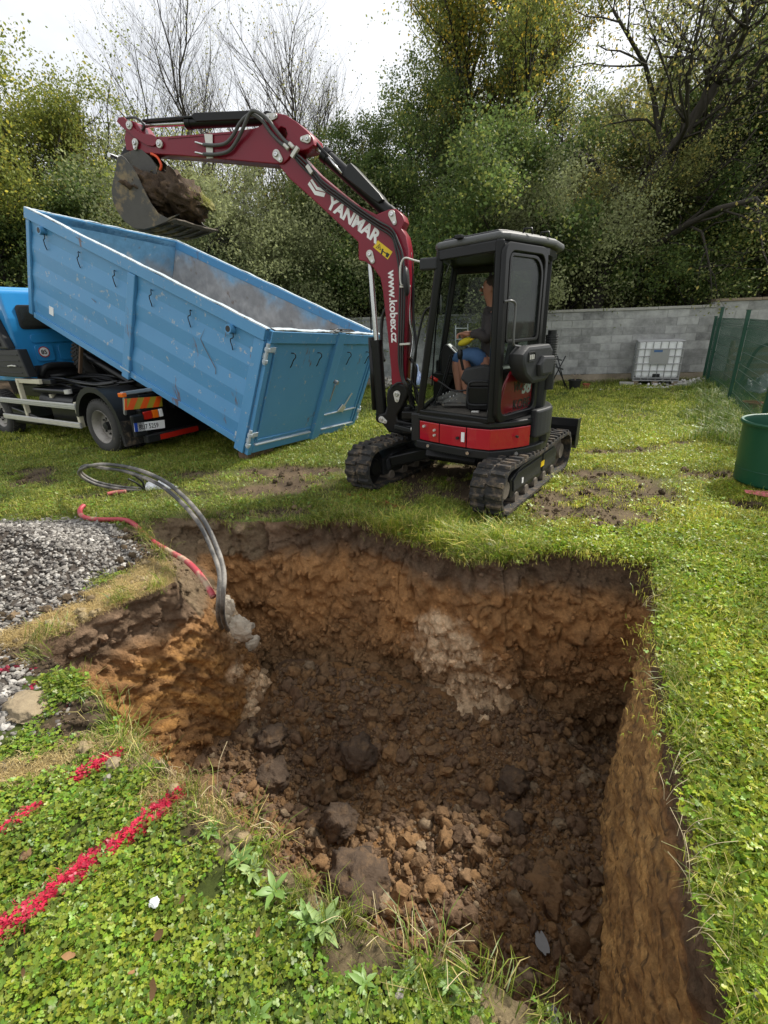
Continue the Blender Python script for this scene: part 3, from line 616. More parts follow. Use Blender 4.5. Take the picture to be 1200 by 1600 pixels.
n = 4200; x = RNG.uniform(-14, 14, n); y = RNG.uniform(6.8, 14.2, n)
put('far_lawn', far, x, y, 6, .8, 1.3, dens_at(x, y, 1.) * .95, 'mown lawn running back to the block wall', tintf=lambda x, y: np.array([[1.45, 1.42, 1.0]]))
# long grass hanging over the rim
k = RNG.integers(0, NT, 900); off = RNG.uniform(.0, .05, 900)[:, None]; q = RIM[k] + dirs[k] * off; far_edge = (q[:, 1] > 3.0) & (q[:, 0] > -.2) & (q[:, 0] < 1.0); rt_edge = (q[:, 0] > .7) & (q[:, 1] < 3.0); dn = np.where(far_edge, .9, np.where(rt_edge, .38, .3)) * (1 - .6 * (q[:, 0] < -1.2)) * (1 - .7 * ((q[:, 0] > 1.3) & (q[:, 1] > 1.9)))
put('rim_grass', tuf, q[:, 0], q[:, 1], 6, .45, 1.05, dn, 'long loose grass hanging over the rim of the pit', tilt=.35)
n = 260; x = np.concatenate([RNG.normal(.55, .22, n // 2), RNG.normal(.30, .16, n // 2)]); y = np.concatenate([RNG.normal(3.42, .1, n // 2), RNG.normal(3.72, .12, n // 2)])
put('rim_tufts', tuf, x, y, 6, .8, 1.5, np.ones(n), 'tall fresh grass tufts on the far rim in front of the left track', tintf=lambda x, y: np.array([[1.25, 1.25, .9]]))
# weeds by the fence and wall foot
n = 700; t_ = RNG.random(n); x = 4.6 + t_ * 3.6 + RNG.normal(0, .28, n); y = 5.8 + t_ * 6.0 + RNG.normal(0, .28, n)
put('fence_weeds', tuf, x, y, 6, .8, 2.2, np.ones(n) * .8, 'unmown weeds along the foot of the green fence', tintf=lambda x, y: np.array([[.75, .9, .8]]))
n = 700; x = RNG.uniform(-5, 8.3, n); y = 13.25 - .118 * x + RNG.normal(0, .12, n)
put('wall_foot_grass', tuf, x, y, 6, .7, 1.5, np.ones(n) * .8, 'longer grass along the foot of the block wall')
# painted turf
ps = []
for a_, b_, wd in PAINT:
    m = int(11000 * math.dist(a_, b_) * wd / .028 / 4.2); t_ = RNG.random(m)[:, None]; ps.append(np.array(a_) * (1 - t_) + np.array(b_) * t_ + RNG.normal(0, wd * .55, (m, 2)))
for a_, b_, wd in FAINT:
    m = int(240 * math.dist(a_, b_)); t_ = RNG.random(m)[:, None]; ps.append(np.array(a_) * (1 - t_) + np.array(b_) * t_ + RNG.normal(0, wd * .5, (m, 2)))
ps = np.concatenate(ps); put('painted_turf', tiny, ps[:, 0], ps[:, 1], 6, .8, 1.3, np.ones(len(ps)), 'turf sprayed with red marking paint', painted=True)
# dry straw
n = 9000; x = RNG.uniform(-2.6, -.6, n); y = RNG.uniform(1.2, 3.6, n); sm = strawmask(x, y)
strw = protos('straw', [blade_patch('straw_%d' % k, .05, 26, .006, .022, .0008, 700 + k, 2.5, cols=((.42, .33, .17), (.52, .44, .26), (.30, .22, .10))) for k in range(4)], M['leaf'])
x, y = x[sm > .35], y[sm > .35]; put('dry_straw', strw, x, y, 4, .8, 1.5, np.ones(len(x)), 'pale dry grass matted on the ledge and beside the paint line', zoff=.006)
# ================================================================== BLOCK WALL, WOOD BEHIND IT
M['block'] = None
def block_mat():
    m, t, b, l = nodes('concrete_block'); b.inputs['Roughness'].default_value = .9; b.inputs['Specular IOR Level'].default_value = .2
    g = N(t, 'ShaderNodeNewGeometry'); oi = N(t, 'ShaderNodeObjectInfo')
    n1 = N(t, 'ShaderNodeTexNoise', Scale=5., Detail=8., Roughness=.7); l(g.outputs['Position'], n1.inputs['Vector'])
    n2 = N(t, 'ShaderNodeTexNoise', Scale=90., Detail=3.); l(g.outputs['Position'], n2.inputs['Vector'])
    a = N(t, 'ShaderNodeMath', operation='MULTIPLY_ADD'); l(oi.outputs['Random'], a.inputs[0]); a.inputs[1].default_value = .30; l(n1.outputs[0], a.inputs[2])
    r = N(t, 'ShaderNodeValToRGB'); e = r.color_ramp.elements; e[0].position = .36; e[0].color = (.15, .15, .145, 1); e[1].position = .86; e[1].color = (.42, .42, .40, 1)
    l(a.outputs[0], r.inputs[0]); l(r.outputs[0], b.inputs['Base Color'])
    bp = N(t, 'ShaderNodeBump', Strength=.5, Distance=.006); l(n2.outputs[0], bp.inputs['Height']); l(bp.outputs[0], b.inputs['Normal']); return m
M['block'] = block_mat()
M['mortar'] = pm('mortar', (.50, .50, .48), (.16, .16, .15), 9, .95, bump=.5, bsc=50)
M['coping'] = pm('coping_concrete', (.42, .41, .37), (.27, .26, .23), 5, .9, bump=.4, bsc=60)
M['plinth'] = pm('rough_plinth', (.30, .25, .18), (.17, .14, .10), 7, .95, bump=1., bsc=18)
def block_wall(name, A, B, hts, label, topmt, topname, th=.24, plinth=.24, nrow=8, skip=None):
    A = Vector(A); B = Vector(B); d = (B - A).normalized(); Ln = (B - A).length; nrm = Vector((d.y, -d.x, 0))
    root = empty(name, A, label, 'wall')
    h0, h1 = hts; rh = (h0 - plinth - .05) / nrow
    # core that carries the joints, pieces stand 8 mm proud of it
    Mx = frame(A, d, -nrm, (0, 0, 1))
    c = MB(Mx); c.box((0, .008, plinth), (Ln, th, h0 - .05)); c.build('mortar_joint', M['mortar'], root)
    c = MB(Mx)
    xs = np.linspace(0, Ln, int(Ln / .16)); vs_ = []; 
    for z in (-.15, .05, .12, plinth - .002):
        for k, x in enumerate(xs): vs_.append((x, -.03 + .05 * vnoise(np.array([[x * 3, z * 9, 2.]]))[0] - (.04 if z < .1 else 0), z))
    m_ = len(xs); c.add(vs_, [(r * m_ + k, r * m_ + k + 1, (r + 1) * m_ + k + 1, (r + 1) * m_ + k) for r in range(3) for k in range(m_ - 1)]); c.build('plinth', M['plinth'], root, auto=40)
    bl = .5; me = {}
    for r in range(nrow):
        x = -(r % 2) * bl / 2
        while x < Ln - .02:
            x0, x1 = max(x, 0), min(x + bl, Ln); w_ = round(x1 - x0 - .014, 3); x += bl
            if w_ < .05: continue
            if (w_) not in me:
                b = MB(); b.box((0, 0, 0), (w_, .05, rh - .014)); mm = bpy.data.meshes.new('block'); mm.from_pydata([tuple(p) for p in b.v], [], b.f); mm.materials.append(M['block']); me[w_] = mm
            o = bpy.data.objects.new('block', me[w_]); COL.objects.link(o); o.parent = root; jt = random.uniform(-.006, .006)
            Mw = Mx @ Matrix.Translation((x0 + .005, jt, plinth + .005 + r * rh)); o.matrix_world = Matrix.Translation(-A) @ Mw; o.matrix_basis = Matrix.Translation(-A) @ Mw
    x = 0
    while x < Ln:
        x1 = min(x + 1.0, Ln); c = MB(Mx); dz = random.uniform(-.006, .006); c.box((x + .003, -.03, h0 - .05 + dz), (x1 - .003, th + .03, h0 + .012 + dz)); c.build(topname, topmt, root, bevel=.006); x = x1
    return root
WA, WB = Vector((-3.0, 13.95, 0)), Vector((8.25, 12.45, 0))
block_wall('block_wall', WA, WB, (1.80, 1.82), 'long grey concrete block wall with pale coping behind the lawn', M['coping'], 'coping_slab', nrow=8)
block_wall('block_wall', (8.28, 12.60, 0), (13.2, 11.6, 0), (1.93, 1.93), 'short block wall section with brown top rails and white streaks behind the green fence', M['wood'], 'top_board', nrow=8)

# ---- trees
def leafmat(name, cols, tr=.35):
    m = vcol(name, .6, 0, 60, .3, .3, transl=tr, vsc=.9); return m
M['bark'] = pm('bark', (.060, .050, .040), (.030, .026, .021), 5, .95, bump=.6, bsc=30)
M['barkg'] = pm('grey_bark', (.12, .11, .095), (.07, .062, .05), 5, .95, bump=.6, bsc=30)
M['foliage'] = leafmat('tree_leaf', None, .5)
def tree_data(seed, H, rad, lean=(0, 0), nmain=5, upw=.55, bare=0., leafn=18000, leafsize=.075, cols=((.035, .055, .012), (.07, .095, .02)), crown0=.18, droop=0., trunk_r=.16, crook=.25, fill=.35, lowcut=.0):
    r = np.random.default_rng(seed); T = MB(); tips = []
    def branch(p, d, L_, rad_, lev):
        pts = [p]; rs = [rad_]; n = 5 if lev < 2 else 4
        for k in range(n):
            d = (d + Vector(r.normal(0, crook * (.5 if lev == 0 else 1), 3)) * .55 + Vector((0, 0, (.16 if upw > .5 else .03) - droop * lev * .12))).normalized()
            p = p + d * (L_ / n); pts.append(p); rs.append(rad_ * (1 - (k + 1) / n * .62))
            if lev >= 1: tips.append((p, lev, L_))
            if lev < (4 if bare > .75 else 3) and (lev > 0 or k >= 1) and not (lev == 3 and k % 2):
                nb = (nmain if lev == 0 else (3 if lev == 1 else 2))
                cnt = max(1, int(nb * (.7 if lev == 0 else .8) + r.random() * .9))
                for _ in range(cnt):
                    a = r.uniform(0, 6.28); side = (d.orthogonal().normalized()); side = Matrix.Rotation(a, 3, d) @ side
                    nd = (side * (1.0 - upw * .55) + d * (upw + .25) + Vector((0, 0, .12))).normalized()
                    ll = L_ * r.uniform(.42, .68) * (1.0 if lev else (.55 + .55 * rad / H * 2.2)) * (1 - .35 * k / n)
                    branch(p, nd, ll, rs[-1] * r.uniform(.42, .62), lev + 1)
        if lev >= 1: tips.append((p, lev + 1, L_))
        T.tube(pts, 0, 6 if lev < 2 else 4 if lev == 2 else 3, radii=rs)
    branch(Vector((0, 0, -.2)), Vector((lean[0], lean[1], 1)).normalized(), H * .86, trunk_r, 0)
    tp = np.array([t[0][:] for t in tips])
    zt = np.percentile(tp[:, 2], 99.5); ctr = np.median(tp[:, :2], axis=0) * 0; rt = np.percentile(np.hypot(tp[:, 0] - tp[:, 0].mean(), tp[:, 1] - tp[:, 1].mean()), 90); fz = H / zt; fx = min(1.3, rad / rt)
    tp = tp * [fx, fx, fz]; T.v = [Vector((p.x * fx, p.y * fx, p.z * fz)) for p in T.v]
    wgt = np.array([.4 + t[1] for t in tips])
    # normalise the crown
    sel = r.choice(len(tp), leafn, p=wgt / wgt.sum()); base = tp[sel]
    clump = r.normal(0, 1, (len(tp), 3)) * .0
    q = base + r.normal(0, .10 + .028 * rad, (leafn, 3)) * np.array([1, 1, .75])
    nf = int(leafn * fill)
    q[:nf] = base[:nf] + r.normal(0, .16 + .03 * rad, (nf, 3)) * np.array([1, 1, .7])
    # gaps: drop leaves by a coarse noise so that holes and clumps appear
    dn = fbm(q, 1.25, 3, seed) ; hk = q[:, 2] / H
    keep = (dn > .0 + r.normal(0, .09, leafn)) & (hk > crown0 * r.uniform(.3, 1.1, leafn)) & (r.random(leafn) > bare * sstep(.35, .75, hk))
    q = q[keep]; n = len(q)
    a = r.normal(0, 1, (n, 3)); a /= np.linalg.norm(a, axis=1, keepdims=True); b = np.cross(a, r.normal(0, 1, (n, 3))); b /= np.linalg.norm(b, axis=1, keepdims=True)
    s = (leafsize * r.uniform(.55, 1.35, n))[:, None]; a = a * s; b = b * s * .62
    Vv = np.stack([q - a, q + b, q + a, q - b], 1).reshape(-1, 3); Ff = np.arange(4 * n).reshape(-1, 4)
    t1 = (fbm(q, .7, 3, seed + 5) * .5 + .5); t = np.clip(t1 * 1.0 + r.normal(0, .22, n), 0, 1)[:, None]
    cl = np.array(cols[0]) * (1 - t) + np.array(cols[1]) * t
    if len(cols) > 2: yk = (r.random(n) < .10 + .3 * sstep(.55, .8, fbm(q, .5, 2, seed + 9) * .5 + .5))[:, None]; cl = np.where(yk, np.array(cols[2]), cl)
    cl = cl * r.uniform(.7, 1.3, (n, 1))
    me = np_mesh('crown', Vv, Ff, {'Col': ('POINT', np.repeat(cl, 4, 0))})
    tm = bpy.data.meshes.new('trunk'); tm.from_pydata([tuple(p) for p in T.v], [], T.f); tm.shade_smooth()
    return tm, me
KIND = {}
def tree(kind, loc, label, sc=1., rz=0., group=None, bark='bark'):
    tm, cm = KIND[kind]
    root = empty('tree', loc, label, 'tree', group); root.rotation_euler = (0, 0, rz); root.scale = (sc, sc, sc)
    a = bpy.data.objects.new('trunk', tm); b = bpy.data.objects.new('crown', cm)
    for o, m_ in ((a, M[bark]), (b, M['foliage'])):
        COL.objects.link(o); o.parent = root
        if not o.data.materials: o.data.materials.append(m_)
    return root
YG = ((.060, .075, .018), (.135, .150, .030), (.24, .21, .035)); DK = ((.028, .045, .014), (.060, .085, .022), (.11, .12, .03)); OL = ((.060, .070, .024), (.125, .130, .045), (.22, .18, .05)); GD = ((.055, .07, .018), (.12, .13, .03), (.28, .20, .03)); GR = ((.075, .085, .038), (.15, .16, .075))
YG, DK, OL, GD, GR = [tuple(tuple(v * 2.35 for v in c_) for c_ in k_) for k_ in (YG, DK, OL, GD, GR)]
KIND['yellow'] = tree_data(1, 9, 2.6, (-.25, 0), 5, .62, 0, 105000, .036, YG, .12, 0, .22, .3)
KIND['yellow2'] = tree_data(2, 8, 2.8, (.1, 0), 5, .6, 0, 105000, .036, YG, .05, 0, .2, .3)
KIND['bare'] = tree_data(3, 10, 1.9, (.03, 0), 5, .8, .80, 13000, .024, OL, .3, 0, .09, .2)
KIND['bare2'] = tree_data(4, 10, 2.3, (-.05, 0), 5, .75, .78, 13000, .024, OL, .25, 0, .10, .22)
KIND['dense'] = tree_data(5, 10, 2.6, (0, 0), 5, .66, 0, 120000, .040, DK, .05, 0, .24, .25)
KIND['gold'] = tree_data(6, 11, 2.3, (.02, 0), 4, .8, 0, 100000, .036, GD, .1, 0, .22, .2, .25)
KIND['oak'] = tree_data(7, 9.5, 3.4, (.28, 0), 5, .45, .42, 52000, .036, OL, .2, 0, .34, .5, .3)
KIND['willow'] = tree_data(8, 5.0, 2.6, (.1, 0), 6, .4, 0, 120000, .032, GR, 0, .35, .12, .4, .5)
KIND['under'] = tree_data(9, 5.5, 2.4, (0, 0), 6, .5, 0, 120000, .038, DK, 0, .1, .12, .35, .5)
KIND['olive'] = tree_data(10, 7.5, 2.6, (0, 0), 5, .6, .15, 105000, .036, OL, .05, 0, .13, .3)
def at(px, Y): d = ray(px, 480); return Vector((d.x / d.y * Y, Y, 0))
TR = [
 ('yellow', 5, 14.5, 1.22, .0, 'yellow green leaning tree at the far left edge behind the blue truck'),
 ('yellow2', 85, 15.0, 1.05, 1.2, 'yellow green bushy tree above the raised front of the blue container'),
 ('yellow2', -60, 13.5, .95, 3.0, 'yellow green tree cut off by the left edge of the picture'),
 ('yellow', 150, 18., .9, 2.2, 'thin yellowish tree left of the excavator bucket'),
 ('olive', 230, 16.5, .8, 0., 'olive green tree directly behind the excavator bucket'),
 ('bare', 215, 20, 1.08, .5, 'nearly leafless thin tree above the left end of the digger arm'),
 ('bare2', 300, 19, 1.15, 1.6, 'tall bare tree with upright twigs above the bucket cylinder'),
 ('bare', 385, 20, 1.22, 3.1, 'bare branched tree above the knuckle of the digger arm'),
 ('bare2', 470, 18, 1.12, 4.0, 'sparse twiggy tree right of the digger arm knuckle'),
 ('bare', 545, 19, 1.1, 5.0, 'bare slender tree standing left of the tall green trees'),
 ('willow', 350, 15, 1.05, 0., 'grey green drooping bush behind the middle of the container'),
 ('willow', 450, 14.9, 1.12, 2.0, 'grey green bush under the digger boom'),
 ('olive', 440, 17.5, .86, 3.0, 'olive tree rising behind the digger boom'),
 ('olive', 330, 18, .85, 1.0, 'olive tree seen between container and digger arm'),
 ('dense', 572, 17, .70, 0., 'dark green tree left of the boom elbow'),
 ('dense', 640, 17.5, .84, 2.0, 'dark green tree right behind the boom elbow'),
 ('gold', 720, 17.5, 1.12, 0., 'tall upright tree with golden green leaves left of the cab'),
 ('gold', 800, 18.5, 1.15, 2.5, 'tall golden green tree directly above the cab'),
 ('dense', 880, 19, .85, 4.0, 'dark tree filling the gap right of the golden trees'),
 ('oak', 900, 14.7, 1.0, 0., 'old crooked oak with thick dark limbs right of the cab'),
 ('olive', 985, 18., 1.25, 4.0, 'tall olive green tree behind the crooked oak'),
 ('dense', 1085, 16, .92, 1.0, 'dense dark green tree above the white tank'),
 ('bare2', 1090, 18, 1.28, 2.4, 'bare topped tree rising above the dark trees at the right'),
 ('dense', 1190, 15, .80, 3.0, 'dense dark tree at the right edge above the green fence'),
 ('bare', 1180, 17, 1.0, 1.0, 'bare twigged tree at the far right edge'),
 ('willow', 700, 15.0, 1.0, 1.0, 'grey green bush showing through the cab windows'),
 ('willow', 880, 14.8, 1.1, 3.0, 'grey green bush behind the wall just right of the cab'),
 ('olive', 960, 15.0, .72, 2.0, 'low olive bush behind the wall above the white tank'),
 ('under', 1100, 14.4, .9, 0., 'low dark bush behind the right end of the wall'),
 ('under', 590, 15.3, .95, 0., 'low dark bush behind the boom'),
 ('under', 780, 15.6, 1.1, 2.0, 'dark bush behind the cab'),
 ('under', 250, 15.6, 1.0, 1.0, 'dark bush behind the front end of the container'),
 ('under', 1010, 15.8, 1.1, 4.0, 'dark undergrowth tree behind the olive bush'),
 ('under', 1230, 14.0, 1.0, 5.0, 'dark bush at the right edge behind the fence'),
 ('under', 30, 14.6, .85, 2.5, 'dark bush low behind the blue truck cab'),
 ('under', 510, 16.5, 1.05, 3.3, 'dark undergrowth tree behind the grey green bushes')]
for k, px, Y, sc_, rz, lb in TR: tree(k, at(px, Y), lb, sc_, rz)
# the wood goes on behind: one mass nobody could count
def wood():
    r = np.random.default_rng(77); n = 60000; x = r.uniform(-30, 30, n); y = 21 + r.uniform(0, 6, n) ; top = 5.0 + fbm(v3(x, y * 0), .35, 3, 7) * 2.2; z = top * r.random(n) ** .8
    q = np.stack([x, y, z], 1); a = r.normal(0, 1, (n, 3)); a /= np.linalg.norm(a, axis=1, keepdims=True); b = np.cross(a, r.normal(0, 1, (n, 3))); b /= np.linalg.norm(b, axis=1, keepdims=True); s = r.uniform(.14, .3, n)[:, None]
    Vv = np.stack([q - a * s, q + b * s * .6, q + a * s, q - b * s * .6], 1).reshape(-1, 3); t = r.random((n, 1)); cl = np.array(DK[0]) * (1 - t) + np.array(OL[1]) * t
    o = link('distant_wood', np_mesh('distant_wood', Vv, np.arange(4 * n).reshape(-1, 4), {'Col': ('POINT', np.repeat(cl, 4, 0))}), M['foliage']); tag(o, 'dark wood continuing behind the first rows of trees', kind='stuff')
wood()
# ================================================================== EXCAVATOR
XC = Vector((.91, 5.10, 0))
def dirv(deg): return Vector((math.cos(R_(deg)), math.sin(R_(deg)), 0))
UZ = Vector((0, 0, 1))
dig = empty('mini_excavator', XC, 'red and black mini excavator on rubber tracks, its arm raised over the blue container', 'excavator')
TU = dirv(53.5); TL = Vector((-TU.y, TU.x, 0)); TM = frame(XC, TU, TL, UZ)
# --- tracks
def track(yc, nm):
    r = .215; cx = .80; zc = .235
    path = []
    for k in range(13): t = R_(90 + 180 * k / 12); path.append((-cx + r * math.cos(t), zc + r * math.sin(t) * (1.03 if k < 6 else 1)))
    for k in range(1, 12): path.append((-cx + 2 * cx * k / 12, zc - r))
    for k in range(13): t = R_(-90 + 180 * k / 12); path.append((cx + r * math.cos(t), zc + r * math.sin(t)))
    for k in range(1, 12): path.append((cx - 2 * cx * k / 12, zc + r + .012 * math.sin(math.pi * k / 12 * 3) - .008))
    n = len(path); hw = .15
    b = MB(TM); th = .028; vs = []
    for i, (x, z) in enumerate(path):
        x0, z0 = path[i - 1]; x1, z1 = path[(i + 1) % n]; tx, tz = x1 - x0, z1 - z0; q = math.hypot(tx, tz); nx_, nz_ = tz / q, -tx / q
        if (x * nx_ + (z - zc) * nz_) < 0: nx_, nz_ = -nx_, -nz_
        vs += [(x, yc - hw, z), (x, yc + hw, z), (x - nx_ * th, yc + hw, z - nz_ * th), (x - nx_ * th, yc - hw, z - nz_ * th)]
    fs = []
    for i in range(n):
        j = (i + 1) % n
        for a, c_ in ((0, 1), (1, 2), (2, 3), (3, 0)): fs.append((i * 4 + a, i * 4 + c_, j * 4 + c_, j * 4 + a))
    b.add(vs, fs); belt = b.build('rubber_track', M['rubber'], dig, auto=50)
    # lugs: one shared mesh, staggered halves with side shoulders
    L_ = [0]
    for i in range(n): L_.append(L_[-1] + math.dist(path[i], path[(i + 1) % n]))
    nl = 46; pitch = L_[-1] / nl
    g_ = MB()
    for s_, off in ((-1, -.012), (1, .012)):
        g_.add([(off - .024, s_ * .012, 0), (off + .024, s_ * .012, 0), (off + .030, s_ * .148, 0), (off - .030, s_ * .148, 0),
                (off - .014, s_ * .012, .026), (off + .014, s_ * .012, .026), (off + .018, s_ * .143, .026), (off - .018, s_ * .143, .026)],
               [(0, 3, 2, 1), (4, 5, 6, 7), (0, 1, 5, 4), (1, 2, 6, 5), (2, 3, 7, 6), (3, 0, 4, 7)])
    lm = bpy.data.meshes.new('track_lug'); lm.from_pydata([tuple(p) for p in g_.v], [], g_.f); lm.materials.append(M['rubber'])
    bm = bmesh.new(); bm.from_mesh(lm); bmesh.ops.recalc_face_normals(bm, faces=bm.faces); bm.to_mesh(lm); bm.free()
    for k in range(nl):
        d = (k + .5) * pitch; i = max(q for q in range(n) if L_[q] <= d); t = (d - L_[i]) / (L_[i + 1] - L_[i]); a, c_ = path[i], path[(i + 1) % n]
        x, z = a[0] + (c_[0] - a[0]) * t, a[1] + (c_[1] - a[1]) * t; tx, tz = c_[0] - a[0], c_[1] - a[1]; q = math.hypot(tx, tz); tx /= q; tz /= q; nx_, nz_ = tz, -tx
        if x * nx_ + (z - zc) * nz_ < 0 and abs(x) > cx - .01 or (abs(x) <= cx and (z - zc) * nz_ < 0): nx_, nz_ = -nx_, -nz_
        o = bpy.data.objects.new('track_lug', lm); COL.objects.link(o); o.parent = belt
        ml = Matrix(((tx, 0, nx_, x), (0, 1, 0, yc), (tz, 0, nz_, z), (0, 0, 0, 1))); o.matrix_basis = Matrix.Translation(-XC) @ TM @ ml
    for sx in (-1, 1):
        w_ = MB(TM); w_.lathe([(0, -.06), (.13, -.06), (.185, -.04), (.185, .04), (.13, .06), (0, .06)], (sx * cx, yc, zc), (0, 1, 0), 28)
        w_.lathe([(0, -.10), (.08, -.10), (.10, -.05)], (sx * cx, yc, zc), (0, 1, 0), 20); w_.lathe([(0, .10), (.08, .10), (.10, .05)], (sx * cx, yc, zc), (0, 1, 0), 20)
        w_.build('sprocket' if sx > 0 else 'idler_wheel', M['mudmetal'] if yc < 0 else M['black'], dig, auto=35)
    fr = MB(TM); ol = [(-.66, .11), (-.52, .10), (.55, .10), (.68, .14), (.68, .28), (.55, .36), (-.40, .36), (-.66, .30)]
    fr.prism([(x, yc - .085, z) for x, z in ol], (0, .17, 0)); fb = fr.build('track_frame', M['dark'], dig, bevel=.012)
    sg = -1 if yc < 0 else -1
    fr = MB(TM); ol = [(-.60, .16), (.10, .16), (.14, .20), (.14, .33), (-.52, .33), (-.62, .27)]; fr.prism([(x, yc + sg * .098, z) for x, z in ol], (0, .012, 0)); fr.build('side_cover', M['plastic'], fb, bevel=.006)
    fr = MB(TM); ol = [(.19, .15), (.60, .17), (.62, .30), (.54, .34), (.19, .34)]; fr.prism([(x, yc + sg * .098, z) for x, z in ol], (0, .012, 0)); fr.build('side_cover', M['plastic'], fb, bevel=.006)
    for k in range(5):
        x = -.52 + k * .26; rl = MB(TM); rl.lathe([(0, -.10), (.05, -.10), (.058, -.07), (.058, .07), (.05, .10), (0, .10)], (x, yc, .085), (0, 1, 0), 14); rl.build('track_roller', M['mudmetal'], dig, auto=35)
    return belt
for yc in (-.715, .715): track(yc, '')
b = MB(TM); b.cbox((.16, -.815, .245), (.10, .006, .055)); b.build('yellow_sticker', M['yellow'], dig); b = MB(TM); b.cbox((-.40, -.815, .22), (.035, .006, .05)); b.build('small_white_sticker', M['white'], dig)
b = MB(TM); b.box((-.20, -.64, .22), (.20, .64, .36)); b.prism([(-.36, -.30, .30), (.36, -.30, .30), (.30, -.30, .44), (-.30, -.30, .44)], (0, .60, 0))
for s_ in (-1, 1):
    for e in (-1, 1): b.beam((e * .20, s_ * .25, .34), (e * .50, s_ * .66, .24), .16, .12)
b.build('undercarriage', M['black'], dig, bevel=.015)
b = MB(TM); b.cyl((0, 0, .40), (0, 0, .50), .34, 36); b.build('slewing_ring', M['black'], dig, auto=40)
for s_ in (-1, 1):
    b = MB(TM); b.beam((.25, s_ * .33, .30), (1.24, s_ * .46, .34), .07, .10); b.build('blade_arm', M['black'], dig, bevel=.01)
bl = MB(TM); pr = [(1.26, .18), (1.22, .24), (1.20, .32), (1.22, .42), (1.27, .50), (1.30, .50), (1.25, .42), (1.235, .32), (1.25, .24), (1.29, .18)]
bl.prism([(x, -.86, z + .02) for x, z in pr], (0, 1.72, 0)); blade = bl.build('dozer_blade', M['black'], dig, bevel=.004)
for s_ in (-1, 1):
    bl = MB(TM); bl.prism([(1.17, s_ * .865, .20), (1.31, s_ * .865, .20), (1.32, s_ * .865, .53), (1.20, s_ * .865, .53)], (0, .012, 0)); bl.build('blade_end_plate', M['dark'], blade, bevel=.003)
bl = MB(TM); bl.box((1.255, -.86, .17), (1.275, .86, .215)); bl.build('cutting_edge', M['mudmetal'], blade)

# --- house (x forward, y left, origin on the slewing axis)
HU = dirv(163); HL = Vector((-HU.y, HU.x, 0)); HM = frame(XC, HU, HL, UZ)
FLc, FRc = (.43, .40), (.43, -.56)
def ring(r=.85, a0=112, a1=248, n=22): return [(r * math.cos(R_(a0 + (a1 - a0) * k / n)), r * math.sin(R_(a0 + (a1 - a0) * k / n))) for k in range(n + 1)]
def house_outline(o=0.):
    return [(.47 + o, -.50), (.47 + o, .36), (.43 + o, .42 + o)] + [(.20, .565 + o), (-.06, .70 + o)] + ring(.85 + o, 112, 248, 22) + [(-.06, -.72 - o), (.25, -.62 - o)]
def slab(ol, z0, z1, M_=None): b = MB(M_ or HM); b.prism([(x, y, z0) for x, y in ol], (0, 0, z1 - z0)); return b
slab(house_outline(-.02), .50, .78).build('house_base', M['black'], dig, bevel=.01)
slab(house_outline(.012), .44, .525).build('lower_skirt', M['dark'], dig, bevel=.012)
slab(house_outline(.005), .735, .785).build('floor_rim', M['dark'], dig, bevel=.012)
def wallstrip(pts, z0, z1, th, name, mt, bevel=.012, zb=None):
    """curved panel standing proud of the house, pts are (x, y) outer plan points"""
    b = MB(HM); n = len(pts); vs = []
    for i, (x, y) in enumerate(pts):
        a = Vector(pts[max(i - 1, 0)]); c_ = Vector(pts[min(i + 1, n - 1)]); t = (c_ - a).normalized(); nn_ = Vector((t.y, -t.x));
        if nn_.dot(Vector((x, y))) < 0: nn_ = -nn_
        for (o, z) in ((0, z0), (th, z0), (th, z1), (0, z1)): vs.append((x + nn_.x * o, y + nn_.y * o, z))
    fs = [(i * 4 + a, i * 4 + c_, (i + 1) * 4 + c_, (i + 1) * 4 + a) for i in range(n - 1) for a, c_ in ((0, 1), (1, 2), (2, 3), (3, 0))] + [(0, 1, 2, 3), tuple((n - 1) * 4 + k for k in range(4))]
    b.add(vs, fs); return b.build(name, mt, dig, bevel=bevel)
arc = lambda a0, a1, n=8, r=.852: [(r * math.cos(R_(a0 + (a1 - a0) * k / n)), r * math.sin(R_(a0 + (a1 - a0) * k / n))) for k in range(n + 1)]
p1 = wallstrip([(.40, .435), (.29, .515), (.18, .580)], .535, .725, .012, 'side_panel', M['red2'])
p2 = wallstrip([(.172, .585), (.04, .655), (-.10, .720)], .535, .725, .012, 'side_panel', M['red2'])
p3 = wallstrip([(-.108, .724), (-.20, .76)] + arc(112, 141, 6), .535, .725, .012, 'side_panel', M['red2'])
def onside(x, y, z, nx_, ny_, r, h=.006, name='panel_bolt', mt='zinc', par=None):
    c_ = HM @ Vector((x, y, z)); n_ = (HM.to_3x3() @ Vector((nx_, ny_, 0))).normalized(); b = MB(); b.cyl(c_, c_ + n_ * h, r, 12); return b.build(name, M[mt], par or dig)
for (x, y, z, r, mt, pr_) in ((.345, .49, .68, .014, 'zinc', p1), (.225, .57, .66, .012, 'zinc', p1), (.225, .57, .61, .012, 'zinc', p1), (-.02, .70, .62, .014, 'inkblack', p2), (-.55, .695, .65, .012, 'inkblack', p3)):
    l_ = Vector((.5, .86)) if x > -.3 else Vector((-.6, .75)); onside(x, y - .01 + .012, z, l_.x, l_.y, r, .022, 'panel_bolt', mt, pr_)
b = MB(HM); b.prism([(-.055, .722, .59), (-.085, .737, .59), (-.085, .737, .68), (-.055, .722, .68)], (.004, .008, 0)); b.build('white_sticker', M['white'], p2)
for (x, y) in ((.30, .52), (-.12, .745), (-.56, .69)): onside(x, y, .49, x * .3 + .2, 1, .016, .02, 'skirt_bolt', 'steel')
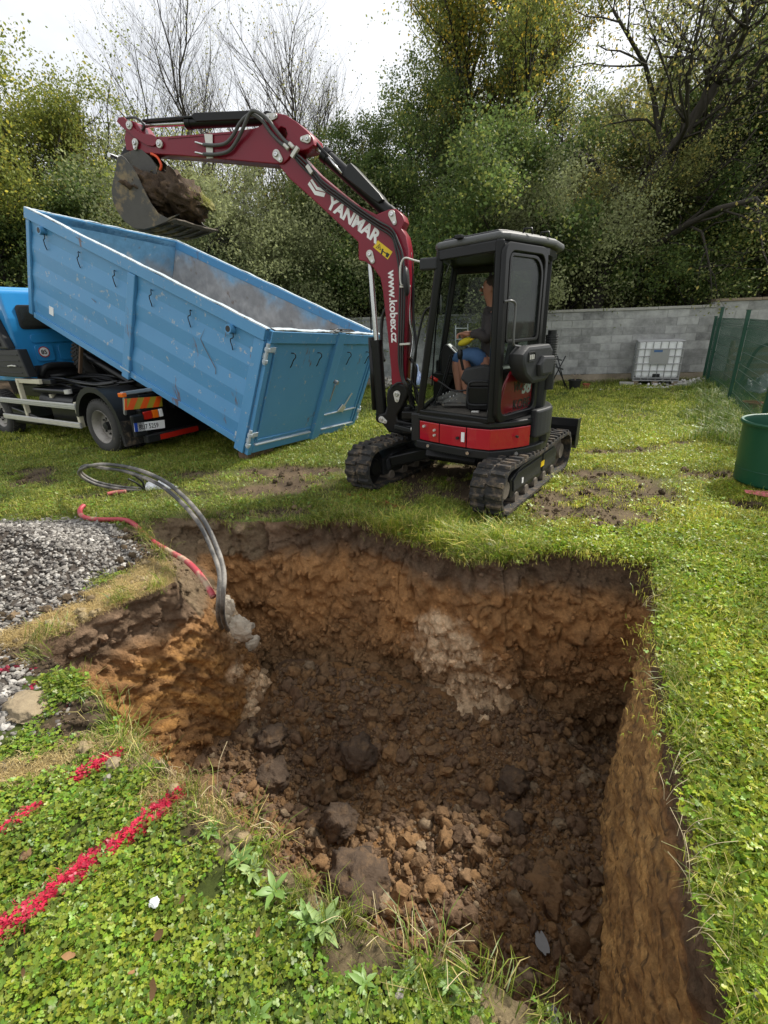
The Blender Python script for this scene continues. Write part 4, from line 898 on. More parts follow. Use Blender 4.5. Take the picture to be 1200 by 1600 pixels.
b = MB(HM); b.box((.40, .30, .50), (.50, .43, .80)); b.build('corner_post_foot', M['dark'], dig, bevel=.02); onside(.505, .37, .62, 1, 0, .018, .01, 'corner_bolt', 'zinc')
# engine hood and counterweight behind the cab
b = MB(HM); hood = [(-.30, .64), (-.56, .20)] + arc(166, 250, 12, .80) + [(-.05, -.70)]; b.prism([(x, y, .785) for x, y in hood], (0, 0, .46)); b.build('engine_hood', M['dark'], dig, bevel=.05, seg=3)
b = MB(HM); b.prism([(x, y, .50) for x, y in [(-.60, .30)] + arc(160, 230, 10, .875) + [(-.5, -.6)]], (0, 0, .33)); b.build('counterweight', M['dark'], dig, bevel=.03, seg=3)
b = MB(HM); b.prism([(x, y, .60) for x, y in arc(143, 163, 4, .90) + arc(163, 143, 4, .82)], (0, 0, .26)); b.build('corner_bumper', M['plastic'], dig, bevel=.02)
b = MB(HM); b.cyl((-.80, .12, 1.0), (-.80, .12, 1.50), .055, 20); b.cyl((-.80, .12, 1.50), (-.80, .12, 1.54), .04, 20)
ex = b.build('exhaust_guard', M['dark'], dig, auto=40)
for k in range(12):
    b = MB(HM); z = 1.24 + k * .022; b.lathe([(.056, 0), (.059, .004), (.056, .008)], (-.80, .12, z), (0, 0, 1), 18); b.build('guard_slot', M['plastic'], ex)

# --- cab
CF, CB_, CL = (.42, .385), (-.32, .775), (-.60, .27)      # front left, B pillar, rear left
CR, CRR, CM = (.42, -.52), (-.72, -.52), (-.15, -.52)
Z0, Z1 = .785, 2.235
def pil(p, q, w_=.07, name='pillar', z0=Z0, z1=Z1, d_=.07, up=None, mt='black'):
    b = MB(HM); b.beam((p[0], p[1], z0), (q[0], q[1], z1), w_, d_, up or (1, .2, 0)); return b.build(name, M[mt], dig, bevel=.016, seg=3)
pil(CF, (.215, .41), .075); pil(CR, (.215, -.50), .06); pil(CB_, CB_, .085); pil((-.62, .24), (-.62, .24), .07); pil(CRR, CRR, .07); pil(CM, CM, .035, d_=.03)
def bar(a, b_, w_=.06, h_=.06, name='cab_rail', mt='black'):
    b = MB(HM); b.beam(a, b_, w_, h_); return b.build(name, M[mt], dig, bevel=.014)
bar((.42, .385, .80), (-.32, .775, .80)); bar((.42, -.52, .80), (.42, .385, .80)); bar((.215, -.50, 2.2), (.215, .41, 2.2), .07, .07); bar((.215, .41, 2.19), (-.32, .775, 2.19), .07, .09); bar((.22, -.52, 2.17), (-.72, -.52, 2.17), .06, .13)
bar((.42, -.52, 1.22), (-.72, -.52, 1.22), .03, .035); bar((-.32, .775, 2.19), (-.62, .24, 2.19), .06, .08); bar((-.62, .24, 2.19), (-.72, -.52, 2.19), .06, .08)
b = MB(HM); b.box((-.72, -.535, .79), (.42, -.51, 1.21)); b.build('right_lower_panel', M['black'], dig)
b = MB(HM); b.box((-.70, -.50, .79), (-.66, .22, 1.45)); b.build('rear_bulkhead', M['black'], dig)
b = MB(HM); b.prism([(x, y, .785) for x, y in [CF, CB_, CL, CRR, CR]], (0, 0, .02)); b.build('cab_floor', pm('dusty_floor_mat', (.12, .105, .085), (.05, .045, .04), 9, .9, bump=.4), dig)
ro = [(.26, -.54), (.27, .38), (.24, .45), (-.32, .81), (-.40, .74), (-.68, .28), (-.77, .10), (-.85, -.25), (-.80, -.54)]
rf = MB(HM); rf.prism([(x, y, 2.23) for x, y in ro], (0, 0, .065)); roof = rf.build('roof', pm('roof_grey_plastic', (.085, .088, .09), (.06, .062, .064), 8, .5, bump=.1, bsc=200), dig, bevel=.028, seg=4)
ri = [(x * .86 - .02, y * .86) for x, y in ro]; rf = MB(HM); rf.prism([(x, y, 2.29) for x, y in ri], (0, 0, .03)); rf.build('roof_cap', M['plastic'], roof, bevel=.014, seg=3)
rf = MB(HM); rf.prism([(x * .93, y * .93, 2.17) for x, y in ro], (0, 0, .055)); rf.build('headliner', M['black'], roof)
for (x, y) in ((-.52, .50), (-.66, .24)):
    rf = MB(HM); rf.tube([(x - .04, y, 2.29), (x - .03, y, 2.335), (x + .03, y, 2.335), (x + .04, y, 2.29)], .008, 6); rf.build('lifting_eye', M['black'], roof, smooth=True)
rf = MB(HM); rf.beam((.06, .58, 2.30), (.0, .61, 2.30), .05, .03); rf.build('roof_latch', M['black'], roof, bevel=.006)
def pane(pts, name='window', mt='glass', th=.006):
    p = [Vector(q) for q in pts]; n_ = (p[1] - p[0]).cross(p[2] - p[0]).normalized() * th; b = MB(HM); b.prism(p, n_); return b.build(name, M[mt], dig)
pane([(.425, -.49, .86), (.425, .35, .86), (.225, .37, 2.16), (.225, -.47, 2.16)], 'windshield')
pane([(.35, -.52, 1.24), (-.135, -.52, 1.24), (-.135, -.52, 2.10), (.22, -.52, 2.10)], 'side_window'); pane([(-.165, -.52, 1.24), (-.69, -.52, 1.24), (-.69, -.52, 2.10), (-.165, -.52, 2.10)], 'side_window')
pane([(-.70, -.49, 1.46), (-.68, .20, 1.46), (-.68, .20, 2.14), (-.70, -.49, 2.14)], 'rear_window')
pane([(-.37, .66, 1.45), (-.59, .30, 1.45), (-.59, .30, 2.14), (-.37, .66, 2.14)], 'quarter_window', 'glass')
# --- open door folded back along the rear quarter
DP = XC + HU * (-.355) + HL * .845; DX = dirv(44.5); DN = Vector((DX.y, -DX.x, 0))
DM = frame(DP + Vector((0, 0, 0)), DX, UZ, DN)           # x along the door, y up, z outwards
def rrect(x0, y0, x1, y1, r, n=5, rs=None):
    rs = rs or (r, r, r, r); out = []
    for (cx, cy, a0, rr) in ((x0, y0, 180, rs[0]), (x1, y0, 270, rs[1]), (x1, y1, 0, rs[2]), (x0, y1, 90, rs[3])):
        sx = 1 if a0 in (180, 90) else -1; sy = 1 if a0 in (180, 270) else -1
        for k in range(n + 1): t = R_(a0 + 90 * k / n); out.append((cx + sx * rr + rr * math.cos(t), cy + sy * rr + rr * math.sin(t)))
    return out
DW = .70
door = plate('door', rrect(0, .79, DW, 2.215, .09), [rrect(.065, .85, DW - .055, 2.15, .08)[::-1]], .045, DM, M['black'], dig, .010)
plate('door_window_frame', rrect(.075, 1.46, DW - .065, 2.14, .09, rs=(.04, .05, .16, .05)), [rrect(.10, 1.485, DW - .10, 2.115, .08, rs=(.03, .04, .14, .04))[::-1]], .03, DM @ Matrix.Translation((0, 0, .005)), M['black'], door, .005)
plate('window_pane', rrect(.095, 1.48, DW - .095, 2.12, .07), [], .006, DM, M['dglass'], door, .001)
plate('lower_pane', rrect(.06, .845, DW - .05, 1.465, .06), [], .006, DM @ Matrix.Translation((0, 0, -.004)), M['clear'], door, .001)
b = MB(DM); b.tube(smooth_path([(.01, 1.78, .03), (.05, 1.785, .06), (.10, 1.77, .07), (.115, 1.72, .07), (.115, 1.50, .07), (.13, 1.445, .07), (.20, 1.43, .07), (.45, 1.395, .06), (.56, 1.38, .035)], 5), .0095, 8); b.build('grab_bar', pm('grey_bar', (.12, .12, .12), None, 9, .35, .3), door, smooth=True)
cover = plate('door_lock_cover', [(.19, 1.19), (.32, 1.11), (.56, 1.11), (.64, 1.16), (.66, 1.38), (.60, 1.43), (.22, 1.43), (.12, 1.37), (.12, 1.30)], [], .15, DM @ Matrix.Translation((0, 0, .095)), M['plastic'], dig, .03)
plate('raised_step', [(.38, 1.17), (.60, 1.17), (.62, 1.33), (.42, 1.34), (.35, 1.27)], [], .06, DM @ Matrix.Translation((0, 0, .185)), M['plastic'], cover, .025)
plate('lock_recess', rrect(.20, 1.30, .32, 1.385, .015), [rrect(.212, 1.312, .308, 1.373, .01)[::-1]], .012, DM @ Matrix.Translation((0, 0, .172)), M['dark'], cover, .002)
b = MB(DM)
for k in range(3): b.box((.225 + k * .028, 1.322, .171), (.240 + k * .028, 1.360, .178))
b.build('lock_mark', M['zinc'], cover)
# red rear quarter seen through the lower glass
q = [(.095, .82)] + [(.095 + .38 * (1 - math.cos(R_(a))), .82 + .46 * math.sin(R_(a)) ** .9) for a in range(12, 91, 13)] + [(.68, 1.28), (.68, .82)]
rq = plate('rear_quarter_panel', q, [], .03, DM @ Matrix.Translation((0, 0, -.026)), M['red2'], dig, .008)
text('model_lettering', 'ViO', DM @ Matrix.Translation((.30, 1.035, -.0095)), .115, M['inkblack'], rq, .003, shear=.25, sx=.95)
text('model_number', '38', DM @ Matrix.Translation((.455, 1.0, -.0095)), .155, M['white'], rq, .005, shear=.25)
text('hire_lettering', 'KOBE', DM @ Matrix.Translation((.31, .865, -.0095)), .125, M['inkblack'], rq, .002)
# --- mirror, handles, wiper
b = MB(HM); b.tube(smooth_path([(.29, .41, 1.78), (.37, .41, 1.72), (.44, .41, 1.45), (.49, .41, 1.15), (.46, .41, 1.06), (.40, .40, 1.04)], 5), .011, 8); b.build('front_grab_handle', M['black'], dig, smooth=True)
b = MB(HM); b.tube(smooth_path([(.36, .42, 2.14), (.46, .42, 2.17), (.545, .43, 2.19), (.585, .43, 2.12), (.585, .43, 2.0), (.57, .43, 1.97), (.56, .40, 1.97)], 6), .0085, 8); mb_ = b.build('mirror_arm', M['zinc'], dig, smooth=True)
b = MB(HM); b.lathe([(0, -.02), (.05, -.02), (.062, 0), (.05, .018), (0, .018)], (0, 0, 0), (1, 0, 0), 20); b.v = [HM @ (Vector((.535, .41, 2.0)) + Vector(((HM.inverted() @ v).x + .02 * (HM.inverted() @ v).z * 3, (HM.inverted() @ v).y * 1.1, (HM.inverted() @ v).z * 2.1))) for v in b.v]; b.build('mirror', M['plastic'], mb_, smooth=True)
b = MB(HM); b.cbox((.32, .42, 2.13), (.16, .08, .10)); b.build('work_lamp', M['plastic'], dig, bevel=.015)
b = MB(HM); b.tube([(.20, .36, 2.12), (.27, .33, 1.60), (.31, .30, 1.05)], .008, 6); b.build('gas_strut', M['black'], dig); b = MB(HM); b.tube([(.14, .36, 2.14), (.185, .36, 2.02)], .006, 6); b.build('strut_rod', M['steel'], dig)
b = MB(HM); b.tube(smooth_path([(.41, -.54, 1.95), (.47, -.66, 1.98), (.48, -.70, 1.9)], 4), .01, 6); mm_ = b.build('right_mirror_arm', M['black'], dig, smooth=True)
b = MB(HM); b.lathe([(0, -.015), (.05, -.015), (.06, 0), (.05, .015), (0, .015)], (0, 0, 0), (1, 0, 0), 20); b.v = [HM @ (Vector((.42, -.70, 1.83)) + Vector(((HM.inverted() @ v).x, (HM.inverted() @ v).y, (HM.inverted() @ v).z * 1.9))) for v in b.v]; b.build('right_mirror', M['plastic'], mm_, smooth=True)
# --- cab interior
b = MB(HM); b.prism([(-.42, -.20, 1.03), (.0, -.20, 1.05), (.0, -.20, 1.13), (-.44, -.20, 1.11)], (0, .44, 0)); seat = b.build('seat', M['plastic'], dig, bevel=.03, seg=3)
b = MB(HM); b.prism([(-.42, -.18, 1.08), (-.34, -.18, 1.08), (-.44, -.18, 1.62), (-.54, -.18, 1.62)], (0, .40, 0)); b.build('seat_back', M['plastic'], dig, bevel=.035, seg=3)
b = MB(HM); b.box((-.44, -.18, .80), (-.02, .20, 1.03)); b.build('seat_box', M['black'], dig, bevel=.02)
for yy in (.24, -.36):
    b = MB(HM); b.prism([(-.46, yy, 1.05), (-.08, yy, 1.05), (.02, yy, 1.12), (-.02, yy, 1.22), (-.20, yy, 1.25), (-.46, yy, 1.20)], (0, .14, 0)); b.build('arm_console', M['plastic'], dig, bevel=.02, seg=3)
    b = MB(HM); b.box((-.30, yy + .01, .82), (-.06, yy + .12, 1.05)); b.build('console_base', M['black'], dig, bevel=.015)
    b = MB(HM); b.tube([(.0, yy + .07, 1.2), (.03, yy + .07, 1.32)], .014, 8); jb = b.build('joystick', M['black'], dig); b = MB(HM); b.lathe([(0, -.045), (.022, -.04), (.028, 0), (.024, .04), (0, .05)], (.035, yy + .07, 1.345), (0, .1, 1), 14); b.build('joystick_knob', M['dark'], jb, smooth=True)
b = MB(HM); b.prism([(.14, -.48, 1.10), (.32, -.48, 1.10), (.33, -.48, 1.32), (.28, -.48, 1.42), (.22, -.48, 1.40), (.0, -.48, 1.18)], (0, .22, 0)); con = b.build('control_console', M['dark'], dig, bevel=.015)
b = MB(HM); b.beam((.245, -.30, 1.415), (.05, -.30, 1.235), .16, .012); b.build('console_panel', M['white'], con, bevel=.004)
b = MB(HM); b.beam((.205, -.30, 1.39), (.07, -.30, 1.265), .10, .02); b.build('console_screen', M['inkblack'], con, bevel=.004)
b = MB(HM); b.prism([(.30, -.50, .82), (.40, -.50, .82), (.40, -.50, 1.12), (.16, -.50, 1.10)], (0, .26, 0)); b.build('console_foot', M['black'], dig, bevel=.01)
b = MB(HM); b.tube(smooth_path([(-.03, .26, 1.0), (.10, .27, 1.0), (.20, .27, 1.06), (.27, .27, 1.10)], 5), .009, 7); lv = b.build('safety_lever', M['plastic'], dig, smooth=True); b = MB(HM); b.tube([(.26, .27, 1.095), (.33, .27, 1.135)], .018, 9); b.build('red_lever_grip', M['lampred'], lv, smooth=True)
b = MB(HM); b.tube(smooth_path([(-.26, .39, 1.10), (-.10, .39, 1.10), (-.06, .39, 1.05), (-.06, .39, .92), (-.10, .39, .88), (-.26, .39, .88)], 5), .010, 7); b.build('seat_guard_rail', M['plastic'], dig, smooth=True)
for yy in (-.05, .10):
    b = MB(HM); b.tube([(.33, yy, .82), (.25, yy, 1.0), (.16, yy, 1.32)], .010, 7); lv = b.build('travel_lever', M['black'], dig); b = MB(HM); b.beam((.36, yy + .01, .84), (.29, yy + .01, .82), .06, .012); b.build('foot_pedal', M['dark'], lv, bevel=.003)
b = MB(HM); b.cbox((-.14, .40, .815), (.075, .05, .02)); b.build('drink_can_holder', M['zinc'], dig, bevel=.008)

# --- swing bracket, boom, arm, bucket: outlines in the vertical plane of the boom
BO = Vector((.187, 5.30, 0)); BS = dirv(160); BN = Vector((BS.y, -BS.x, 0))
if BN.y > 0: BN = -BN
BM = frame(BO, BS, UZ, BN)                        # x reach, y height, z towards the viewer's side
def S(x, y, off=0.):
    p = onplane(x, y, BO + BN * off, BN); q = BM.inverted() @ p; return (q.x, q.y)
def SP(x, y, off=0.): q = S(x, y, off); return (q[0], q[1], off)
def sp(l, off): return [S(x, y, off) for x, y in l]
ha = .085                                          # half thickness of boom and arm
boomo = sp([(612, 601), (611, 578), (608, 546), (602, 490), (598, 454), (594, 434), (582, 417), (571, 409), (560, 406), (559.5, 378), (487, 310), (453, 280), (439, 263), (431, 251), (424, 243), (426, 234), (434, 230), (452, 231), (462, 235), (493, 268), (530, 299), (556, 319), (588, 335), (597, 331), (608, 327), (618, 326), (629, 336), (632, 346), (627, 357), (634, 368), (638, 390), (639.5, 430), (637, 500), (634.5, 593), (628, 607)], ha)
boom = plate('boom', boomo, [], 2 * ha, BM, M['red'], dig, .008)
armo = sp([(197, 234), (194, 215), (197, 200), (199, 191), (205, 188), (212, 191), (224, 209), (236, 213), (255, 213), (300, 210), (360, 205), (398, 200), (408, 196), (413, 186), (415, 178), (430, 176), (446, 179), (463, 190), (478, 203), (489, 214), (490.5, 226), (482, 233), (466, 237), (456, 239), (450, 249), (442, 256), (430, 256), (400, 253.5), (340, 248), (280, 243), (240, 240.5), (217, 239)], ha + .02)
hole = sp([(432, 204), (439, 198), (446, 201), (449, 210), (446, 217), (440, 219)], ha + .02)
arm = plate('arm', armo, [hole[::-1]], 2 * ha + .04, BM, M['red'], dig, .008)
# ribs that step the arm: lower box flange
b = MB(BM); f_ = [SP(x, y, ha + .022) for x, y in [(262, 214), (362, 206), (362, 209), (262, 217)]]; b.prism(f_, (0, 0, .006)); b.build('arm_flange', M['red'], arm)
def pin(x, y, off, r=.030, tail=None, par=None, tl=.075):
    c_ = SP(x, y, off); nm = 'pin_plate'
    if tail:
        q = Vector(SP(x + tail[0], y + tail[1], off)) - Vector(c_); q = q.normalized() * tl; a = math.atan2(q.y, q.x); ol = []
        for k in range(9): t = a + R_(90 + 180 * k / 8); ol.append((c_[0] + r * 1.15 * math.cos(t), c_[1] + r * 1.15 * math.sin(t)))
        for k in range(7): t = a - R_(90) + R_(180 * k / 6); ol.append((c_[0] + q.x + r * .72 * math.cos(t), c_[1] + q.y + r * .72 * math.sin(t)))
        pl = plate(nm, ol, [], .014, BM @ Matrix.Translation((0, 0, off + .007)), M['zinc'], par or dig, .003)
        b = MB(BM); b.cyl((c_[0] + q.x, c_[1] + q.y, off + .012), (c_[0] + q.x, c_[1] + q.y, off + .024), r * .35, 10); b.build('plate_bolt', M['steel'], pl, auto=40)
    else:
        b = MB(BM); b.lathe([(0, 0), (r * 1.1, 0), (r * 1.1, .016), (r * .6, .018), (r * .6, .008), (0, .008)], (c_[0], c_[1], off), (0, 0, 1), 22); pl = b.build(nm, M['zinc'], par or dig, auto=40)
    b = MB(BM); b.lathe([(0, 0), (r * .62, 0), (r * .62, .026), (r * .5, .030), (r * .22, .030), (r * .2, .022), (0, .022)], (c_[0], c_[1], off), (0, 0, 1), 16); b.build('pin_head', M['steel'], pl, auto=40); return pl
ofa = ha + .022
pin(420, 184.5, ofa, .030, (12, -3), arm); pin(481, 217.5, ofa, .030, (-12, 0), arm, .055); pin(432.5, 241.5, ofa, .036, (8, 10), arm, .06); pin(612.5, 335, ha + .002, .030, (4, 12), boom); pin(578, 397, ha + .002, .032, (5, 12), boom, .07)
pin(203, 196, ofa + .012, .034, None, arm); pin(212, 223.5, ofa + .012, .034, (0, 10), arm, .04); pin(250, 225, ofa + .012, .034, None, arm)
# link lever on both sides of the arm tip
for sgn in (1, -1):
    off = sgn * (ha + .03); l_ = [SP(x, y, 0)[:2] for x, y in [(197, 196), (200, 190), (207, 189), (212, 194), (222, 205), (236, 215), (250, 216), (259, 221), (260, 229), (253, 234), (244, 233), (232, 226), (214, 212), (204, 204)]]
    plate('link_lever', l_, [], .02, BM @ Matrix.Translation((0, 0, off)), M['red'], arm, .003)
l_ = [S(x, y, .05) for x, y in [(203, 221), (212, 217), (222, 222), (226, 232), (222, 242), (210, 258), (198, 260), (190, 256), (186, 248), (192, 240)]]
lk = plate('bucket_link', l_, [], .16, BM, M['black'], dig, .012)
# bucket
BW = .36                                         # half width
side = sp([(184, 246), (190, 243), (196, 247), (203, 256), (212, 268), (222, 290), (235, 316), (247, 333), (262, 341), (281, 334), (262, 346), (243, 354), (226, 358.5), (210, 357), (195, 346), (184, 331), (177, 314), (175, 299), (177, 284), (181, 268)], BW)
shell = sp([(262, 347), (243, 354), (226, 358.5), (210, 357), (195, 346), (184, 331), (177, 314), (175, 299), (177, 284), (181, 268), (187, 254)], BW)
bkm = pm('worn_bucket_steel', (.10, .095, .085), (.055, .052, .048), 6, .6, .4, .3, 30, dirt=(.27, .21, .13), dsc=4.0, dpos=.51, dwid=.1)
b = MB(BM); nS = len(shell); vs = []
cen = Vector((sum(p[0] for p in shell) / nS, sum(p[1] for p in shell) / nS))
for (x, y) in shell:
    n_ = (cen - Vector((x, y))).normalized() * .014
    vs += [(x, y, -BW), (x, y, BW), (x + n_.x, y + n_.y, BW), (x + n_.x, y + n_.y, -BW)]
b.add(vs, [(i * 4 + a, i * 4 + c_, (i + 1) * 4 + c_, (i + 1) * 4 + a) for i in range(nS - 1) for a, c_ in ((0, 1), (1, 2), (2, 3), (3, 0))] + [(0, 1, 2, 3), tuple((nS - 1) * 4 + k for k in range(4))])
bucket = b.build('bucket', bkm, dig, auto=50)
for sgn in (1, -1): plate('bucket_side', side, [], .016, BM @ Matrix.Translation((0, 0, sgn * BW)), bkm, bucket, .003)
# lower lip with cutting edge and wear strips
l0, l1 = Vector(shell[0]), Vector(shell[1]); dr = (l0 - l1).normalized(); n2 = Vector((-dr.y, dr.x)); n2 = n2 if n2.y > 0 else -n2
tip = l0 + dr * .10
b = MB(BM); zs = np.linspace(-BW, BW, 22); vs = []
for z in zs:
    j = .022 * vnoise(np.array([[z * 14, 3., 1.]]))[0] - .01
    vs += [(l1.x, l1.y, z), (tip.x + dr.x * j, tip.y + dr.y * j, z), (tip.x + dr.x * j + n2.x * .012, tip.y + dr.y * j + n2.y * .012, z), (l1.x + n2.x * .02, l1.y + n2.y * .02, z)]
m_ = len(zs); b.add(vs, [(i * 4 + a, i * 4 + c_, (i + 1) * 4 + c_, (i + 1) * 4 + a) for i in range(m_ - 1) for a, c_ in ((0, 1), (1, 2), (2, 3), (3, 0))] + [(0, 1, 2, 3), tuple((m_ - 1) * 4 + k for k in range(4))]); b.build('cutting_lip', M['mudmetal'], bucket)
for k in range(5):
    z = -BW + .06 + k * (2 * BW - .12) / 4; b = MB(BM); vs = []
    pts = [Vector(p) for p in shell[:6]]; b.tube([(p.x - (cen - p).normalized().x * .008, p.y - (cen - p).normalized().y * .008, z) for p in pts], .016, 5); b.build('wear_strip', bkm, bucket)
for z0 in (-.12, .10):
    e = [S(x, y, .1) for x, y in [(186, 244), (196, 240), (212, 233), (222, 234), (236, 246), (247, 262), (246, 272), (230, 276), (206, 272), (190, 256)]]
    plate('bucket_ear', e, [], .02, BM @ Matrix.Translation((0, 0, z0)), bkm, bucket, .003)
pin(190, 249, .15, .034, None, bucket)
b = MB(BM); b.cyl(SP(190, 249, 0)[:2] + (-.17,), SP(190, 249, 0)[:2] + (.17,), .022, 14); b.build('bucket_pin', M['steel'], bucket, auto=40)
b = MB(BM); b.tube(smooth_path([SP(236, 240, .11), SP(246, 246, .11), SP(252, 258, .11), SP(250, 266, .11)], 4), .013, 8); b.build('orange_marking_strap', pm('orange_paint', (.8, .09, .02), None, 5, .5), bucket, smooth=True)
# cylinders
def cyl(p, q, split, rb, rr, name, off=0., cover=None):
    P_, Q_ = Vector(SP(*p, off)), Vector(SP(*q, off)); P_.z = Q_.z = off; Sx = P_.lerp(Q_, split)
    b = MB(BM); b.cyl(P_, Sx, rb, 22); d = (Q_ - P_).normalized(); b.cyl(Sx - d * .05, Sx + d * .012, rb * 1.12, 22); b.cyl(P_ - d * .01, P_ + d * .05, rb * 1.1, 22); c_ = b.build(name, M['black'], dig, auto=40)
    b = MB(BM); b.cyl(Sx, Q_, rr, 16); b.build('piston_rod', M['steel'], c_, auto=40)
    b = MB(BM); b.cyl((Q_.x, Q_.y, off - .055), (Q_.x, Q_.y, off + .055), rr * 1.9, 16); b.build('rod_eye', M['black'], c_, auto=40)
    b = MB(BM); b.cyl((P_.x, P_.y, off - .06), (P_.x, P_.y, off + .06), rb * .9, 16); b.build('base_eye', M['black'], c_, auto=40)
    return c_
cyl((422, 186), (203, 197), .56, .052, .024, 'bucket_cylinder', 0.); cyl((612, 336), (481, 218), .80, .062, .028, 'arm_cylinder', 0.); cyl((597, 652), (578, 400), .50, .062, .028, 'boom_cylinder', 0.02)
# folded guards over the cylinders
g_ = [S(x, y, .06) for x, y in [(541, 262), (549, 255), (594, 303), (600, 312), (592, 318), (580, 310), (537, 275)]]; plate('cylinder_guard', g_, [], .17, BM, M['dark'], dig, .01)
g_ = [S(x, y, .06) for x, y in [(222, 186), (300, 180), (303, 176), (398, 172), (404, 178), (398, 186), (306, 190), (300, 184), (222, 190)]]; plate('cylinder_guard', g_, [], .13, BM, M['black'], dig, .006)
b = MB(BM); b.tube([SP(513, 246, .12), SP(534, 271, .12)], .010, 8); b.build('hydraulic_pipe', M['steel'], dig, smooth=True)
b = MB(BM); b.tube([SP(493, 222, .02), SP(505, 236, .06), SP(530, 262, .07)], .014, 8); b.build('hydraulic_pipe', M['black'], dig, smooth=True)
b = MB(BM); b.tube([SP(577, 425, .03), SP(580, 520, .03)], .007, 6); b.tube([SP(580, 527, .03), SP(586, 640, .03)], .034, 14); b.build('thin_rod_guide', M['black'], dig, smooth=True)
# swing bracket and mount
l_ = [S(x, y, .10) for x, y in [(611, 602), (622, 598), (634, 602), (637, 617), (630, 634), (621, 648), (622, 656), (640, 660), (660, 662), (660, 678), (625, 679), (607, 676), (598, 664), (590, 656), (591, 648), (601, 645), (604, 634), (603, 622), (605, 610)]]
sb = plate('swing_bracket', l_, [], .20, BM, M['black'], dig, .02)
pin(620.5, 616, .105, .034, (0, 12), sb, .06); pin(596.5, 655, .105, .030, (10, 6), sb, .05)
b = MB(HM); b.box((.46, -.20, .52), (.66, .20, .62)); b.box((.46, -.20, .68), (.66, .20, .77)); b.cyl((.64, 0, .48), (.64, 0, .80), .09, 20); b.build('swing_mount', M['black'], dig, bevel=.015)
b = MB(HM); b.beam((.50, .28, .58), (.74, .16, .60), .05, .05); b.build('swing_cylinder', M['dark'], dig, bevel=.01)
# hoses
def hose(pts, r, mt='bhose', name='hydraulic_hose', par=None, n=6): b = MB(BM); b.tube(smooth_path([SP(x, y, o) for x, y, o in pts], n), r, 8); return b.build(name, M[mt], par or dig, smooth=True)
oo = ha + .055
hose([(318, 226, oo), (335, 227, oo), (352, 224, oo), (364, 212, oo), (374, 194, oo + .01), (386, 181, oo + .02), (397, 180, oo + .02), (410, 189, oo + .01), (422, 206, oo), (436, 221, oo), (448, 230, oo)], .0165, 'hose')
hose([(318, 241, oo), (338, 241, oo), (357, 236, oo), (370, 220, oo), (380, 200, oo + .03), (391, 176, oo + .04), (402, 175, oo + .04), (418, 186, oo + .03), (430, 202, oo + .02), (444, 219, oo), (456, 228, oo)], .0165, 'hose')
hose([(305, 222, oo), (318, 226, oo)], .010, 'steel', 'hose_fitting'); hose([(305, 238, oo), (318, 241, oo)], .010, 'steel', 'hose_fitting')
for (x, y) in ((444, 226), (452, 224)): hose([(x, y, oo), (x + 7, y + 7, oo)], .019, 'zinc', 'hose_fitting')
l_ = [S(x, y, oo) for x, y in [(317, 208), (330, 209), (331, 246), (321, 247), (320, 228)]]; plate('hose_bracket', l_, [], .006, BM @ Matrix.Translation((0, 0, oo - .02)), M['zinc'], arm, .001)
for dy, o in ((0, oo), (6, oo - .005), (12, oo - .012)):
    hose([(455 + dy * .3, 236 + dy * .6, o), (470, 246 + dy, o), (490, 266 + dy, o), (505, 284 + dy * .9, o), (530, 303 + dy * .8, o), (560, 325 + dy * .8, o), (590, 345 + dy * .8, o), (612, 358 + dy, o), (622 - dy * .3, 378 + dy, o), (629 - dy * .55, 400 + dy, o), (632 - dy * .6, 440, o), (631 - dy * .6, 500, o), (629 - dy * .5, 560, o), (631 - dy * .3, 590, o), (638 - dy * .3, 606, o), (648, 625 + dy, 0)], .0105)
for (x, y, dx, dy) in ((484, 265, 4, 6), (461, 238, 5, -8)):
    b = MB(BM); b.beam(SP(x - dx, y - dy, oo + .006), SP(x + dx, y + dy, oo + .006), .035, .035, (0, 0, 1)); b.build('hose_clamp', M['zinc'], boom, bevel=.004)
for y in (448, 538):
    b = MB(BM); b.beam(SP(625, y, oo + .004), SP(641, y - 1, oo + .004), .02, .035, (0, 0, 1)); b.build('hose_clamp', M['zinc'], boom, bevel=.003)
hose([(634, 372, .06), (638, 400, .05), (640, 450, .03), (640, 500, .03), (645, 530, .02), (641, 560, .04)], .010, 'steel', 'hydraulic_pipe'); hose([(641, 395, -.02), (645, 440, -.04), (646, 500, -.04), (650, 540, -.02), (647, 590, -.03), (655, 620, 0)], .014)
hose([(196, 185, .04), (212, 184, .09), (225, 196, .09), (218, 208, .08), (206, 205, .06)], .012); hose([(604, 480, -.12), (597, 500, -.15), (596, 540, -.15), (600, 565, -.12)], .02)
hose([(641, 560, 0), (650, 575, .02), (648, 600, .0), (652, 630, -.02)], .018); hose([(632, 590, .05), (642, 600, .05), (640, 625, .02), (650, 645, 0)], .016)
hose([(612, 605, .12), (622, 598, .12), (636, 600, .10), (645, 612, .06)], .008)
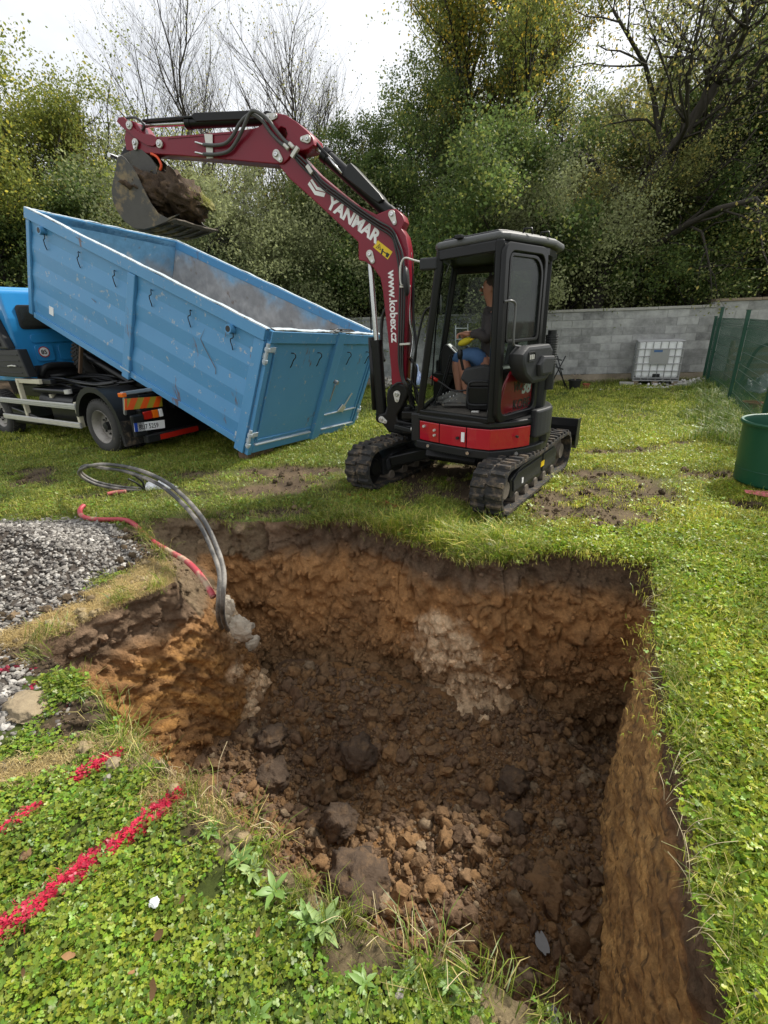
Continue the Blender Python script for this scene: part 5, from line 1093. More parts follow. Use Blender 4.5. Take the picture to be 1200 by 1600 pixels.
# lettering on the boom
def along(p, q, off):
    a = Vector(S(*p, off)); c_ = Vector(S(*q, off)); d = (c_ - a).normalized()
    X3 = BM.to_3x3() @ Vector((d.x, d.y, 0)); 
    n_ = BN; Y3 = n_.cross(X3); return frame(BM @ Vector((a.x, a.y, off)), X3, Y3, n_), (c_ - a).length
Mt, ln_ = along((510, 323), (583, 377), ha + .001)
text('maker_lettering', 'YANMAR', Mt, .150, M['white'], boom, .0062, sx=1.0)
Mt, ln_ = along((606.5, 423), (611, 516), ha + .001)
text('web_address', 'www.kobex.cz', Mt, .112, M['white'], boom, .0028, sx=1.0)
for d_ in (0, 5.2):
    ol = [S(x, y, ha) for x, y in [(483.5 + d_ * .55, 287 - d_ * .80), (487 + d_ * .55, 283.5 - d_ * .80), (493.5 + d_ * .6, 296 - d_ * .8), (511 - d_ * .05, 299.0 - d_ * .35), (508.5 + d_ * .1, 303.2 - d_ * .6), (492 + d_ * .4, 300.2 - d_ * .75)]]
ol = [S(x, y, ha) for x, y in [(481, 288), (484, 283.5), (493, 298), (508.5, 301.5), (506.5, 308), (492, 304.5)]]; plate('maker_emblem', ol, [], .003, BM @ Matrix.Translation((0, 0, ha + .001)), M['white'], boom, .0005)
ol = [S(x, y, ha) for x, y in [(485, 282), (487.5, 279.5), (496, 292), (511.5, 296.5), (510, 300.5), (494.5, 296.5)]]; plate('maker_emblem', ol, [], .003, BM @ Matrix.Translation((0, 0, ha + .001)), M['white'], boom, .0005)
ol = [S(x, y, ha) for x, y in [(583, 386), (590.5, 375.5), (613.5, 393.5), (606, 405.5)]]; ws = plate('warning_sticker', ol, [], .002, BM @ Matrix.Translation((0, 0, ha + .0012)), M['yellow'], boom, .0003)
for o3 in ([(587, 387), (593.5, 381), (595.5, 391)],): 
    a3 = [Vector(S(x, y, ha)) for x, y in o3]; c3 = sum(a3, Vector((0, 0))) / 3; plate('warning_triangle', [tuple(p) for p in a3], [[tuple(c3 + (p - c3) * .72) for p in a3][::-1]], .002, BM @ Matrix.Translation((0, 0, ha + .0026)), M['inkblack'], ws, .0002)
    plate('warning_mark', [tuple(c3 + (p - c3) * .35) for p in a3], [], .002, BM @ Matrix.Translation((0, 0, ha + .0026)), M['inkblack'], ws, .0002)
for o3 in ([(597, 388), (599.5, 389.5), (597, 398), (595, 397)], [(599, 392), (604, 395.5), (603.5, 397), (598.5, 393.6)], [(604.5, 394), (609, 397.5), (605.5, 403), (602.5, 400.5)]): plate('warning_pictogram', [S(x, y, ha) for x, y in o3], [], .002, BM @ Matrix.Translation((0, 0, ha + .0026)), M['inkblack'], ws, .0002)

# --- soil load lying in the bucket (a thing of its own)
def surf_lump(name, pts_c, rad, seed, mt, parent=None, sub=4, amp=.28, R3=None):
    me = lump_mesh(name, seed, sub, amp, 1., .25, (1, 1, 1), 1.5); A = np.empty(len(me.vertices) * 3); me.vertices.foreach_get('co', A); A = A.reshape(-1, 3); A += fbm(A, 5, 4, seed, .7)[:, None] * A * .35 + fbm(A, 14, 3, seed + 2)[:, None] * A * .12
    A = A * np.array(rad); me.vertices.foreach_set('co', A.ravel()); me.update(); me.shade_smooth()
    o = link(name, me, mt, parent); 
    base = rootloc(parent) if parent is not None else Vector((0, 0, 0)); Mw = (R3 or Matrix.Identity(4)).copy(); Mw.translation = Vector(pts_c) - base; o.matrix_basis = Mw; return o
lc = BM @ Vector(SP(262, 312, 0)); load = empty('soil_load', lc, 'dark turf clod with grass on top resting in the digger bucket', 'soil')
a = R_(-32); rot = BM.to_4x4().copy(); rot.translation = (0, 0, 0); rot = rot @ Matrix.Rotation(R_(40), 4, 'Z')
surf_lump('earth_lump', BM @ Vector(SP(240, 300, .08)), (.24, .16, .30), 5, M['clod'], load, 4, .2, rot)
surf_lump('earth_lump', BM @ Vector(SP(285, 308, -.08)), (.30, .17, .28), 9, M['clod'], load, 4, .2, rot)
surf_lump('earth_lump', BM @ Vector(SP(232, 292, .0)), (.12, .10, .20), 12, M['clod'], load, 4, .2, rot)
M['moss'] = pm('turf_top', (.20, .20, .045), (.09, .075, .03), 22, .95, bump=1., bsc=60)
surf_lump('turf_top', BM @ Vector(SP(296, 298, -.14)), (.26, .05, .22), 14, M['moss'], load, 4, .2, rot); surf_lump('turf_top', BM @ Vector(SP(232, 280, .06)), (.10, .05, .16), 15, M['moss'], load, 4, .2, rot)
# grass standing on the turf
gv = []; gf = []; gc = []; r_ = np.random.default_rng(5)
for _ in range(1100):
    t = r_.random(); px_ = 262 + t * 66 if r_.random() < .75 else r_.uniform(218, 250); py_ = (277 + (px_ - 262) * .62 + r_.normal(0, 3)) if px_ > 255 else 276 + r_.normal(0, 5)
    z_ = r_.uniform(-.34, .02) if px_ > 255 else r_.uniform(-.1, .2); p = BM @ Vector(SP(px_, py_, z_ * .6)); d = Vector(r_.normal(0, 1, 3)) * .02; d.z = abs(d.z) + r_.uniform(.0, .03) ; e = Vector(r_.normal(0, 1, 3)).normalized() * .0035; k = len(gv); gv += [p - e - lc, p + e - lc, p + d - lc]; gf.append((k, k + 1, k + 2)); col = np.array([.30, .31, .07]) * r_.uniform(.5, 1.4); gc += [col] * 3
o = link('turf_grass', np_mesh('turf_grass', [v[:] for v in gv], gf, {'Col': ('POINT', gc)}), vcol('load_grass', .7, 0, transl=.3), load); o['kind'] = 'stuff'
# ================================================================== TIPPING CONTAINER
yaw, pit_, roll_ = 2.598, .375, -.059; CLn, CW_, CH = 4.715, 2.526, 1.547
_l = Vector((math.cos(yaw) * math.cos(pit_), math.sin(yaw) * math.cos(pit_), math.sin(pit_))); _w = Vector((math.sin(yaw), -math.cos(yaw), 0)); _n = _w.cross(_l)
if _n.z < 0: _n = -_n
_w2 = _w * math.cos(roll_) + _n * math.sin(roll_); _n2 = _n * math.cos(roll_) - _w * math.sin(roll_)
KO = Vector((-1.768, 6.024, .2)); KM = frame(KO, _l, _w2, _n2)
skip = empty('roll_off_container', KO, 'large open blue steel container tipped back off the truck, its rear resting on the lawn', 'container')
def scratched(name, c, c2, worn=(.40, .42, .42), rust=(.16, .07, .03), amt=.66, sc=3.):
    m, t, b, l = nodes(name); b.inputs['Roughness'].default_value = .42; b.inputs['Specular IOR Level'].default_value = .4
    g = N(t, 'ShaderNodeNewGeometry'); mp_ = N(t, 'ShaderNodeMapping'); mp_.inputs['Scale'].default_value = (1, 1, .22); l(g.outputs['Position'], mp_.inputs[0])
    n1 = N(t, 'ShaderNodeTexNoise', Scale=2.2, Detail=6.); l(g.outputs['Position'], n1.inputs[0])
    r = N(t, 'ShaderNodeMix', data_type='RGBA'); l(n1.outputs[0], r.inputs[0]); r.inputs[6].default_value = rgb(c2); r.inputs[7].default_value = rgb(c); out = r.outputs[2]
    for (s_, pos, w_, col, vec, dt) in ((sc * 3, amt + .01, .04, worn, g.outputs['Position'], 9.), (sc * 1.6, amt + .02, .05, rust, mp_.outputs[0], 9.), (45., .72, .03, rust, g.outputs['Position'], 2.), (26., .73, .02, worn, mp_.outputs[0], 3.)):
        n2 = N(t, 'ShaderNodeTexNoise', Scale=s_, Detail=dt, Roughness=.72); l(vec, n2.inputs[0]); q = N(t, 'ShaderNodeMapRange'); q.inputs[1].default_value = pos; q.inputs[2].default_value = pos + w_; l(n2.outputs[0], q.inputs[0]); q.inputs[4].default_value = .8
        x_ = N(t, 'ShaderNodeMix', data_type='RGBA'); l(q.outputs[0], x_.inputs[0]); l(out, x_.inputs[6]); x_.inputs[7].default_value = rgb(col); out = x_.outputs[2]
    n3 = N(t, 'ShaderNodeTexNoise', Scale=1.7, Detail=2.); l(g.outputs['Position'], n3.inputs[0]); bp = N(t, 'ShaderNodeBump', Strength=.35, Distance=.03); l(n3.outputs[0], bp.inputs['Height']); l(bp.outputs[0], b.inputs['Normal'])
    l(out, b.inputs['Base Color']); return m
M['cblue'] = scratched('container_blue', (.095, .295, .53), (.075, .25, .47), amt=.59); M['cworn'] = scratched('worn_white_edge', (.50, .55, .57), (.36, .44, .50), (.2, .36, .5), (.2, .12, .07), .58, 5.)
M['cdoor'] = scratched('door_blue', (.105, .31, .53), (.085, .27, .48), amt=.60)
# near and far walls, pressed into shallow horizontal folds
nb_ = 7; zb = np.linspace(.10, CH - .13, nb_ + 1)
def wallfold(y0, sgn, name, x0=.16, x1=CLn - .05):
    b = MB(KM); pr = []
    for k in range(nb_ + 1): pr += [(y0 + sgn * (.020 if k % 2 else .0), zb[k])]
    n = len(pr); b.add([(x0, y, z) for y, z in pr] + [(x1, y, z) for y, z in pr], [(k, k + 1, n + k + 1, n + k) for k in range(n - 1)]); return b.build(name, M['cblue'], skip)
near = wallfold(0, -1, 'side_wall'); wallfold(CW_, 1, 'side_wall')
# inner faces with worn paint, coloured per vertex
def inner(name, f, nu, nv, zlim=.80, seed=1):
    u, v = np.meshgrid(np.linspace(0, 1, nu), np.linspace(0, 1, nv)); u, v = u.ravel(), v.ravel(); P_ = np.array([f(a, c_) for a, c_ in zip(u, v)])
    W_ = P_ + 0.; nz_ = fbm(W_ * [1, 1, 1], 2.2, 5, seed, .65); n5 = fbm(W_, 7, 4, seed + 3, .7)
    top_ = sstep(zlim - .05, zlim + .22, P_[:, 2] / CH + nz_ * .35)
    col = mixc(mixc(np.array([.30, .305, .31]), np.array([.44, .44, .44]), sstep(.3, .7, nz_ + .5)), np.array([.16, .37, .58]), top_)
    col = mixc(col, np.array([.17, .10, .06]), sstep(.33, .5, n5) * .7); col = mixc(col, np.array([.62, .62, .60]), sstep(.38, .5, fbm(W_, 5, 4, seed + 8, .7)) * .7)
    d_ = fbm(W_, 1.5, 2, seed + 20) * .02
    Wp = np.array([(KM @ Vector(p))[:] for p in P_]) - np.array(KO); ii, jj = np.meshgrid(np.arange(nu - 1), np.arange(nv - 1)); a = (jj * nu + ii).ravel()
    return link(name, np_mesh(name, Wp, np.stack([a, a + 1, a + 1 + nu, a + nu], 1), {'Col': ('POINT', col)}), M['inner'], skip, smooth=True)
M['inner'] = vcol('worn_inner_paint', .6, .25, 25, .35, .18, vsc=9.)
inner('inner_lining', lambda u, v: (.05 + u * (CLn - .1), .045, .1 + v * (CH - .14)), 160, 50, .80, 31); inner('inner_lining', lambda u, v: (.05 + u * (CLn - .1), CW_ - .045, .1 + v * (CH - .14)), 160, 50, .78, 41)
inner('inner_lining', lambda u, v: (CLn - .05, .05 + u * (CW_ - .1), .1 + v * (CH - .14)), 90, 50, .60, 51); inner('inner_lining', lambda u, v: (.06, .05 + u * (CW_ - .1), .1 + v * (CH - .14)), 60, 40, .7, 61)
b = MB(KM); b.box((0.02, .03, .02), (CLn, CW_ - .03, .10)); b.build('floor_plate', M['dark'], skip)
b = MB(KM); b.box((CLn - .03, .02, .02), (CLn + .01, CW_ - .02, CH - .1)); b.build('front_wall', M['cblue'], skip)
def kb(a, c_, name, mt='cblue', bev=.006, par=None): b = MB(KM); b.box(a, c_); return b.build(name, M[mt], par or skip, bevel=bev)
kb((.0, -.055, CH - .145), (CLn + .03, .05, CH - .012), 'top_rail'); kb((.0, CW_ - .05, CH - .145), (CLn + .03, CW_ + .055, CH - .012), 'top_rail'); kb((CLn - .05, .052, CH - .13), (CLn + .03, CW_ - .052, CH - .012), 'top_rail')
def edge(p0, p1, wd, seed):   # thin dented worn strip welded on the rail
    p0, p1 = Vector(p0), Vector(p1); n = 60; r_ = np.random.default_rng(seed); pts = []
    for k in range(n + 1): pts.append(p0.lerp(p1, k / n) + Vector((0, r_.normal(0, .0016), r_.normal(0, .0016) + .006 * vnoise(np.array([[k * .22, seed, 0.]]))[0])))
    b = MB(KM); vs = []; sd_ = Vector((0, 1, 0)) if abs((p1 - p0).x) > 1 else Vector((1, 0, 0))
    for p in pts: vs += [p - sd_ * wd / 2, p + sd_ * wd / 2, p + sd_ * wd / 2 + Vector((0, 0, .014)), p - sd_ * wd / 2 + Vector((0, 0, .014))]
    b.add(vs, [(i * 4 + a, i * 4 + c_, (i + 1) * 4 + c_, (i + 1) * 4 + a) for i in range(n) for a, c_ in ((0, 1), (1, 2), (2, 3), (3, 0))]); b.build('worn_rim_edge', M['cworn'], skip)
edge((-.01, -.01, CH - .012), (CLn + .03, -.01, CH - .012), .075, 3); edge((-.01, CW_ + .01, CH - .012), (CLn + .03, CW_ + .01, CH - .012), .075, 4); edge((CLn - .005, .05, CH - .012), (CLn - .005, CW_ - .05, CH - .012), .06, 5); edge((-.03, .03, CH - .004), (-.03, CW_ - .03, CH - .004), .07, 6)
kb((0, -.035, -.06), (.155, .0, CH - .15), 'corner_post'); kb((0, CW_, -.06), (.155, CW_ + .035, CH - .15), 'corner_post')
kb((2.25, -.060, -.02), (2.40, -.002, CH - .15), 'side_rib', bev=.012); kb((2.25, CW_ + .002, -.02), (2.40, CW_ + .06, CH - .15), 'side_rib', bev=.012); kb((CLn - .08, -.045, .05), (CLn + .01, -.0, CH - .15), 'side_rib', bev=.012)
kb((2.22, -.067, .10), (2.43, -.060, .115), 'weld_plate', 'cworn', .002)
kb((.16, -.03, .02), (CLn - .1, .01, .105), 'bottom_rail'); kb((.16, CW_ - .01, .02), (CLn - .1, CW_ + .03, .105), 'bottom_rail')
b = MB(KM); b.prism([(.1, .02, .02), (.1, .45, -.16), (.1, CW_ - .45, -.16), (.1, CW_ - .02, .02)], (CLn - .3, 0, 0)); b.build('hull_underside', M['black'], skip)
for yy in (.62, CW_ - .74): kb((.05, yy, -.30), (CLn - .1, yy + .12, -.158), 'skid_rail', 'dark')
rust = pm('rusty_roller', (.20, .13, .085), (.12, .075, .05), 14, .85, .2, .5, 40)
for yy in (.06, CW_ - .62):
    b = MB(KM); b.cyl((.06, yy, -.135), (.06, yy + .50, -.135), .085, 24); b.build('ground_roller', rust, skip, auto=40); kb((-.0, yy - .02, -.10), (.16, yy, .03), 'roller_bracket', 'dark')
# rear frame and doors
RM = M['cdoor']
kb((-.06, .0, -.07), (.0, .075, CH - .02), 'door_frame_post', 'cblue'); kb((-.06, CW_ - .075, -.07), (.0, CW_, CH - .02), 'door_frame_post', 'cblue')
b = MB(KM); b.prism([(-.07, .0, CH - .15), (-.07, .0, CH - .01), (-.005, .0, CH - .01), (-.005, .0, CH - .13)], (0, CW_, 0)); b.build('rear_top_rail', M['cblue'], skip, bevel=.006)
kb((-.065, .08, -.05), (-.005, CW_ - .08, .055), 'rear_sill', 'cblue'); kb((-.075, .10, .055), (-.02, 1.27, .075), 'worn_sill_edge', 'cworn', .003); kb((-.075, 1.53, .055), (-.02, CW_ - .1, .075), 'worn_sill_edge', 'cworn', .003)
dl = kb((-.035, .085, .06), (-.008, 1.30, CH - .15), 'rear_door', 'cdoor'); dr_ = kb((-.040, 1.47, .06), (-.008, CW_ - .085, CH - .15), 'rear_door', 'cdoor')
cp_ = kb((-.095, 1.30, -.08), (-.02, 1.47, CH + .005), 'locking_post', 'cdoor', .01)
for z in (.11,): kb((-.052, .10, z), (-.037, 1.28, z + .02), 'door_flange', 'cblue', .003, dl)
kb((-.06, .12, .1), (-.038, .145, CH - .2), 'door_flange', 'cblue', .003, dl); kb((-.06, CW_ - .16, .1), (-.041, CW_ - .13, CH - .2), 'door_flange', 'cblue', .003, dr_)
b = MB(KM); b.beam((-.05, 1.50, .30), (-.05, 2.40, .33), .022, .02); b.build('lock_bar', M['cworn'], dr_, bevel=.003)
b = MB(KM); b.prism([(-.055, 1.86, .34), (-.055, 2.00, .30), (-.055, 2.06, .38), (-.055, 1.95, .44)], (-.02, 0, 0)); b.beam((-.07, 1.96, .34), (-.08, 2.10, .62), .016, .02); b.build('lock_lever', M['zinc'], dr_, bevel=.003)
b = MB(KM); b.tube([(-.10, 1.50, .55), (-.10, 1.52, .80), (-.10, 1.55, .84)], .012, 7); b.cyl((-.12, 1.55, .84), (-.06, 1.55, .84), .03, 12); b.build('latch_rod', M['galv'], cp_)
b = MB(KM)
b.beam((-.03, 1.15, CH + .03), (-.03, 1.62, CH + .045), .03, .012); b.beam((-.08, 1.20, CH + .02), (-.10, 1.62, CH + .05), .03, .012); b.tube([(-.09, 1.62, CH + .05), (-.03, 1.62, CH + .045)], .01, 6); b.tube([(-.05, 1.36, CH - .03), (-.05, 1.38, CH + .05)], .018, 7); b.beam((-.06, 1.12, CH + .0), (-.04, 1.3, CH + .05), .014, .014); b.build('top_latch', M['dark'], skip, bevel=.003)
for yy, zz in ((.03, 1.20), (.03, .10), (CW_ - .03, .15)):
    b = MB(KM); s_ = -1 if yy < 1 else 1; y0 = yy - s_ * -.05
    b.box((-.02, yy + s_ * .03, zz), (.20, yy + s_ * .042, zz + .06)) if yy < 1 else None
    b.cyl((-.05, yy + s_ * .045, zz - .06), (-.05, yy + s_ * .045, zz + .19), .022, 12); b.cyl((-.05, yy + s_ * .045, zz - .04), (-.05, yy + s_ * .045, zz + .0), .032, 12); b.cyl((-.05, yy + s_ * .045, zz + .10), (-.05, yy + s_ * .045, zz + .14), .032, 12); b.box((-.07, yy - .03, zz + .09), (-.045, yy + .08, zz + .15)); b.build('hinge', M['cworn'], skip, bevel=.003)
def khook(p, q_): b = MB(KM); b.tube(smooth_path(q_, 4), .0065, 6); return b.build('net_hook', M['dark'], skip, smooth=True)
for x in (4.24, 3.45, 2.67, 1.93, 1.20, .46): khook(None, [(x + .035, -.012, 1.31), (x + .01, -.05, 1.32), (x - .01, -.055, 1.27), (x + .03, -.05, 1.24), (x + .03, -.04, 1.20), (x - .01, -.05, 1.17), (x + .0, -.02, 1.12)])
for y in (.44, .98, 1.70, 2.22): khook(None, [(-.04, y, 1.27), (-.085, y + .01, 1.28), (-.10, y + .025, 1.24), (-.09, y + .01, 1.20), (-.085, y + .0, 1.13), (-.075, y + .0, 1.10)])
for x in (4.30, .51):
    b = MB(KM); b.cyl((x, -.015, 1.35), (x, -.10, 1.35), .055, 20); tb = b.build('rail_socket', M['cblue'], skip, auto=40); b = MB(KM); b.cyl((x, -.098, 1.35), (x, -.102, 1.35), .036, 18); b.build('socket_bore', M['inkblack'], tb)
kb((4.10, -.0165, .22), (4.21, -.0235, .34), 'white_sticker', 'white', 0)
for x0, z0, x1, z1 in ((.95, 1.20, 1.0, 1.05), (1.0, 1.05, .92, .98), (.92, .98, .68, .80), (.68, .80, .66, .73), (3.18, .8, 3.08, .78), (.62, 1.38, .60, 1.22), (3.5, 1.5, 3.35, 1.48)):
    b = MB(KM); y = -.0225 if z0 < 1.4 else -.0562; w_ = .008; b.add([(x0, y, z0), (x1, y, z1), (x1 + .01, y, z1 - w_), (x0 + .005, y, z0 - w_)], [(0, 1, 2, 3)]); b.build('scrape_mark', M['mudmetal'], near)

# ================================================================== TRUCK
TO = Vector((-4.02, 6.87, 0)); TX = Vector((-.857, .516, 0)).normalized(); TY = Vector((-TX.y, TX.x, 0)); TY = TY if TY.y > 0 else -TY
KT = frame(TO, TX, TY, UZ); truck = empty('hook_lift_truck', TO, 'blue hook lift truck at the left edge carrying the tipped container, plate 8U7 5259', 'truck')
TN = KT.inverted()
def tx(x, y, X): p = onplane(x, y, TO + TX * X, TX); q = TN @ p; return (X, q.y, q.z)
def tb(a, c_, name, mt='black', bev=.008, par=None): b = MB(KT); b.box(a, c_); return b.build(name, M[mt], par or truck, bevel=bev)
def twheel(x, y, z, r=.385, wd=.22, dual=False, front=False, root=truck, K=KT, ax=(0, 1, 0), name='wheel'):
    prof = [(.60 * r, 0), (.68 * r, -.018), (.88 * r, -.02), (.965 * r, .0), (r, .03), (r, wd - .03), (.965 * r, wd), (.88 * r, wd + .02), (.6 * r, wd)]
    b = MB(K); b.lathe(prof, (x, y, z), ax, 48); ty = b.build(name, M['tyre'], root, auto=35)
    # tread blocks
    b = MB(K); A = Vector(ax)
    u = A.orthogonal().normalized(); v_ = A.cross(u)
    for k in range(40):
        for s_ in (0, 1, 2):
            t = R_(k * 9 + s_ * 3); e = u * math.cos(t) + v_ * math.sin(t); f = -u * math.sin(t) + v_ * math.cos(t); c_ = Vector((x, y, z)) + A * (.045 + s_ * (wd - .09) / 2) + e * (r + .004)
            q = [c_ + A * a * .030 + f * c2 * .018 + e * h * .008 for h in (-1, 1) for a, c2 in ((-1, -1), (1, -1), (1, 1), (-1, 1))]; b.add(q, [(0, 3, 2, 1), (4, 5, 6, 7), (0, 1, 5, 4), (1, 2, 6, 5), (2, 3, 7, 6), (3, 0, 4, 7)])
    b.build('tread', M['tyre'], ty)
    b = MB(K); dp = .10 if not front else .02
    b.lathe([(0, dp + .02), (.24 * r, dp + .02), (.27 * r, dp), (.40 * r, dp + .01), (.47 * r, dp - .0), (.52 * r, .03), (.575 * r, .012), (.615 * r, -.008), (.63 * r, -.004), (.61 * r, .02), (.55 * r, .08), (.5 * r, wd)], (x, y, z), ax, 40); rm = b.build('rim', M['rim'], ty, auto=35)
    b = MB(K); b.lathe([(0, dp - .06), (.14 * r, dp - .055), (.17 * r, dp + .02)], (x, y, z), ax, 18)
    for k in range(8):
        t = R_(k * 45); e = u * math.cos(t) + v_ * math.sin(t); c_ = Vector((x, y, z)) + e * .30 * r; b.cyl(c_ + A * (dp - .02), c_ + A * (dp + .02), .014, 8)
    b.build('wheel_nut', M['dark'], ty, auto=40); return ty
twheel(0, 0, .385); twheel(0, .26, .385, front=True); twheel(0, 1.62, .385, front=True); twheel(3.18, .03, .385, front=True); twheel(3.18, 1.8, .385)
b = MB(KT); b.cyl((0, .2, .385), (0, 1.85, .385), .06, 12); b.lathe([(0, -.16), (.12, -.14), (.16, 0), (.12, .14), (0, .16)], (0, 1.0, .385), (0, 1, 0), 20); b.build('rear_axle', M['black'], truck, auto=40)
for yy in (.62, 1.38): tb((-.85, yy, .60), (3.6, yy + .08, .80), 'chassis_rail', 'black')
for xx in (-.6, .6, 1.6, 2.6): tb((xx, .70, .62), (xx + .08, 1.38, .76), 'cross_member')
# mudguards
for y0, y1 in ((-.04, .54), (1.56, 2.14)):
    b = MB(KT); n = 16; vs = []
    for k in range(n + 1):
        t = R_(-8 + 176 * k / n); r_ = .50; x, z = -r_ * math.cos(t), .40 + r_ * 1.02 * math.sin(t)
        vs += [(x, y0, z), (x, y1, z), (x * 1.03, y1, z + .012), (x * 1.03, y0, z + .012)]
    b.add(vs, [(i * 4 + a, i * 4 + c_, (i + 1) * 4 + c_, (i + 1) * 4 + a) for i in range(n) for a, c_ in ((0, 1), (1, 2), (2, 3), (3, 0))] + [(0, 1, 2, 3)]); mg = b.build('mudguard', M['dark'], truck, auto=40)
    b = MB(KT); vs = []
    for k in range(n + 1):
        t = R_(-8 + 176 * k / n); c_, s_ = -math.cos(t), 1.02 * math.sin(t)
        for r_ in (.47, .545): vs.append((c_ * r_, y0 - .004, .40 + s_ * r_))
    b.add(vs, [(2 * i, 2 * i + 1, 2 * i + 3, 2 * i + 2) for i in range(n)]); q = b.build('mudguard_lip', M['dark'], mg)
    b = MB(KT); b.prism([(-.50, y0, .16), (-.56, y0, .16), (-.53, y0, .50), (-.48, y0, .50)], (0, y1 - y0, 0)); b.build('mud_flap', M['rubber'], mg)
for z in (.60, .32):
    b = MB(KT); b.box((.56, -.02, z), (2.95, .02, z + .085)); rl = b.build('side_guard_rail', M['alu'], truck, bevel=.008); b = MB(KT); b.box((.56, -.026, z + .025), (2.95, -.020, z + .032)); b.box((.56, -.026, z + .053), (2.95, -.020, z + .060)); b.build('rail_groove', M['cream'] if z < .5 else M['galv'], rl)
for x in (.62, 2.2): tb((x, .03, .32), (x + .06, .10, .98 if x > 1 else .7), 'rail_bracket', 'cream')
tb((1.55, .05, .93), (2.3, .16, 1.0), 'cream_beam', 'cream'); tb((1.55, .17, .70), (1.62, .62, .76), 'cream_beam', 'cream')
# tanks and clutter between the axles
b = MB(KT); b.cyl((1.0, .35, .62), (2.0, .35, .62), .17, 24); b.build('fuel_tank', M['dark'], truck, auto=40)
tb((.75, .18, .30), (1.7, .60, .58), 'battery_box', 'black', .03); tb((1.0, .12, .78), (2.0, .55, .86), 'cable_cover', 'black', .03)
b = MB(KT); b.cyl((.95, .14, .80), (.95, .14, .86), .055, 18); b.build('tank_cap', M['zinc'], truck, auto=40)
b = MB(KT); b.prism([(2.0, .05, .25), (2.75, .05, .25), (2.75, .05, .52), (1.9, .05, .40)], (0, .5, 0)); b.build('step_box', M['black'], truck, bevel=.02)
for k in range(9):
    r_ = random.Random(k); y = .25 + r_.random() * .7; z = .82 + r_.random() * .12; b = MB(KT); b.tube(smooth_path([(2.1, y, z), (1.6, y + r_.uniform(-.1, .1), z + .06), (1.0, y + r_.uniform(-.1, .15), z + r_.uniform(-.02, .08)), (.5, y, z), (.2, y + .1, z + .03)], 5), .014 + .01 * r_.random(), 6); b.build('air_line', M['bhose'], truck, smooth=True)
# black slatted box and air intake
bx_ = MB(KT); bx_.prism([(1.75, .02, 1.03), (2.75, .02, 1.03), (2.75, .02, 1.45), (1.86, .02, 1.45)], (0, .14, 0)); sb_ = bx_.build('tool_box', M['dark'], truck, bevel=.015)
for k in range(4): tb((1.9, .008, 1.09 + k * .09), (2.75, .024, 1.105 + k * .09), 'box_slat', 'plastic', .003, sb_)
b = MB(KT); b.tube([(2.02, .005, 1.20), (2.10, -.02, 1.21), (2.22, -.02, 1.20), (2.26, .0, 1.19)], .012, 7); b.build('box_handle', M['zinc'], sb_)
b = MB(KT); b.prism([(2.05, -.02, 1.46), (2.7, -.02, 1.46), (2.7, -.02, 2.05), (2.45, -.02, 2.05), (2.3, -.02, 1.95)], (0, .12, 0)); ai = b.build('air_intake', M['dark'], truck, bevel=.02)
for k in range(3): b = MB(KT); b.beam((2.25 + k * .13, -.028, 1.50), (2.42 + k * .13, -.028, 1.92), .014, .014); b.build('intake_slat', M['inkblack'], ai)
# rear cross bar, marker board, lights, plate, bumper
tb((-.72, -.02, .865), (-.66, .75, .91), 'light_bar', 'galv'); tb((-.76, -.06, .845), (-.66, .01, .90), 'side_marker', 'amber', .01)
b = MB(KT); b.beam((-.60, .02, .60), (-.72, -.0, .88), .03, .05); b.build('bar_strut', M['galv'], truck, bevel=.005)
p0, p1, p2_, p3_ = [Vector(tx(*q, -.76)) for q in ((195, 641), (254, 635), (253, 619), (194.5, 623))]
b = MB(KT); b.prism([p0, p1, p2_, p3_], (.012, 0, 0)); bd = b.build('marker_board', M['olive'], truck)
for k in range(3):
    f0 = .04 + k * .34; lo = [p0.lerp(p1, f0), p0.lerp(p1, f0 + .17), p3_.lerp(p2_, min(1, f0 + .30)), p3_.lerp(p2_, f0 + .13)]
    if k == 2: lo = [p0.lerp(p1, f0), p0.lerp(p1, f0 + .17), p3_.lerp(p2_, .99), p3_.lerp(p2_, f0 + .13)]
    b = MB(KT); b.prism([p - Vector((.004, 0, 0)) for p in lo], (.003, 0, 0)); b.build('orange_stripe', M['orange'], bd)
b = MB(KT); b.prism([p0 - Vector((.004, 0, 0)), p0.lerp(p1, .05) - Vector((.004, 0, 0)), p3_.lerp(p2_, .06) - Vector((.004, 0, 0)), p3_ - Vector((.004, 0, 0))], (.003, 0, 0)); b.build('orange_stripe', M['orange'], bd)
hs = tb((-.76, .13, .485), (-.68, .56, .66), 'lamp_housing', 'black', .02); tb((-.785, .17, .51), (-.755, .30, .62), 'rear_lamp', 'lampred', .01, hs); tb((-.785, .305, .51), (-.755, .40, .62), 'indicator', 'amber', .01, hs); tb((-.785, .41, .51), (-.755, .47, .62), 'reversing_lamp', 'white', .01, hs)
q0, q1, q2, q3 = [Vector(tx(*q, -.80)) for q in ((211, 675), (258, 668.5), (257, 656), (209, 661.5))]
qx = (q1 - q0).normalized(); qy = (q3 - q0).normalized(); pw_, ph_ = (q1 - q0).length, (q3 - q0).length
b = MB(KT); b.prism([q0, q1, q2, q3], (.008, 0, 0)); plt_ = b.build('number_plate', M['white'], truck)
b = MB(KT); b.prism([q0 - Vector((.002, 0, 0)), q0.lerp(q1, .10) - Vector((.002, 0, 0)), q3.lerp(q2, .10) - Vector((.002, 0, 0)), q3 - Vector((.002, 0, 0))], (.002, 0, 0)); b.build('blue_band', pm('plate_blue', (.01, .06, .4)), plt_)
PMx = KT @ frame(q0 + qy * ph_ * .2 + qx * pw_ * .14 - Vector((.003, 0, 0)), qx, qy, qx.cross(qy))
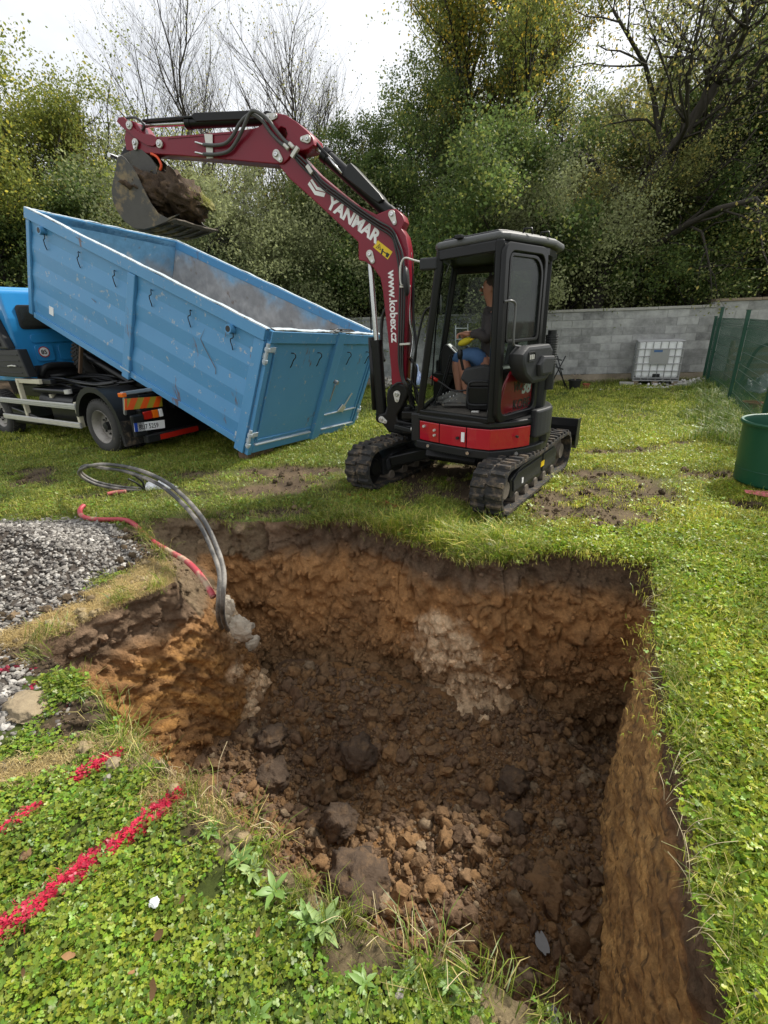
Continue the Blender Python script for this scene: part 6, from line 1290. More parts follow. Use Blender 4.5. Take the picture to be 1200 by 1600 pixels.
text('plate_number', '8U7 5259', PMx, ph_ * .80, M['inkblack'], plt_, 0, sx=pw_ * .80 / (ph_ * 3.95))
b = MB(KT); 
for f in (.435, .435): pass
b.prism([q0 + qx * pw_ * .475 + qy * ph_ * a - Vector((.003, 0, 0)) for a in (.55, .8)] + [q0 + qx * pw_ * .50 + qy * ph_ * a - Vector((.003, 0, 0)) for a in (.8, .55)], (.001, 0, 0)); b.build('plate_seal', M['inkblack'], plt_)
tb((-.86, .10, .20), (-.76, 2.0, .31), 'under_run_bar', 'dark', .015); tb((-.866, .30, .215), (-.858, .95, .29), 'red_reflector_strip', 'lampred', 0)
tb((-.80, -.02, .30), (-.74, .16, .60), 'corner_flap', 'dark', .02); tb((-.74, .2, .3), (-.70, 1.9, .84), 'tail_frame', 'black')
# hook lift arms
for yy in (.78, 1.22):
    b = MB(KT); b.cyl((.3, yy, .92), (1.25, yy - .02, 1.28), .062, 18); a_ = b.build('lift_cylinder', M['black'], truck, auto=40); b = MB(KT); b.cyl((1.2, yy, 1.26), (1.65, yy, 1.43), .035, 14); b.build('piston_rod', M['dark'], a_, auto=40)
tb((-.7, .80, .85), (1.6, 1.30, .93), 'tilt_frame', 'black'); b = MB(KT); b.beam((1.5, 1.0, .95), (1.9, 1.0, 1.75), .14, .16); b.build('hook_arm', M['black'], truck, bevel=.02)
b = MB(KT); b.tube([(-.60, .70, .80), (-.62, .95, .70), (-.6, 1.1, .5)], .03, 8); b.build('tail_hose', M['bhose'], truck, smooth=True)
b = MB(KT); b.beam((1.35, .60, 1.05), (1.05, .58, 1.52), .05, .04); b.build('rusty_strut', rust, truck, bevel=.006)
# cab
cabp = [(2.12, .95), (2.12, 1.25), (2.10, 1.9), (2.14, 2.30), (2.20, 2.36), (3.4, 2.44), (3.9, 2.38), (4.5, 1.6), (4.75, 1.5), (4.8, .9)]
b = MB(KT); b.prism([(x, .10, z) for x, z in cabp], (0, 1.92, 0)); cab = b.build('cab_body', M['bluetruck'], truck, bevel=.07, seg=4)
def em(y0, z0, y1, z1, nm='pressed_panel', d_=.012, mt='bluetruck', rr_=.05, par=None, X=2.095):
    CMx = KT @ frame((X, 0, 0), (0, 1, 0), (0, 0, 1), (1, 0, 0)); return plate(nm, rrect(y0, z0, y1, z1, rr_), [], d_, CMx, M[mt], par or cab, .004)
em(.26, 1.74, 1.80, 2.10, 'rear_window_frame', .020, 'inkblack', .06); em(.30, 1.765, 1.76, 2.075, 'rear_window', .012, 'dglass2' if 'dglass2' in M else 'dglass', .05, None, 2.082)
em(.36, 1.53, 1.02, 1.66); em(.38, 1.24, .66, 1.50); em(.74, 1.24, 1.02, 1.50)
CMx = KT @ frame((2.083, .50, 1.385), (0, -1, 0), (0, 0, 1), (-1, 0, 0))
CMx = KT @ frame((2.080, .50, 1.385), (0, 1, 0), (0, 0, 1), (1, 0, 0))
circ = lambda r, n=28: [(r * math.cos(2 * math.pi * k / n), r * math.sin(2 * math.pi * k / n)) for k in range(n)]
sg_ = plate('speed_sticker', circ(.085), [], .004, CMx, M['lampred'], cab, .0005); plate('speed_field', circ(.070), [], .004, CMx @ Matrix.Translation((0, 0, -.003)), M['white'], sg_, .0005)
text('speed_number', '85', CMx @ frame((-.050, -.033, -.007), (1, 0, 0), (0, 1, 0), (0, 0, 1)), .095, M['inkblack'], sg_, .002)
b = MB(KT); b.tube(smooth_path([(2.06, .35, 1.02), (2.04, .38, 1.10), (2.03, .50, 1.16), (2.03, .80, 1.15), (2.04, .95, 1.10), (2.04, 1.0, 1.0)], 5), .055, 12); b.build('intake_duct', M['dark'], truck, smooth=True)
b = MB(KT); b.tube([(2.0, .45, 1.0), (2.0, 1.0, 1.0)], .035, 10); b.build('intake_pipe', M['dark'], truck, smooth=True)
tb((2.085, .30, .96), (2.11, 1.15, 1.18), 'duct_recess', 'inkblack', .01); tb((1.3, .10, .93), (2.1, .18, 1.0), 'deck_edge', 'dark'); tb((1.85, .15, .88), (2.15, 1.9, .95), 'cab_sill', 'black')
b = MB(KT); b.lathe([(0, 0), (.045, 0), (.05, .015), (.045, .03), (0, .03)], (2.25, .05, 2.22), (0, 1, 0), 16); b.build('roof_marker', M['zinc'], cab, auto=40)
sp_ = empty('spare_wheel', KT @ Vector((1.5, 1.3, .8)), 'spare wheel with bare rim standing upright behind the blue truck cab', 'wheel')
_sw = tx(158, 556, 1.5); twheel(1.5, _sw[1], _sw[2], .385, .20, root=sp_, ax=(1, 0, 0), name='tyre', front=True)
# ================================================================== THE MAN IN THE CAB
HI = HM.inverted(); HW = HM.to_3x3() @ Vector((0, 1, 0))
def HP(x, y, b_): p = onplane(x, y, XC + HW * b_, HW); return HI @ p
def skin(name, nodes_, edges, mt, parent, sub=1):
    me = bpy.data.meshes.new(name); base = rootloc(parent); me.from_pydata([tuple(HM @ Vector(p[:3]) - base) for p in nodes_], edges, []); me.update()
    o = bpy.data.objects.new(name, me); COL.objects.link(o); o.parent = parent
    o.modifiers.new('skin', 'SKIN'); 
    for v, p in zip(me.skin_vertices[0].data, nodes_): r = p[3]; v.radius = (r, p[4] if len(p) > 4 else r); v.use_root = False
    me.skin_vertices[0].data[0].use_root = True
    s_ = o.modifiers.new('sub', 'SUBSURF'); s_.levels = sub; s_.render_levels = sub + 1; me.materials.append(mt)
    dg = bpy.context.evaluated_depsgraph_get(); ev = o.evaluated_get(dg); m2 = bpy.data.meshes.new_from_object(ev); m2.shade_smooth(); o.modifiers.clear(); o.data = m2; m2.materials.clear(); m2.materials.append(mt); return o
M['skin'] = pm('skin', (.42, .20, .13), (.36, .165, .105), 30, .5); M['jacket'] = pm('dark_jacket_cloth', (.060, .052, .052), (.035, .030, .031), 30, .9, bump=.4, bsc=40); M['denim'] = pm('blue_denim', (.08, .17, .34), (.05, .11, .24), 40, .9, bump=.4, bsc=120)
M['shoe'] = pm('grey_trainer', (.16, .155, .14), (.08, .08, .075), 30, .7, dirt=(.25, .2, .14), dsc=30, dpos=.55); M['hair'] = pm('dark_hair', (.03, .022, .016), (.05, .035, .025), 60, .8, bump=.6, bsc=200)
man = empty('person', HM @ Vector((-.22, 0, .80)), 'man in dark jacket and blue shorts sitting at the controls in the digger cab', 'person')
hip = (-.22, .0, 1.24); hd = HP(765, 452, .04)
N_ = [(hip[0], 0, 1.24, .13, .10), (-.26, 0, 1.40, .12, .10), (-.27, 0, hd.z - .32, .14, .11), (-.25, 0, hd.z - .20, .07, .07), (hd.x - .03, .01, hd.z - .11, .06), (hd.x - .01, .01, hd.z - .03, .085), (hd.x - .015, .01, hd.z + .05, .092), (hd.x - .02, .01, hd.z + .10, .06)]
E_ = [(i, i + 1) for i in range(7)]
for s_, in ((1,), (-1,)):
    kn = HP(722, 556, .12) if s_ > 0 else HP(712, 560, -.08); an = HP(728, 621, .13) if s_ > 0 else HP(716, 618, -.06)
    k0 = len(N_); N_ += [(hip[0] + .02, s_ * .10, 1.22, .085), (kn.x - .13, s_ * .12, kn.z + .02, .075), (kn.x - .01, kn.y, kn.z - .02, .068), ((kn.x + an.x) / 2 - .02, kn.y, (kn.z + an.z) / 2 + .03, .066), (an.x - .01, an.y, an.z + .03, .036), (an.x + .03, an.y, an.z - .035, .035)]
    E_ += [(0, k0)] + [(k0 + i, k0 + i + 1) for i in range(5)]
body = skin('body', N_, E_, M['skin'], man, 2)
# face, ear, hair
def ell(c_, r, name, mt, par, tilt=0):
    bm = bmesh.new(); bmesh.ops.create_uvsphere(bm, u_segments=18, v_segments=12, radius=1); me = bpy.data.meshes.new(name); bm.to_mesh(me); bm.free(); me.transform(Matrix.Translation(-rootloc(par)) @ HM @ Matrix.Translation(c_) @ Matrix.Rotation(tilt, 4, 'Y') @ Matrix.Diagonal((*r, 1))); me.shade_smooth(); return link(name, me, mt, par)
hc = Vector((hd.x - .01, .01, hd.z))
b = MB(HM); b.add([hc + Vector(p) for p in ((.082, 0, .03), (.115, .0, -.008), (.105, .018, -.012), (.105, -.018, -.012), (.078, 0, -.02))], [(0, 1, 2), (0, 3, 1), (1, 3, 4), (1, 4, 2), (0, 2, 4), (0, 4, 3)]); b.build('nose', M['skin'], body, smooth=True)
for s_ in (1, -1):
    ell(hc + Vector((-.005, s_ * .086, .0)), (.020, .010, .030), 'ear', M['skin'], body); e_ = ell(hc + Vector((.076, s_ * .032, .022)), (.010, .014, .009), 'eye', M['white'], body); ell(hc + Vector((.084, s_ * .032, .022)), (.004, .006, .006), 'pupil', M['inkblack'], body)
    ell(hc + Vector((.082, s_ * .032, .040)), (.008, .020, .005), 'eyebrow', M['hair'], body)
ell(hc + Vector((.082, 0, -.045)), (.010, .026, .006), 'mouth', pm('lips', (.30, .09, .07)), body)
ell(hc + Vector((-.03, 0, .055)), (.098, .092, .075), 'hair', M['hair'], body, .25)
# jacket: torso, arms to the cuff
hl = HP(722, 523, .22)
J = [(-.22, 0, 1.20, .15, .13), (-.26, 0, 1.40, .155, .13), (-.27, 0, hd.z - .34, .17, .125), (-.22, 0, hd.z - .20, .10), (hd.x - .035, .01, hd.z - .125, .072)]; JE = [(0, 1), (1, 2), (2, 3), (3, 4)]
for s_, hx_, hz_ in ((1, hl.x, hl.z), (-1, hl.x + .02, hl.z)):
    k0 = len(J); J += [(-.25, s_ * .18, hd.z - .29, .08), (-.20, s_ * .24, hd.z - .46, .066), (-.14, s_ * .25, hz_ + .02, .058), (hx_ - .13, s_ * .23, hz_ + .0, .048), (hx_ - .075, s_ * .22, hz_, .044)]; JE += [(2, k0)] + [(k0 + i, k0 + i + 1) for i in range(4)]
skin('jacket', J, JE, M['jacket'], man, 1)
for s_ in (1, -1):
    kn = HP(722, 556, .12) if s_ > 0 else HP(712, 560, -.08)
    skin('shorts_leg', [(-.20, s_ * .09, 1.22, .11), (kn.x - .13, s_ * .12, kn.z + .025, .095), (kn.x - .015, kn.y, kn.z + .0, .082), (kn.x + .005, kn.y, kn.z - .05, .074)], [(0, 1), (1, 2), (2, 3)], M['denim'], man, 1)
    # hand: palm, four fingers curled over the grip, thumb underneath
    hz_ = hl.z; hx_ = hl.x + (0 if s_ > 0 else .02); y0 = s_ * .22
    HN = [(hx_ - .085, y0, hz_, .026), (hx_ - .045, y0, hz_ + .005, .030, .022), (hx_ - .01, y0, hz_ + .008, .034, .020)]; HE = [(0, 1), (1, 2)]
    for k in range(4):
        o_ = (k - 1.5) * .020; ll = (.9, 1.0, .96, .78)[k]; k0 = len(HN)
        HN += [(hx_ + .018 * ll, y0 + o_, hz_ + .012, .0098), (hx_ + .042 * ll, y0 + o_, hz_ + .004, .0090), (hx_ + .052 * ll, y0 + o_, hz_ - .018, .0084), (hx_ + .044 * ll, y0 + o_, hz_ - .036, .0076)]; HE += [(2, k0), (k0, k0 + 1), (k0 + 1, k0 + 2), (k0 + 2, k0 + 3)]
    k0 = len(HN); HN += [(hx_ - .03, y0 - s_ * .034, hz_ - .008, .0115), (hx_ - .006, y0 - s_ * .042, hz_ - .022, .0105), (hx_ + .018, y0 - s_ * .034, hz_ - .032, .009)]; HE += [(1, k0), (k0, k0 + 1), (k0 + 1, k0 + 2)]
    skin('hand', HN, HE, M['skin'], man, 2)
    an = HP(728, 621, .13) if s_ > 0 else HP(716, 618, -.06)
    skin('sock', [(an.x - .01, an.y, an.z + .045, .043), (an.x + .015, an.y, an.z - .01, .043), (an.x + .03, an.y, an.z - .04, .045)], [(0, 1), (1, 2)], M['inkblack'], man, 1)
    fz = .84
    so = [(an.x - .06, fz), (an.x + .23, fz), (an.x + .245, fz + .025), (an.x + .20, fz + .055), (an.x + .12, fz + .085), (an.x + .07, fz + .115), (an.x + .0, fz + .115), (an.x - .05, fz + .10), (an.x - .07, fz + .04)]
    sh = plate('shoe', so, [], .095, HM @ frame((0, an.y, 0), (1, 0, 0), (0, 0, 1), (0, -1, 0)), M['shoe'], man, .028); plate('shoe_sole', [(an.x - .06, fz - .008), (an.x + .235, fz - .008), (an.x + .245, fz + .008), (an.x - .065, fz + .008)], [], .097, HM @ frame((0, an.y, 0), (1, 0, 0), (0, 0, 1), (0, -1, 0)), M['shoe'], sh, .006)
    b = MB(HM)
    for k in range(3): b.beam((an.x + .09 + k * .035, an.y + .046, fz + .055 - k * .008), (an.x + .10 + k * .035, an.y - .046, fz + .098 - k * .012), .008, .012)
    b.build('laces', M['white'], sh)
gl = empty('work_glove', HM @ Vector((hl.x - .0, .20, hl.z - .07)), 'yellow work glove under the driver\'s hand on the cab console', 'glove'); ell(Vector((hl.x - .03, .20, hl.z - .065)), (.075, .05, .035), 'glove_palm', pm('yellow_cloth', (.60, .50, .02), (.5, .42, .02), 30, .8), gl, .35)
for k in range(4): ell(Vector((hl.x - .10, .17 + k * .02, hl.z - .03 - k * .004)), (.035, .010, .010), 'glove_finger', M['yellow'], gl, .4)

# ================================================================== PIPES AND CONDUIT
M['pipe'] = pm('muddy_black_pipe', (.022, .022, .022), (.03, .03, .03), 20, .5, dirt=(.36, .33, .29), dsc=2.6, dpos=.44, dwid=.25); M['cond'] = pm('red_conduit', (.42, .055, .07), (.36, .045, .06), 14, .5, dirt=(.40, .30, .20), dsc=5, dpos=.49, dwid=.12)
PP = [((356, 985), 3.15), ((348, 962), 2.82), ((349, 925), 2.76), ((350, 895), 2.84), ((340, 858), 2.98), ((318, 812), 3.2), ((285, 774), 3.5), ((250, 748), 3.8), ((205, 731), 4.15), ((160, 725.5), 4.5), ((132, 731), 4.75), ((124, 741), 4.88), ((148, 756), 4.95), ((188, 764.5), 4.97), ((226, 767), 4.98)]
for k, (dx, dy, dY, lb) in enumerate(((0, 0, 0, 'outer cement stained black pipe arching out of the pit to the white bag'), (-7, 6, .05, 'inner black pipe of the pair arching out of the pit beside the outer one'))):
    path = smooth_path([atY(x + dx * (1 if i < 9 else -.3), y + dy * (.2 if i < 4 else 1) * (1 if i < 10 else -.6), Y + dY) for i, ((x, y), Y) in enumerate(PP)], 7); b = MB(); b.tube(path, .0165, 12); tag(b.build('cable_pipe', M['pipe'], None, smooth=True), lb, 'pipe', 'pipes sticking out of the pit')
b = MB(); b.tube(smooth_path([atY(226, 767, 4.98), atY(222, 752, 4.95), atY(206, 741, 4.9), atY(196, 737, 4.85)], 6), .012, 8); b.tube(smooth_path([atY(228, 767, 4.98), atY(215, 756, 4.9), atY(200, 748, 4.85)], 6), .010, 8); tag(b.build('cable_end', M['bhose'], None, smooth=True), 'short black cable ends tied beside the white plastic bag on the lawn', 'cable')
def conduit(path, label):
    pts = smooth_path(path, 24); b = MB(); rr = [.0215 + .0022 * math.sin(i * 2.6) for i in range(len(pts))]; b.tube(pts, 0, 10, radii=rr); return tag(b.build('corrugated_conduit', M['cond'], None, smooth=True), label, 'conduit', 'red corrugated conduits')
conduit([gp(131, 790, .06), gp(125, 797, .045), gp(128, 806, .035), gp(142, 811, .03), gp(168, 812, .03), gp(190, 812, .03), gp(208, 818, .03), atY(236, 844, 3.75), atY(262, 860, 3.5), atY(290, 876, 3.25), atY(308, 893, 3.05), atY(322, 912, 2.9), atY(333, 932, 2.8)], 'red corrugated conduit running over the turf and down into the pit')
conduit([gp(168, 772, .03), gp(180, 769.5, .03), gp(197, 768, .03)], 'short red conduit stub lying on the lawn beside the black pipe ends')
def crumple(name, c_, size, mt, seed, label, cat, h=.05, n=22):
    u, v = np.meshgrid(np.linspace(-1, 1, n), np.linspace(-1, 1, n)); u, v = u.ravel(), v.ravel(); P_ = v3(u * size[0] * (1 + .3 * vnoise(v3(u * 2, v * 2 + seed))), v * size[1] * (1 + .3 * vnoise(v3(u * 2 + 9, v * 2 + seed))))
    P_[:, 2] = h * (.55 + np.abs(fbm(v3(u, v, seed), 2.2, 3, seed)) * 1.6) * (1 - .8 * np.maximum(abs(u), abs(v)) ** 2); ii, jj = np.meshgrid(np.arange(n - 1), np.arange(n - 1)); a = (jj * n + ii).ravel()
    o = link(name, np_mesh(name, P_, np.stack([a, a + 1, a + 1 + n, a + n], 1)), mt, None); o.location = c_; s_ = o.modifiers.new('thick', 'SOLIDIFY'); s_.thickness = .002; return tag(o, label, cat)
M['bag'] = pm('white_plastic_bag', (.62, .64, .66), (.5, .52, .55), 9, .25)
crumple('plastic_bag', gp(250, 764), (.17, .08), M['bag'], 3, 'crumpled white plastic bag around the black pipe ends', 'bag', .10)
# pale sand spilt where the pipes leave the wall
M['sand'] = pm('pale_sand', (.62, .55, .44), (.40, .34, .26), 22, .95, bump=1., bsc=60)
def sandlump(px, py, rad, seed, tilt, lb):
    wp = Vector(wallpt(px, py)); me = lump_mesh('sand_spill', seed, 4, .22, 1., .2, None, 1.6); A = np.empty(len(me.vertices) * 3); me.vertices.foreach_get('co', A); A = A.reshape(-1, 3); A *= (1 + fbm(A + seed, 5, 4, seed, .65) * .22)[:, None]; A *= np.array(rad); me.vertices.foreach_set('co', A.ravel()); me.update(); me.shade_smooth()
    o = link('sand_spill', me, M['sand']); o.location = wp; o.rotation_euler = tilt; tag(o, lb, kind='stuff')
sandlump(352, 948, (.07, .05, .12), 3, (.0, .15, 0), 'pale sand packed around the foot of the pipes'); sandlump(350, 962, (.06, .05, .09), 8, (.2, .1, 0), 'pale sand lump hiding the ends of the pipes'); sandlump(392, 1008, (.10, .05, .07), 11, (0, -.3, .3), 'last of the pale sand where it fans out on the slope'); sandlump(373, 985, (.11, .06, .13), 5, (0, -.5, .3), 'pale sand running down the wall below the pipes')
# ================================================================== LOOSE CLODS, STONES, LEAVES, WEEDS
def clod(px, py, z0, r, seed, mt, label, flat=.75, name='soil_clod', cat='clod', group=None, ry=1.):
    p = gp(px, py, z0); me = lump_mesh(name, seed, 4, .22, flat, .35, None, 1.3); A = np.empty(len(me.vertices) * 3); me.vertices.foreach_get('co', A); A = A.reshape(-1, 3); A *= (1 + fbm(A + seed, 4, 4, seed, .65) * .14)[:, None]; A *= r; A[:, 1] *= ry; me.vertices.foreach_set('co', A.ravel()); me.update(); me.shade_smooth()
    o = link(name, me, M[mt]); o.location = (p.x, p.y, p.z + r * flat * .25); o.rotation_euler = (random.uniform(-.2, .2), random.uniform(-.2, .2), random.uniform(0, 6)); return tag(o, label, cat, group)
GC = 'large clods on the pit floor'
for px, py, z0, r, sd_, mt, lb in ((425, 1220, -1.50, .135, 3, 'clod', 'big grey brown clod at the foot of the left slope of the pit'), (560, 1180, -1.45, .13, 7, 'clod', 'flat dark slab of earth in the left middle of the pit floor'), (555, 1385, -1.60, .19, 11, 'clod', 'largest dark block of earth under the near edge of the pit'), (640, 1052, -1.15, .07, 15, 'clodo', 'reddish clod low on the far pit wall below the grey patch'),
    (420, 1160, -1.40, .13, 19, 'clod', 'dark clod against the left slope just above the big grey brown one'), (800, 1225, -1.50, .11, 23, 'clod', 'pointed grey clod right of the middle of the pit floor'), (585, 1045, -1.1, .05, 27, 'clodo', 'small orange clod stuck at the foot of the far wall'),
    (905, 1405, -1.60, .075, 31, 'clodo', 'orange clod close to the right wall of the pit'), (855, 1390, -1.62, .14, 35, 'clodo', 'broad crumbly orange clod near the puddle'), (805, 1290, -1.55, .085, 39, 'clod', 'upright dark clod in the right part of the pit floor'), (620, 1115, -1.3, .07, 43, 'clodo', 'small reddish clod on the rubble below the far wall'),
    (690, 1275, -1.58, .06, 47, 'clodo', 'rounded orange clod in the middle of the pit floor'), (715, 1285, -1.58, .055, 51, 'clodo', 'second rounded orange clod right beside the middle one'), (750, 1195, -1.5, .06, 55, 'clodo', 'small brown clod above the two rounded ones'), (530, 1285, -1.55, .12, 59, 'clod', 'dark brown clod in the left part of the pit floor')):
    clod(px, py, z0, r, sd_, mt, lb, group=GC)
clod(45, 1105, .0, .115, 60, 'pale', 'flat brown slab of turf and earth lying on the edge of the gravel', .35, 'turf_slab', 'slab', ry=.8)
clod(178, 1195, .0, .030, 63, 'pale', 'pale beige stone beside the upper red paint line', .8, 'stone', 'stone'); clod(168, 1217, .0, .014, 64, 'rock', 'small grey pebble just below the pale beige stone', .8, 'stone', 'stone'); clod(241, 1411, .01, .014, 65, 'ibc', 'small white stone in the clover below the lower red line', .7, 'stone', 'stone'); clod(626, 1555, .0, .018, 66, 'rock', 'pale grey stone at the near rim of the pit', .7, 'stone', 'stone'); clod(1185, 1560, .01, .014, 67, 'rock', 'pale stone in the grass in the bottom right corner', .7, 'stone', 'stone')
clod(40, 1335, .01, .024, 68, 'clodo', 'orange earth crumb left of the red lines', .35, 'earth_crumb', 'crumb', ry=.8); clod(130, 1240, .0, .020, 69, 'clodo', 'orange earth crumb between the two red lines', .35, 'earth_crumb', 'crumb', ry=.7)
M['dryleaf'] = pm('dry_brown_leaf', (.28, .15, .06), (.17, .085, .035), 60, .8)
def leafmesh(seed, L=.05, W=.022, curl=.35):
    r = np.random.default_rng(seed); n = 7; V_ = []; F2 = []
    for k in range(n + 1):
        t = k / n; w_ = W * max(.04, math.sin(math.pi * min(1, t * .96 + .03))) ** .8 * (1 + .09 * r.normal()); z = curl * L * t * t
        V_ += [(t * L, -w_, z + .25 * w_), (t * L, 0, z), (t * L, w_, z + .25 * w_)]
    for k in range(n): a = k * 3; F2 += [(a, a + 1, a + 4, a + 3), (a + 1, a + 2, a + 5, a + 4)]
    return np_mesh('dry_leaf', V_, F2)
for k, (px, py, s_, lb) in enumerate(((240, 1470, 1.1, 'curled brown leaf below the lower red line at the left'), (280, 1412, .8, 'brown leaf right of the small white stone'), (235, 1565, 1.4, 'largest torn brown leaf near the bottom edge'), (210, 1515, .8, 'narrow brown leaf standing in the clover near the bottom'), (400, 1465, .7, 'small brown leaf in the middle of the near clover'), (35, 1527, .6, 'small brown leaf at the bottom left'), (118, 1492, .9, 'brown leaf left of the curled one'))):
    o = link('dry_leaf', leafmesh(k, .034 * s_, .010 * s_, .6), M['dryleaf']); p = gp(px, py, .03); o.location = p; o.rotation_euler = (random.uniform(-.4, .6), random.uniform(-.5, .1), random.uniform(0, 6)); tag(o, lb, 'leaf', 'dry leaves in the clover')
# broad leaved weeds on the near rim: each a rosette
M['weed'] = pm('broad_leaf_green', (.15, .25, .05), (.09, .17, .03), 30, .5); M['weedp'] = pm('broad_leaf_pale', (.22, .31, .10), (.15, .22, .06), 30, .55)
def rosette(px, py, nl, L_, mt, seed, label, up=.6):
    p = gp(px, py, .0); root = empty('broad_leaved_weed', p, label, 'weed', 'broad leaved weeds on the near rim'); r = random.Random(seed)
    for k in range(nl + 4):
        q = r.uniform(.6, 1.2); me = leafmesh(seed * 31 + k, L_ * q * .6, L_ * q * .10, -.35); o = bpy.data.objects.new('leaf', me); me.materials.append(M[mt]); me.shade_smooth(); COL.objects.link(o); o.parent = root; o.rotation_euler = (r.uniform(-.3, .3), -r.uniform(.25, up + .35), k * 6.283 / (nl + 4) + r.uniform(-.4, .4)); o.location = (0, 0, .008)
for a in ((330, 1300, 7, .075, 'weed', 1, 'broad leaved weed where the lower red line meets the rim'), (375, 1345, 6, .085, 'weed', 2, 'bushy broad leaved weed beside the near rim, second from the red line'), (395, 1365, 6, .08, 'weedp', 3, 'dusty pale weed hanging at the near rim'), (430, 1395, 7, .09, 'weed', 4, 'light green weed on the near rim below the dusty pale one'), (505, 1450, 7, .11, 'weedp', 5, 'big pale leaved weed at the middle of the near rim'), (480, 1440, 6, .09, 'weed', 6, 'green weed left of the big pale leaved one'), (570, 1540, 6, .07, 'weed', 7, 'low weed at the rim near the bottom of the picture'), (640, 1520, 7, .06, 'weedp', 8, 'pale weed between dry stalks near the bottom of the rim'), (700, 1540, 6, .06, 'weed', 9, 'small weed on the lowest visible stretch of the near rim'), (405, 1590, 4, .06, 'weed', 10, 'single upright leaves in the clover at the bottom edge')): rosette(*a)
# puddles
M['water'] = pm('muddy_water', (.12, .115, .11), (.08, .075, .07), 20, .06)
def puddle(px, py, z, rx, ry, seed, label):
    c_ = gp(px, py, z); c_.z = float(floor_z(np.array([c_.x]), np.array([c_.y]))[0]) + .040; n = 30; r = np.random.default_rng(seed); b = MB(); pts = []
    for k in range(n):
        t = 2 * math.pi * k / n; q = 1 + .45 * vnoise(np.array([[math.cos(t) * 1.8, math.sin(t) * 1.8, seed]]))[0]; pts.append((c_.x + rx * q * math.cos(t), c_.y + ry * q * math.sin(t), c_.z))
    b.prism(pts, (0, 0, -.012)); tag(b.build('puddle', M['water'], None), label, 'puddle', 'puddles on the pit floor')
puddle(848, 1468, -1.56, .028, .065, 3, 'narrow grey puddle at the bottom of the pit'); puddle(866, 1580, -1.56, .03, .05, 5, 'small puddle nearest the bottom edge of the picture')

# ================================================================== YARD THINGS AT THE BACK
# white tank in its cage
tp = gp(1022, 604, 0); tdir = (gp(1053, 604) - gp(991, 603)); tdir.z = 0; tdir.normalize(); tn = Vector((tdir.y, -tdir.x, 0)); IM = frame(tp, tdir, -tn, UZ)
ibc = empty('water_tank', tp, 'white plastic tank in a wire cage standing against the block wall', 'tank')
def ib(a, c_, nm, mt, bev=0, par=None, Mx=IM): b = MB(Mx); b.box(a, c_); return b.build(nm, M[mt], par or ibc, bevel=bev)
tk = ib((-.46, .03, .20), (.46, .85, 1.03), 'inner_tank', 'ibc', .06)
for k in range(7):
    x = -.48 + k * .16; b = MB(IM); b.cyl((x, 0, .16), (x, 0, 1.05), .011, 8); b.build('cage_bar', M['galv'], ibc)
for k in range(6):
    z = .20 + k * .168; b = MB(IM); b.cyl((-.49, -.012, z), (.49, -.012, z), .011, 8); b.build('cage_bar', M['galv'], ibc)
for s_ in (-1, 1):
    for k in range(5): b = MB(IM); b.cyl((s_ * .49, .05 + k * .2, .16), (s_ * .49, .05 + k * .2, 1.05), .011, 8); b.build('cage_bar', M['galv'], ibc)
    for k in range(6): z = .20 + k * .168; b = MB(IM); b.cyl((s_ * .49, 0, z), (s_ * .49, .86, z), .011, 8); b.build('cage_bar', M['galv'], ibc)
for s_ in (0, .3, .6, .86): b = MB(IM); b.cyl((-.49, s_, 1.05), (.49, s_, 1.05), .011, 8); b.build('cage_bar', M['galv'], ibc)
ib((-.20, -.026, .52), (.20, -.020, .86), 'name_plate', 'galv'); ib((-.13, -.030, .80), (.05, -.0265, .85), 'blue_label', 'denim'); ib((-.08, -.01, .22), (.08, .03, .30), 'tank_valve', 'dark', .01)
for x in (-.48, -.06, .36): ib((x, -.01, .0), (x + .12, .9, .13), 'pallet_block', 'wood', .004)
ib((-.50, -.02, .13), (.50, .9, .155), 'pallet_deck', 'galv', .003)
for k, (x, lb) in enumerate(((-.62, 'left'), (.62, 'right'))):
    b = MB(IM); b.box((x - .16, -.16, -.02), (x + .16, .12, .10)); tag(b.build('concrete_slab', M['coping'], None, bevel=.01), 'grey concrete slab at the %s foot of the white tank' % lb, 'slab')
r_ = np.random.default_rng(8); nst = 260
def pebbles(name, c_, ext, n, s0, s1, cols, label, seed, zf=.6):
    r_ = np.random.default_rng(seed); pts = np.stack([c_[0] + r_.normal(0, ext[0], n), c_[1] + r_.normal(0, ext[1], n), np.abs(r_.normal(0, ext[2], n))], 1); s_ = r_.uniform(s0, s1, n)
    scatter(name, gpz, pts, r_.uniform(0, 6, (n, 3)), s_[:, None] * r_.uniform(.7, 1.3, (n, 3)), r_.integers(0, 10, n), {'paint': np.zeros(n), 'tint': np.array(cols)[r_.integers(0, len(cols), n)] * r_.uniform(.8, 1.2, (n, 1))}, label)
q = gp(1070, 602); pebbles('white_rubble', (q.x, q.y - .05), (.38, .12, .05), 420, .02, .05, ((.6, .58, .55), (.5, .48, .45)), 'white stones scattered right of the tank', 3)
q = gp(1010, 607); pebbles('white_grit', (q.x, q.y), (.5, .05, .01), 300, .012, .03, ((.6, .58, .55),), 'white grit under the tank', 4)
q = gp(603, 606); pebbles('pale_rubble', (q.x, q.y), (.16, .12, .10), 150, .03, .08, ((.5, .46, .4), (.38, .35, .3)), 'pale rubble at the wall seen left of the boom foot', 5)
q = gp(1170, 560, .3); pebbles('fenced_rubble', (q.x + .3, 8.9), (.55, .8, .16), 500, .03, .09, ((.5, .5, .5), (.36, .37, .38), (.25, .26, .25)), 'grey stones and rubble heaped behind the fence', 6)
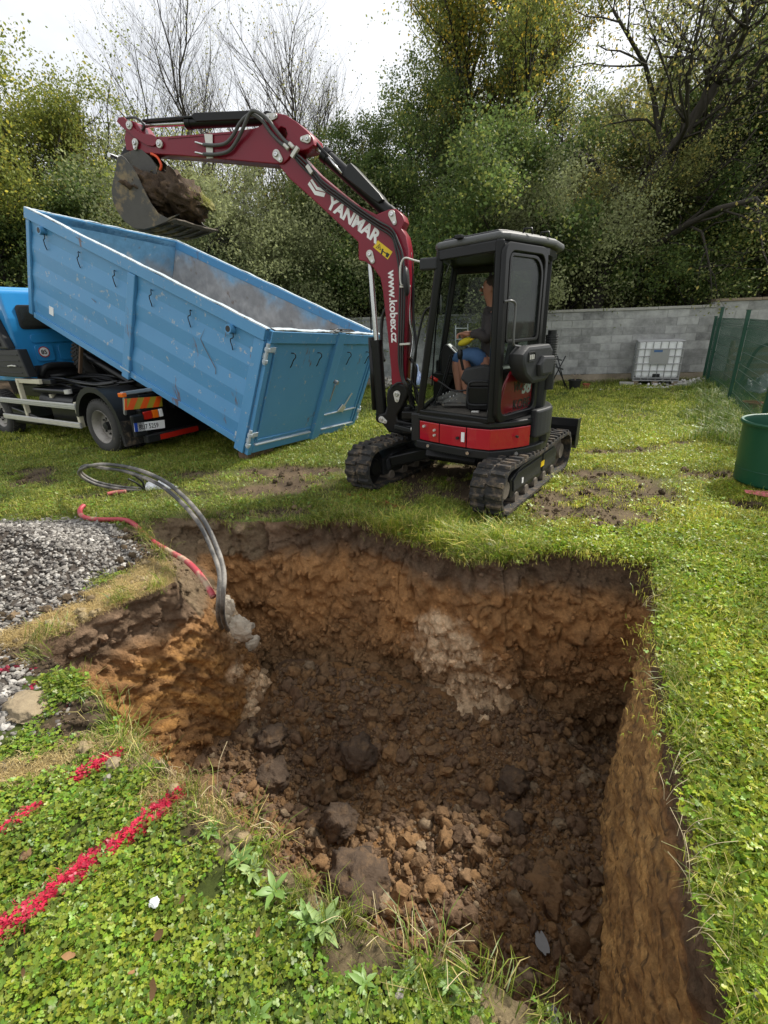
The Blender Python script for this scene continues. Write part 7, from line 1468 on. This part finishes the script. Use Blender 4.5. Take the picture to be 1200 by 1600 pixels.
# folding trestle, pots, white rack, blue net
def rodthing(name, segs, r, mt, label, cat, Y):
    b = MB(); cs = [atY(*a, Y + (k % 2) * .15) for k, s_ in enumerate(segs) for a in s_]; lo = min(c_.z for c_ in cs)
    root = empty(name, (cs[0].x, Y, 0), label, cat)
    for k, (a, c_) in enumerate(segs): b = MB(); b.cyl(atY(*a, Y + (k % 2) * .2), atY(*c_, Y + (k % 2) * .2), r, 8); b.build('tube_leg' if k < 4 else 'cross_bar', M[mt], root, smooth=True)
rodthing('folding_stand', [((860, 602), (884, 556)), ((864, 558), (889, 613)), ((858, 598), (870, 553)), ((871, 556), (883, 607)), ((868, 573), (880, 577)), ((866, 560), (878, 563))], .014, 'dark', 'dark folding trestle leaning by the wall just right of the cab', 'trestle', 11.4)
rodthing('white_rack', [((712, 545), (712, 506)), ((731, 545), (731, 506)), ((712, 513), (731, 513)), ((712, 530), (731, 530))], .014, 'white', 'small white metal rack seen through the cab against the wall', 'rack', 12.4)
def pot(px, py, r, h, mt, label, plant=False):
    c_ = gp(px, py); root = empty('plant_pot', c_, label, 'pot'); b = MB(); b.lathe([(0, 0), (r * .72, 0), (r * .95, h * .9), (r * 1.06, h * .9), (r * 1.06, h), (r * .93, h), (r * .9, h * .85), (0, h * .8)], c_, UZ, 24); b.build('pot_wall', M[mt], root, auto=35)
    if plant:
        b = MB()
        for k in range(6): t = k * 1.05; b.tube(smooth_path([c_ + Vector((0, 0, h * .8)), c_ + Vector((.04 * math.cos(t), .04 * math.sin(t), h + .08)), c_ + Vector((.10 * math.cos(t), .10 * math.sin(t), h + .12)), c_ + Vector((.13 * math.cos(t), .13 * math.sin(t), h + .07))], 4), .007, 5)
        b.build('withered_plant', M['wood'], root)
pot(897, 609, .15, .24, 'inkblack', 'black plastic pot with a withered plant beside the trestle', True); pot(915, 608, .085, .13, 'terra', 'small terracotta pot right of the black one')
M['bluenet'] = pm('blue_net', (.03, .10, .35), (.4, .45, .5), 30, .7)
crumple('net_bag', atY(652, 596, 9.5) - Vector((0, 0, .12)), (.12, .10), M['bluenet'], 9, 'blue and white net bag on the ground between boom and cab', 'bag', .34)
# bin
bc = gp(1152, 762) + Vector((.44, .10, 0)); binr = empty('rain_barrel', bc, 'dark green round plastic tub at the right edge of the lawn', 'tub'); b = MB()
b.lathe([(0, .01), (.33, .01), (.345, .03), (.375, .60), (.395, .605), (.400, .625), (.392, .64), (.372, .635), (.365, .60), (.335, .05), (0, .045)], bc, UZ, 56); b.build('tub_wall', M['binmat'], binr, auto=30)
b = MB(); b.lathe([(.352, .16), (.356, .165), (.3535, .17)], bc, UZ, 56); b.build('moulded_ring', M['binmat'], binr)
M['pinkm'] = pm('pink_ribbon', (.65, .08, .12), (.7, .3, .3), 30, .5)
b = MB()
for k in range(4): b.add([gp(1163 + k, 766 + k * .8, .012), gp(1200, 768 + k * 2.2, .012 + .01 * (k % 2)), gp(1203, 770.5 + k * 2.2, .012), gp(1163 + k, 767.6 + k * .8, .014)], [(0, 1, 2, 3)])
o = b.build('marking_ribbon', M['pinkm'], None); s_ = o.modifiers.new('thick', 'SOLIDIFY'); s_.thickness = .004; tag(o, 'pink marking ribbon lying at the foot of the green tub', 'ribbon')
# fence
fence = empty('wire_fence', gp(1135, 636), 'dark green wire mesh fence with square posts running back to the wall on the right', 'fence')
FP = [gp(1092, 601), gp(1135, 636), gp(1180, 700)]; FP = [Vector((8.15, 12.25, 0)), Vector((7.72, 11.45, 0)), Vector((6.43, 8.84, 0)), Vector((4.84, 5.97, 0)), Vector((3.3, 3.1, 0))]
dF = (FP[3] - FP[1]).normalized(); sF = Vector((dF.y, -dF.x, 0))
for k, p in enumerate(FP):
    b = MB(); b.beam(p + Vector((0, 0, -.1)), p + Vector((0, 0, (1.55, 1.74, 1.66, 1.66, 1.66)[k])), .06, .06, dF); po = b.build('post', M['green'], fence, bevel=.006)
    b = MB(); b.cbox(p + Vector((0, 0, (1.55, 1.74, 1.66, 1.66, 1.66)[k])), (.064, .064, .012)); b.build('post_cap', M['green'], po)
    for z in (.25, .8, 1.35): b = MB(); b.beam(p + sF * -.02 + Vector((0, 0, z)), p + sF * -.045 + Vector((0, 0, z)), .06, .02); b.build('clamp', M['green'], po)
for k in range(len(FP) - 1):
    a, c_ = FP[k], FP[k + 1]; n = int((c_ - a).length / .05); b = MB()
    for i in range(1, n): p = a.lerp(c_, i / n) + sF * -.035; b.tube([p + Vector((0, 0, .04)), p + Vector((0, 0, 1.52))], .003, 4)
    for z in (.06, .10, .28, .48, .68, .78, .98, 1.18, 1.38, 1.42, 1.50): b.tube([a + sF * -.035 + Vector((0, 0, z)), c_ + sF * -.035 + Vector((0, 0, z))], .0045, 4)
    b.build('wire_panel', M['green'], fence)
# things behind the fence
def plank(a, c_, wd, th, lb): b = MB(); b.beam(a, c_, wd, th); tag(b.build('plank', M['wood'], None, bevel=.004), lb, 'plank', 'old planks behind the fence')
plank(gp(1118, 602, .05), gp(1150, 628, .05), .18, .05, 'long weathered plank lying on the ground just inside the fence'); plank(gp(1140, 600, .12), gp(1185, 612, .14), .12, .06, 'weathered plank lying across the rubble behind the fence'); plank(gp(1150, 603, .1), gp(1178, 588, .45), .10, .04, 'short plank leaning up on the stones behind the fence')
pl_ = empty('leaning_pallet', (8.3, 10.8, 0), 'old grey wooden pallet leaning behind the fence', 'pallet')
for k in range(4): b = MB(); b.beam((7.75, 10.95, .35 + k * .17), (8.75, 10.55, .35 + k * .17), .02, .10); b.build('pallet_board', M['wood'], pl_, bevel=.003)
for x in (0, 1): b = MB(); b.beam((7.8 + x * .9, 10.98 - x * .38, .2), (7.8 + x * .9, 10.98 - x * .38, 1.05), .09, .05); b.build('pallet_upright', M['wood'], pl_, bevel=.003)
pot(1172, 646, .14, .2, 'terra', 'terracotta pot half hidden behind the fence')
M['sheet'] = pm('grey_sheet', (.26, .28, .29), (.16, .17, .18), 14, .5); crumple('tarpaulin', (7.3, 9.2, .18), (.30, .25), M['sheet'], 12, 'crumpled grey tarpaulin on the rubble behind the fence', 'tarpaulin', .34, 34)
crumple('white_sack', (6.6, 7.6, .02), (.2, .18), M['bag'], 14, 'white sack on the ground behind the nearest fence post', 'sack', .30)
b = MB(); b.tube(smooth_path([(7.6, 10.2, .3), (7.7, 10.1, .9), (7.9, 9.9, 1.0), (8.0, 9.7, .6), (8.0, 9.6, .2)], 6), .03, 8); tag(b.build('old_hose', M['bhose'], None, smooth=True), 'old dark hose arched behind the fence', 'hose')
# dead stalks over the rim
b = MB(); r = random.Random(4)
for px, py in ((270, 1215), (345, 1235), (430, 1300), (540, 1440), (600, 1470), (640, 1490), (690, 1495), (735, 1520), (1010, 950), (1050, 1210), (1045, 1250), (1062, 1300), (1075, 1400), (1070, 1350), (1080, 1460)):
    for _ in range(3):
        p = gp(px + r.uniform(-8, 8), py + r.uniform(-4, 8), 0); a = r.uniform(0, 6.28); h = r.uniform(.05, .13); b.tube(smooth_path([p, p + Vector((math.cos(a) * h * .3, math.sin(a) * h * .3, h * .7)), p + Vector((math.cos(a) * h * .9, math.sin(a) * h * .9, h))], 4), .0009, 4)
tag(b.build('dry_stalks', pm('dry_stalk', (.55, .46, .28), (.42, .34, .2), 20, .8), None), 'thin dry stalks sticking out over the rim of the pit', kind='stuff')
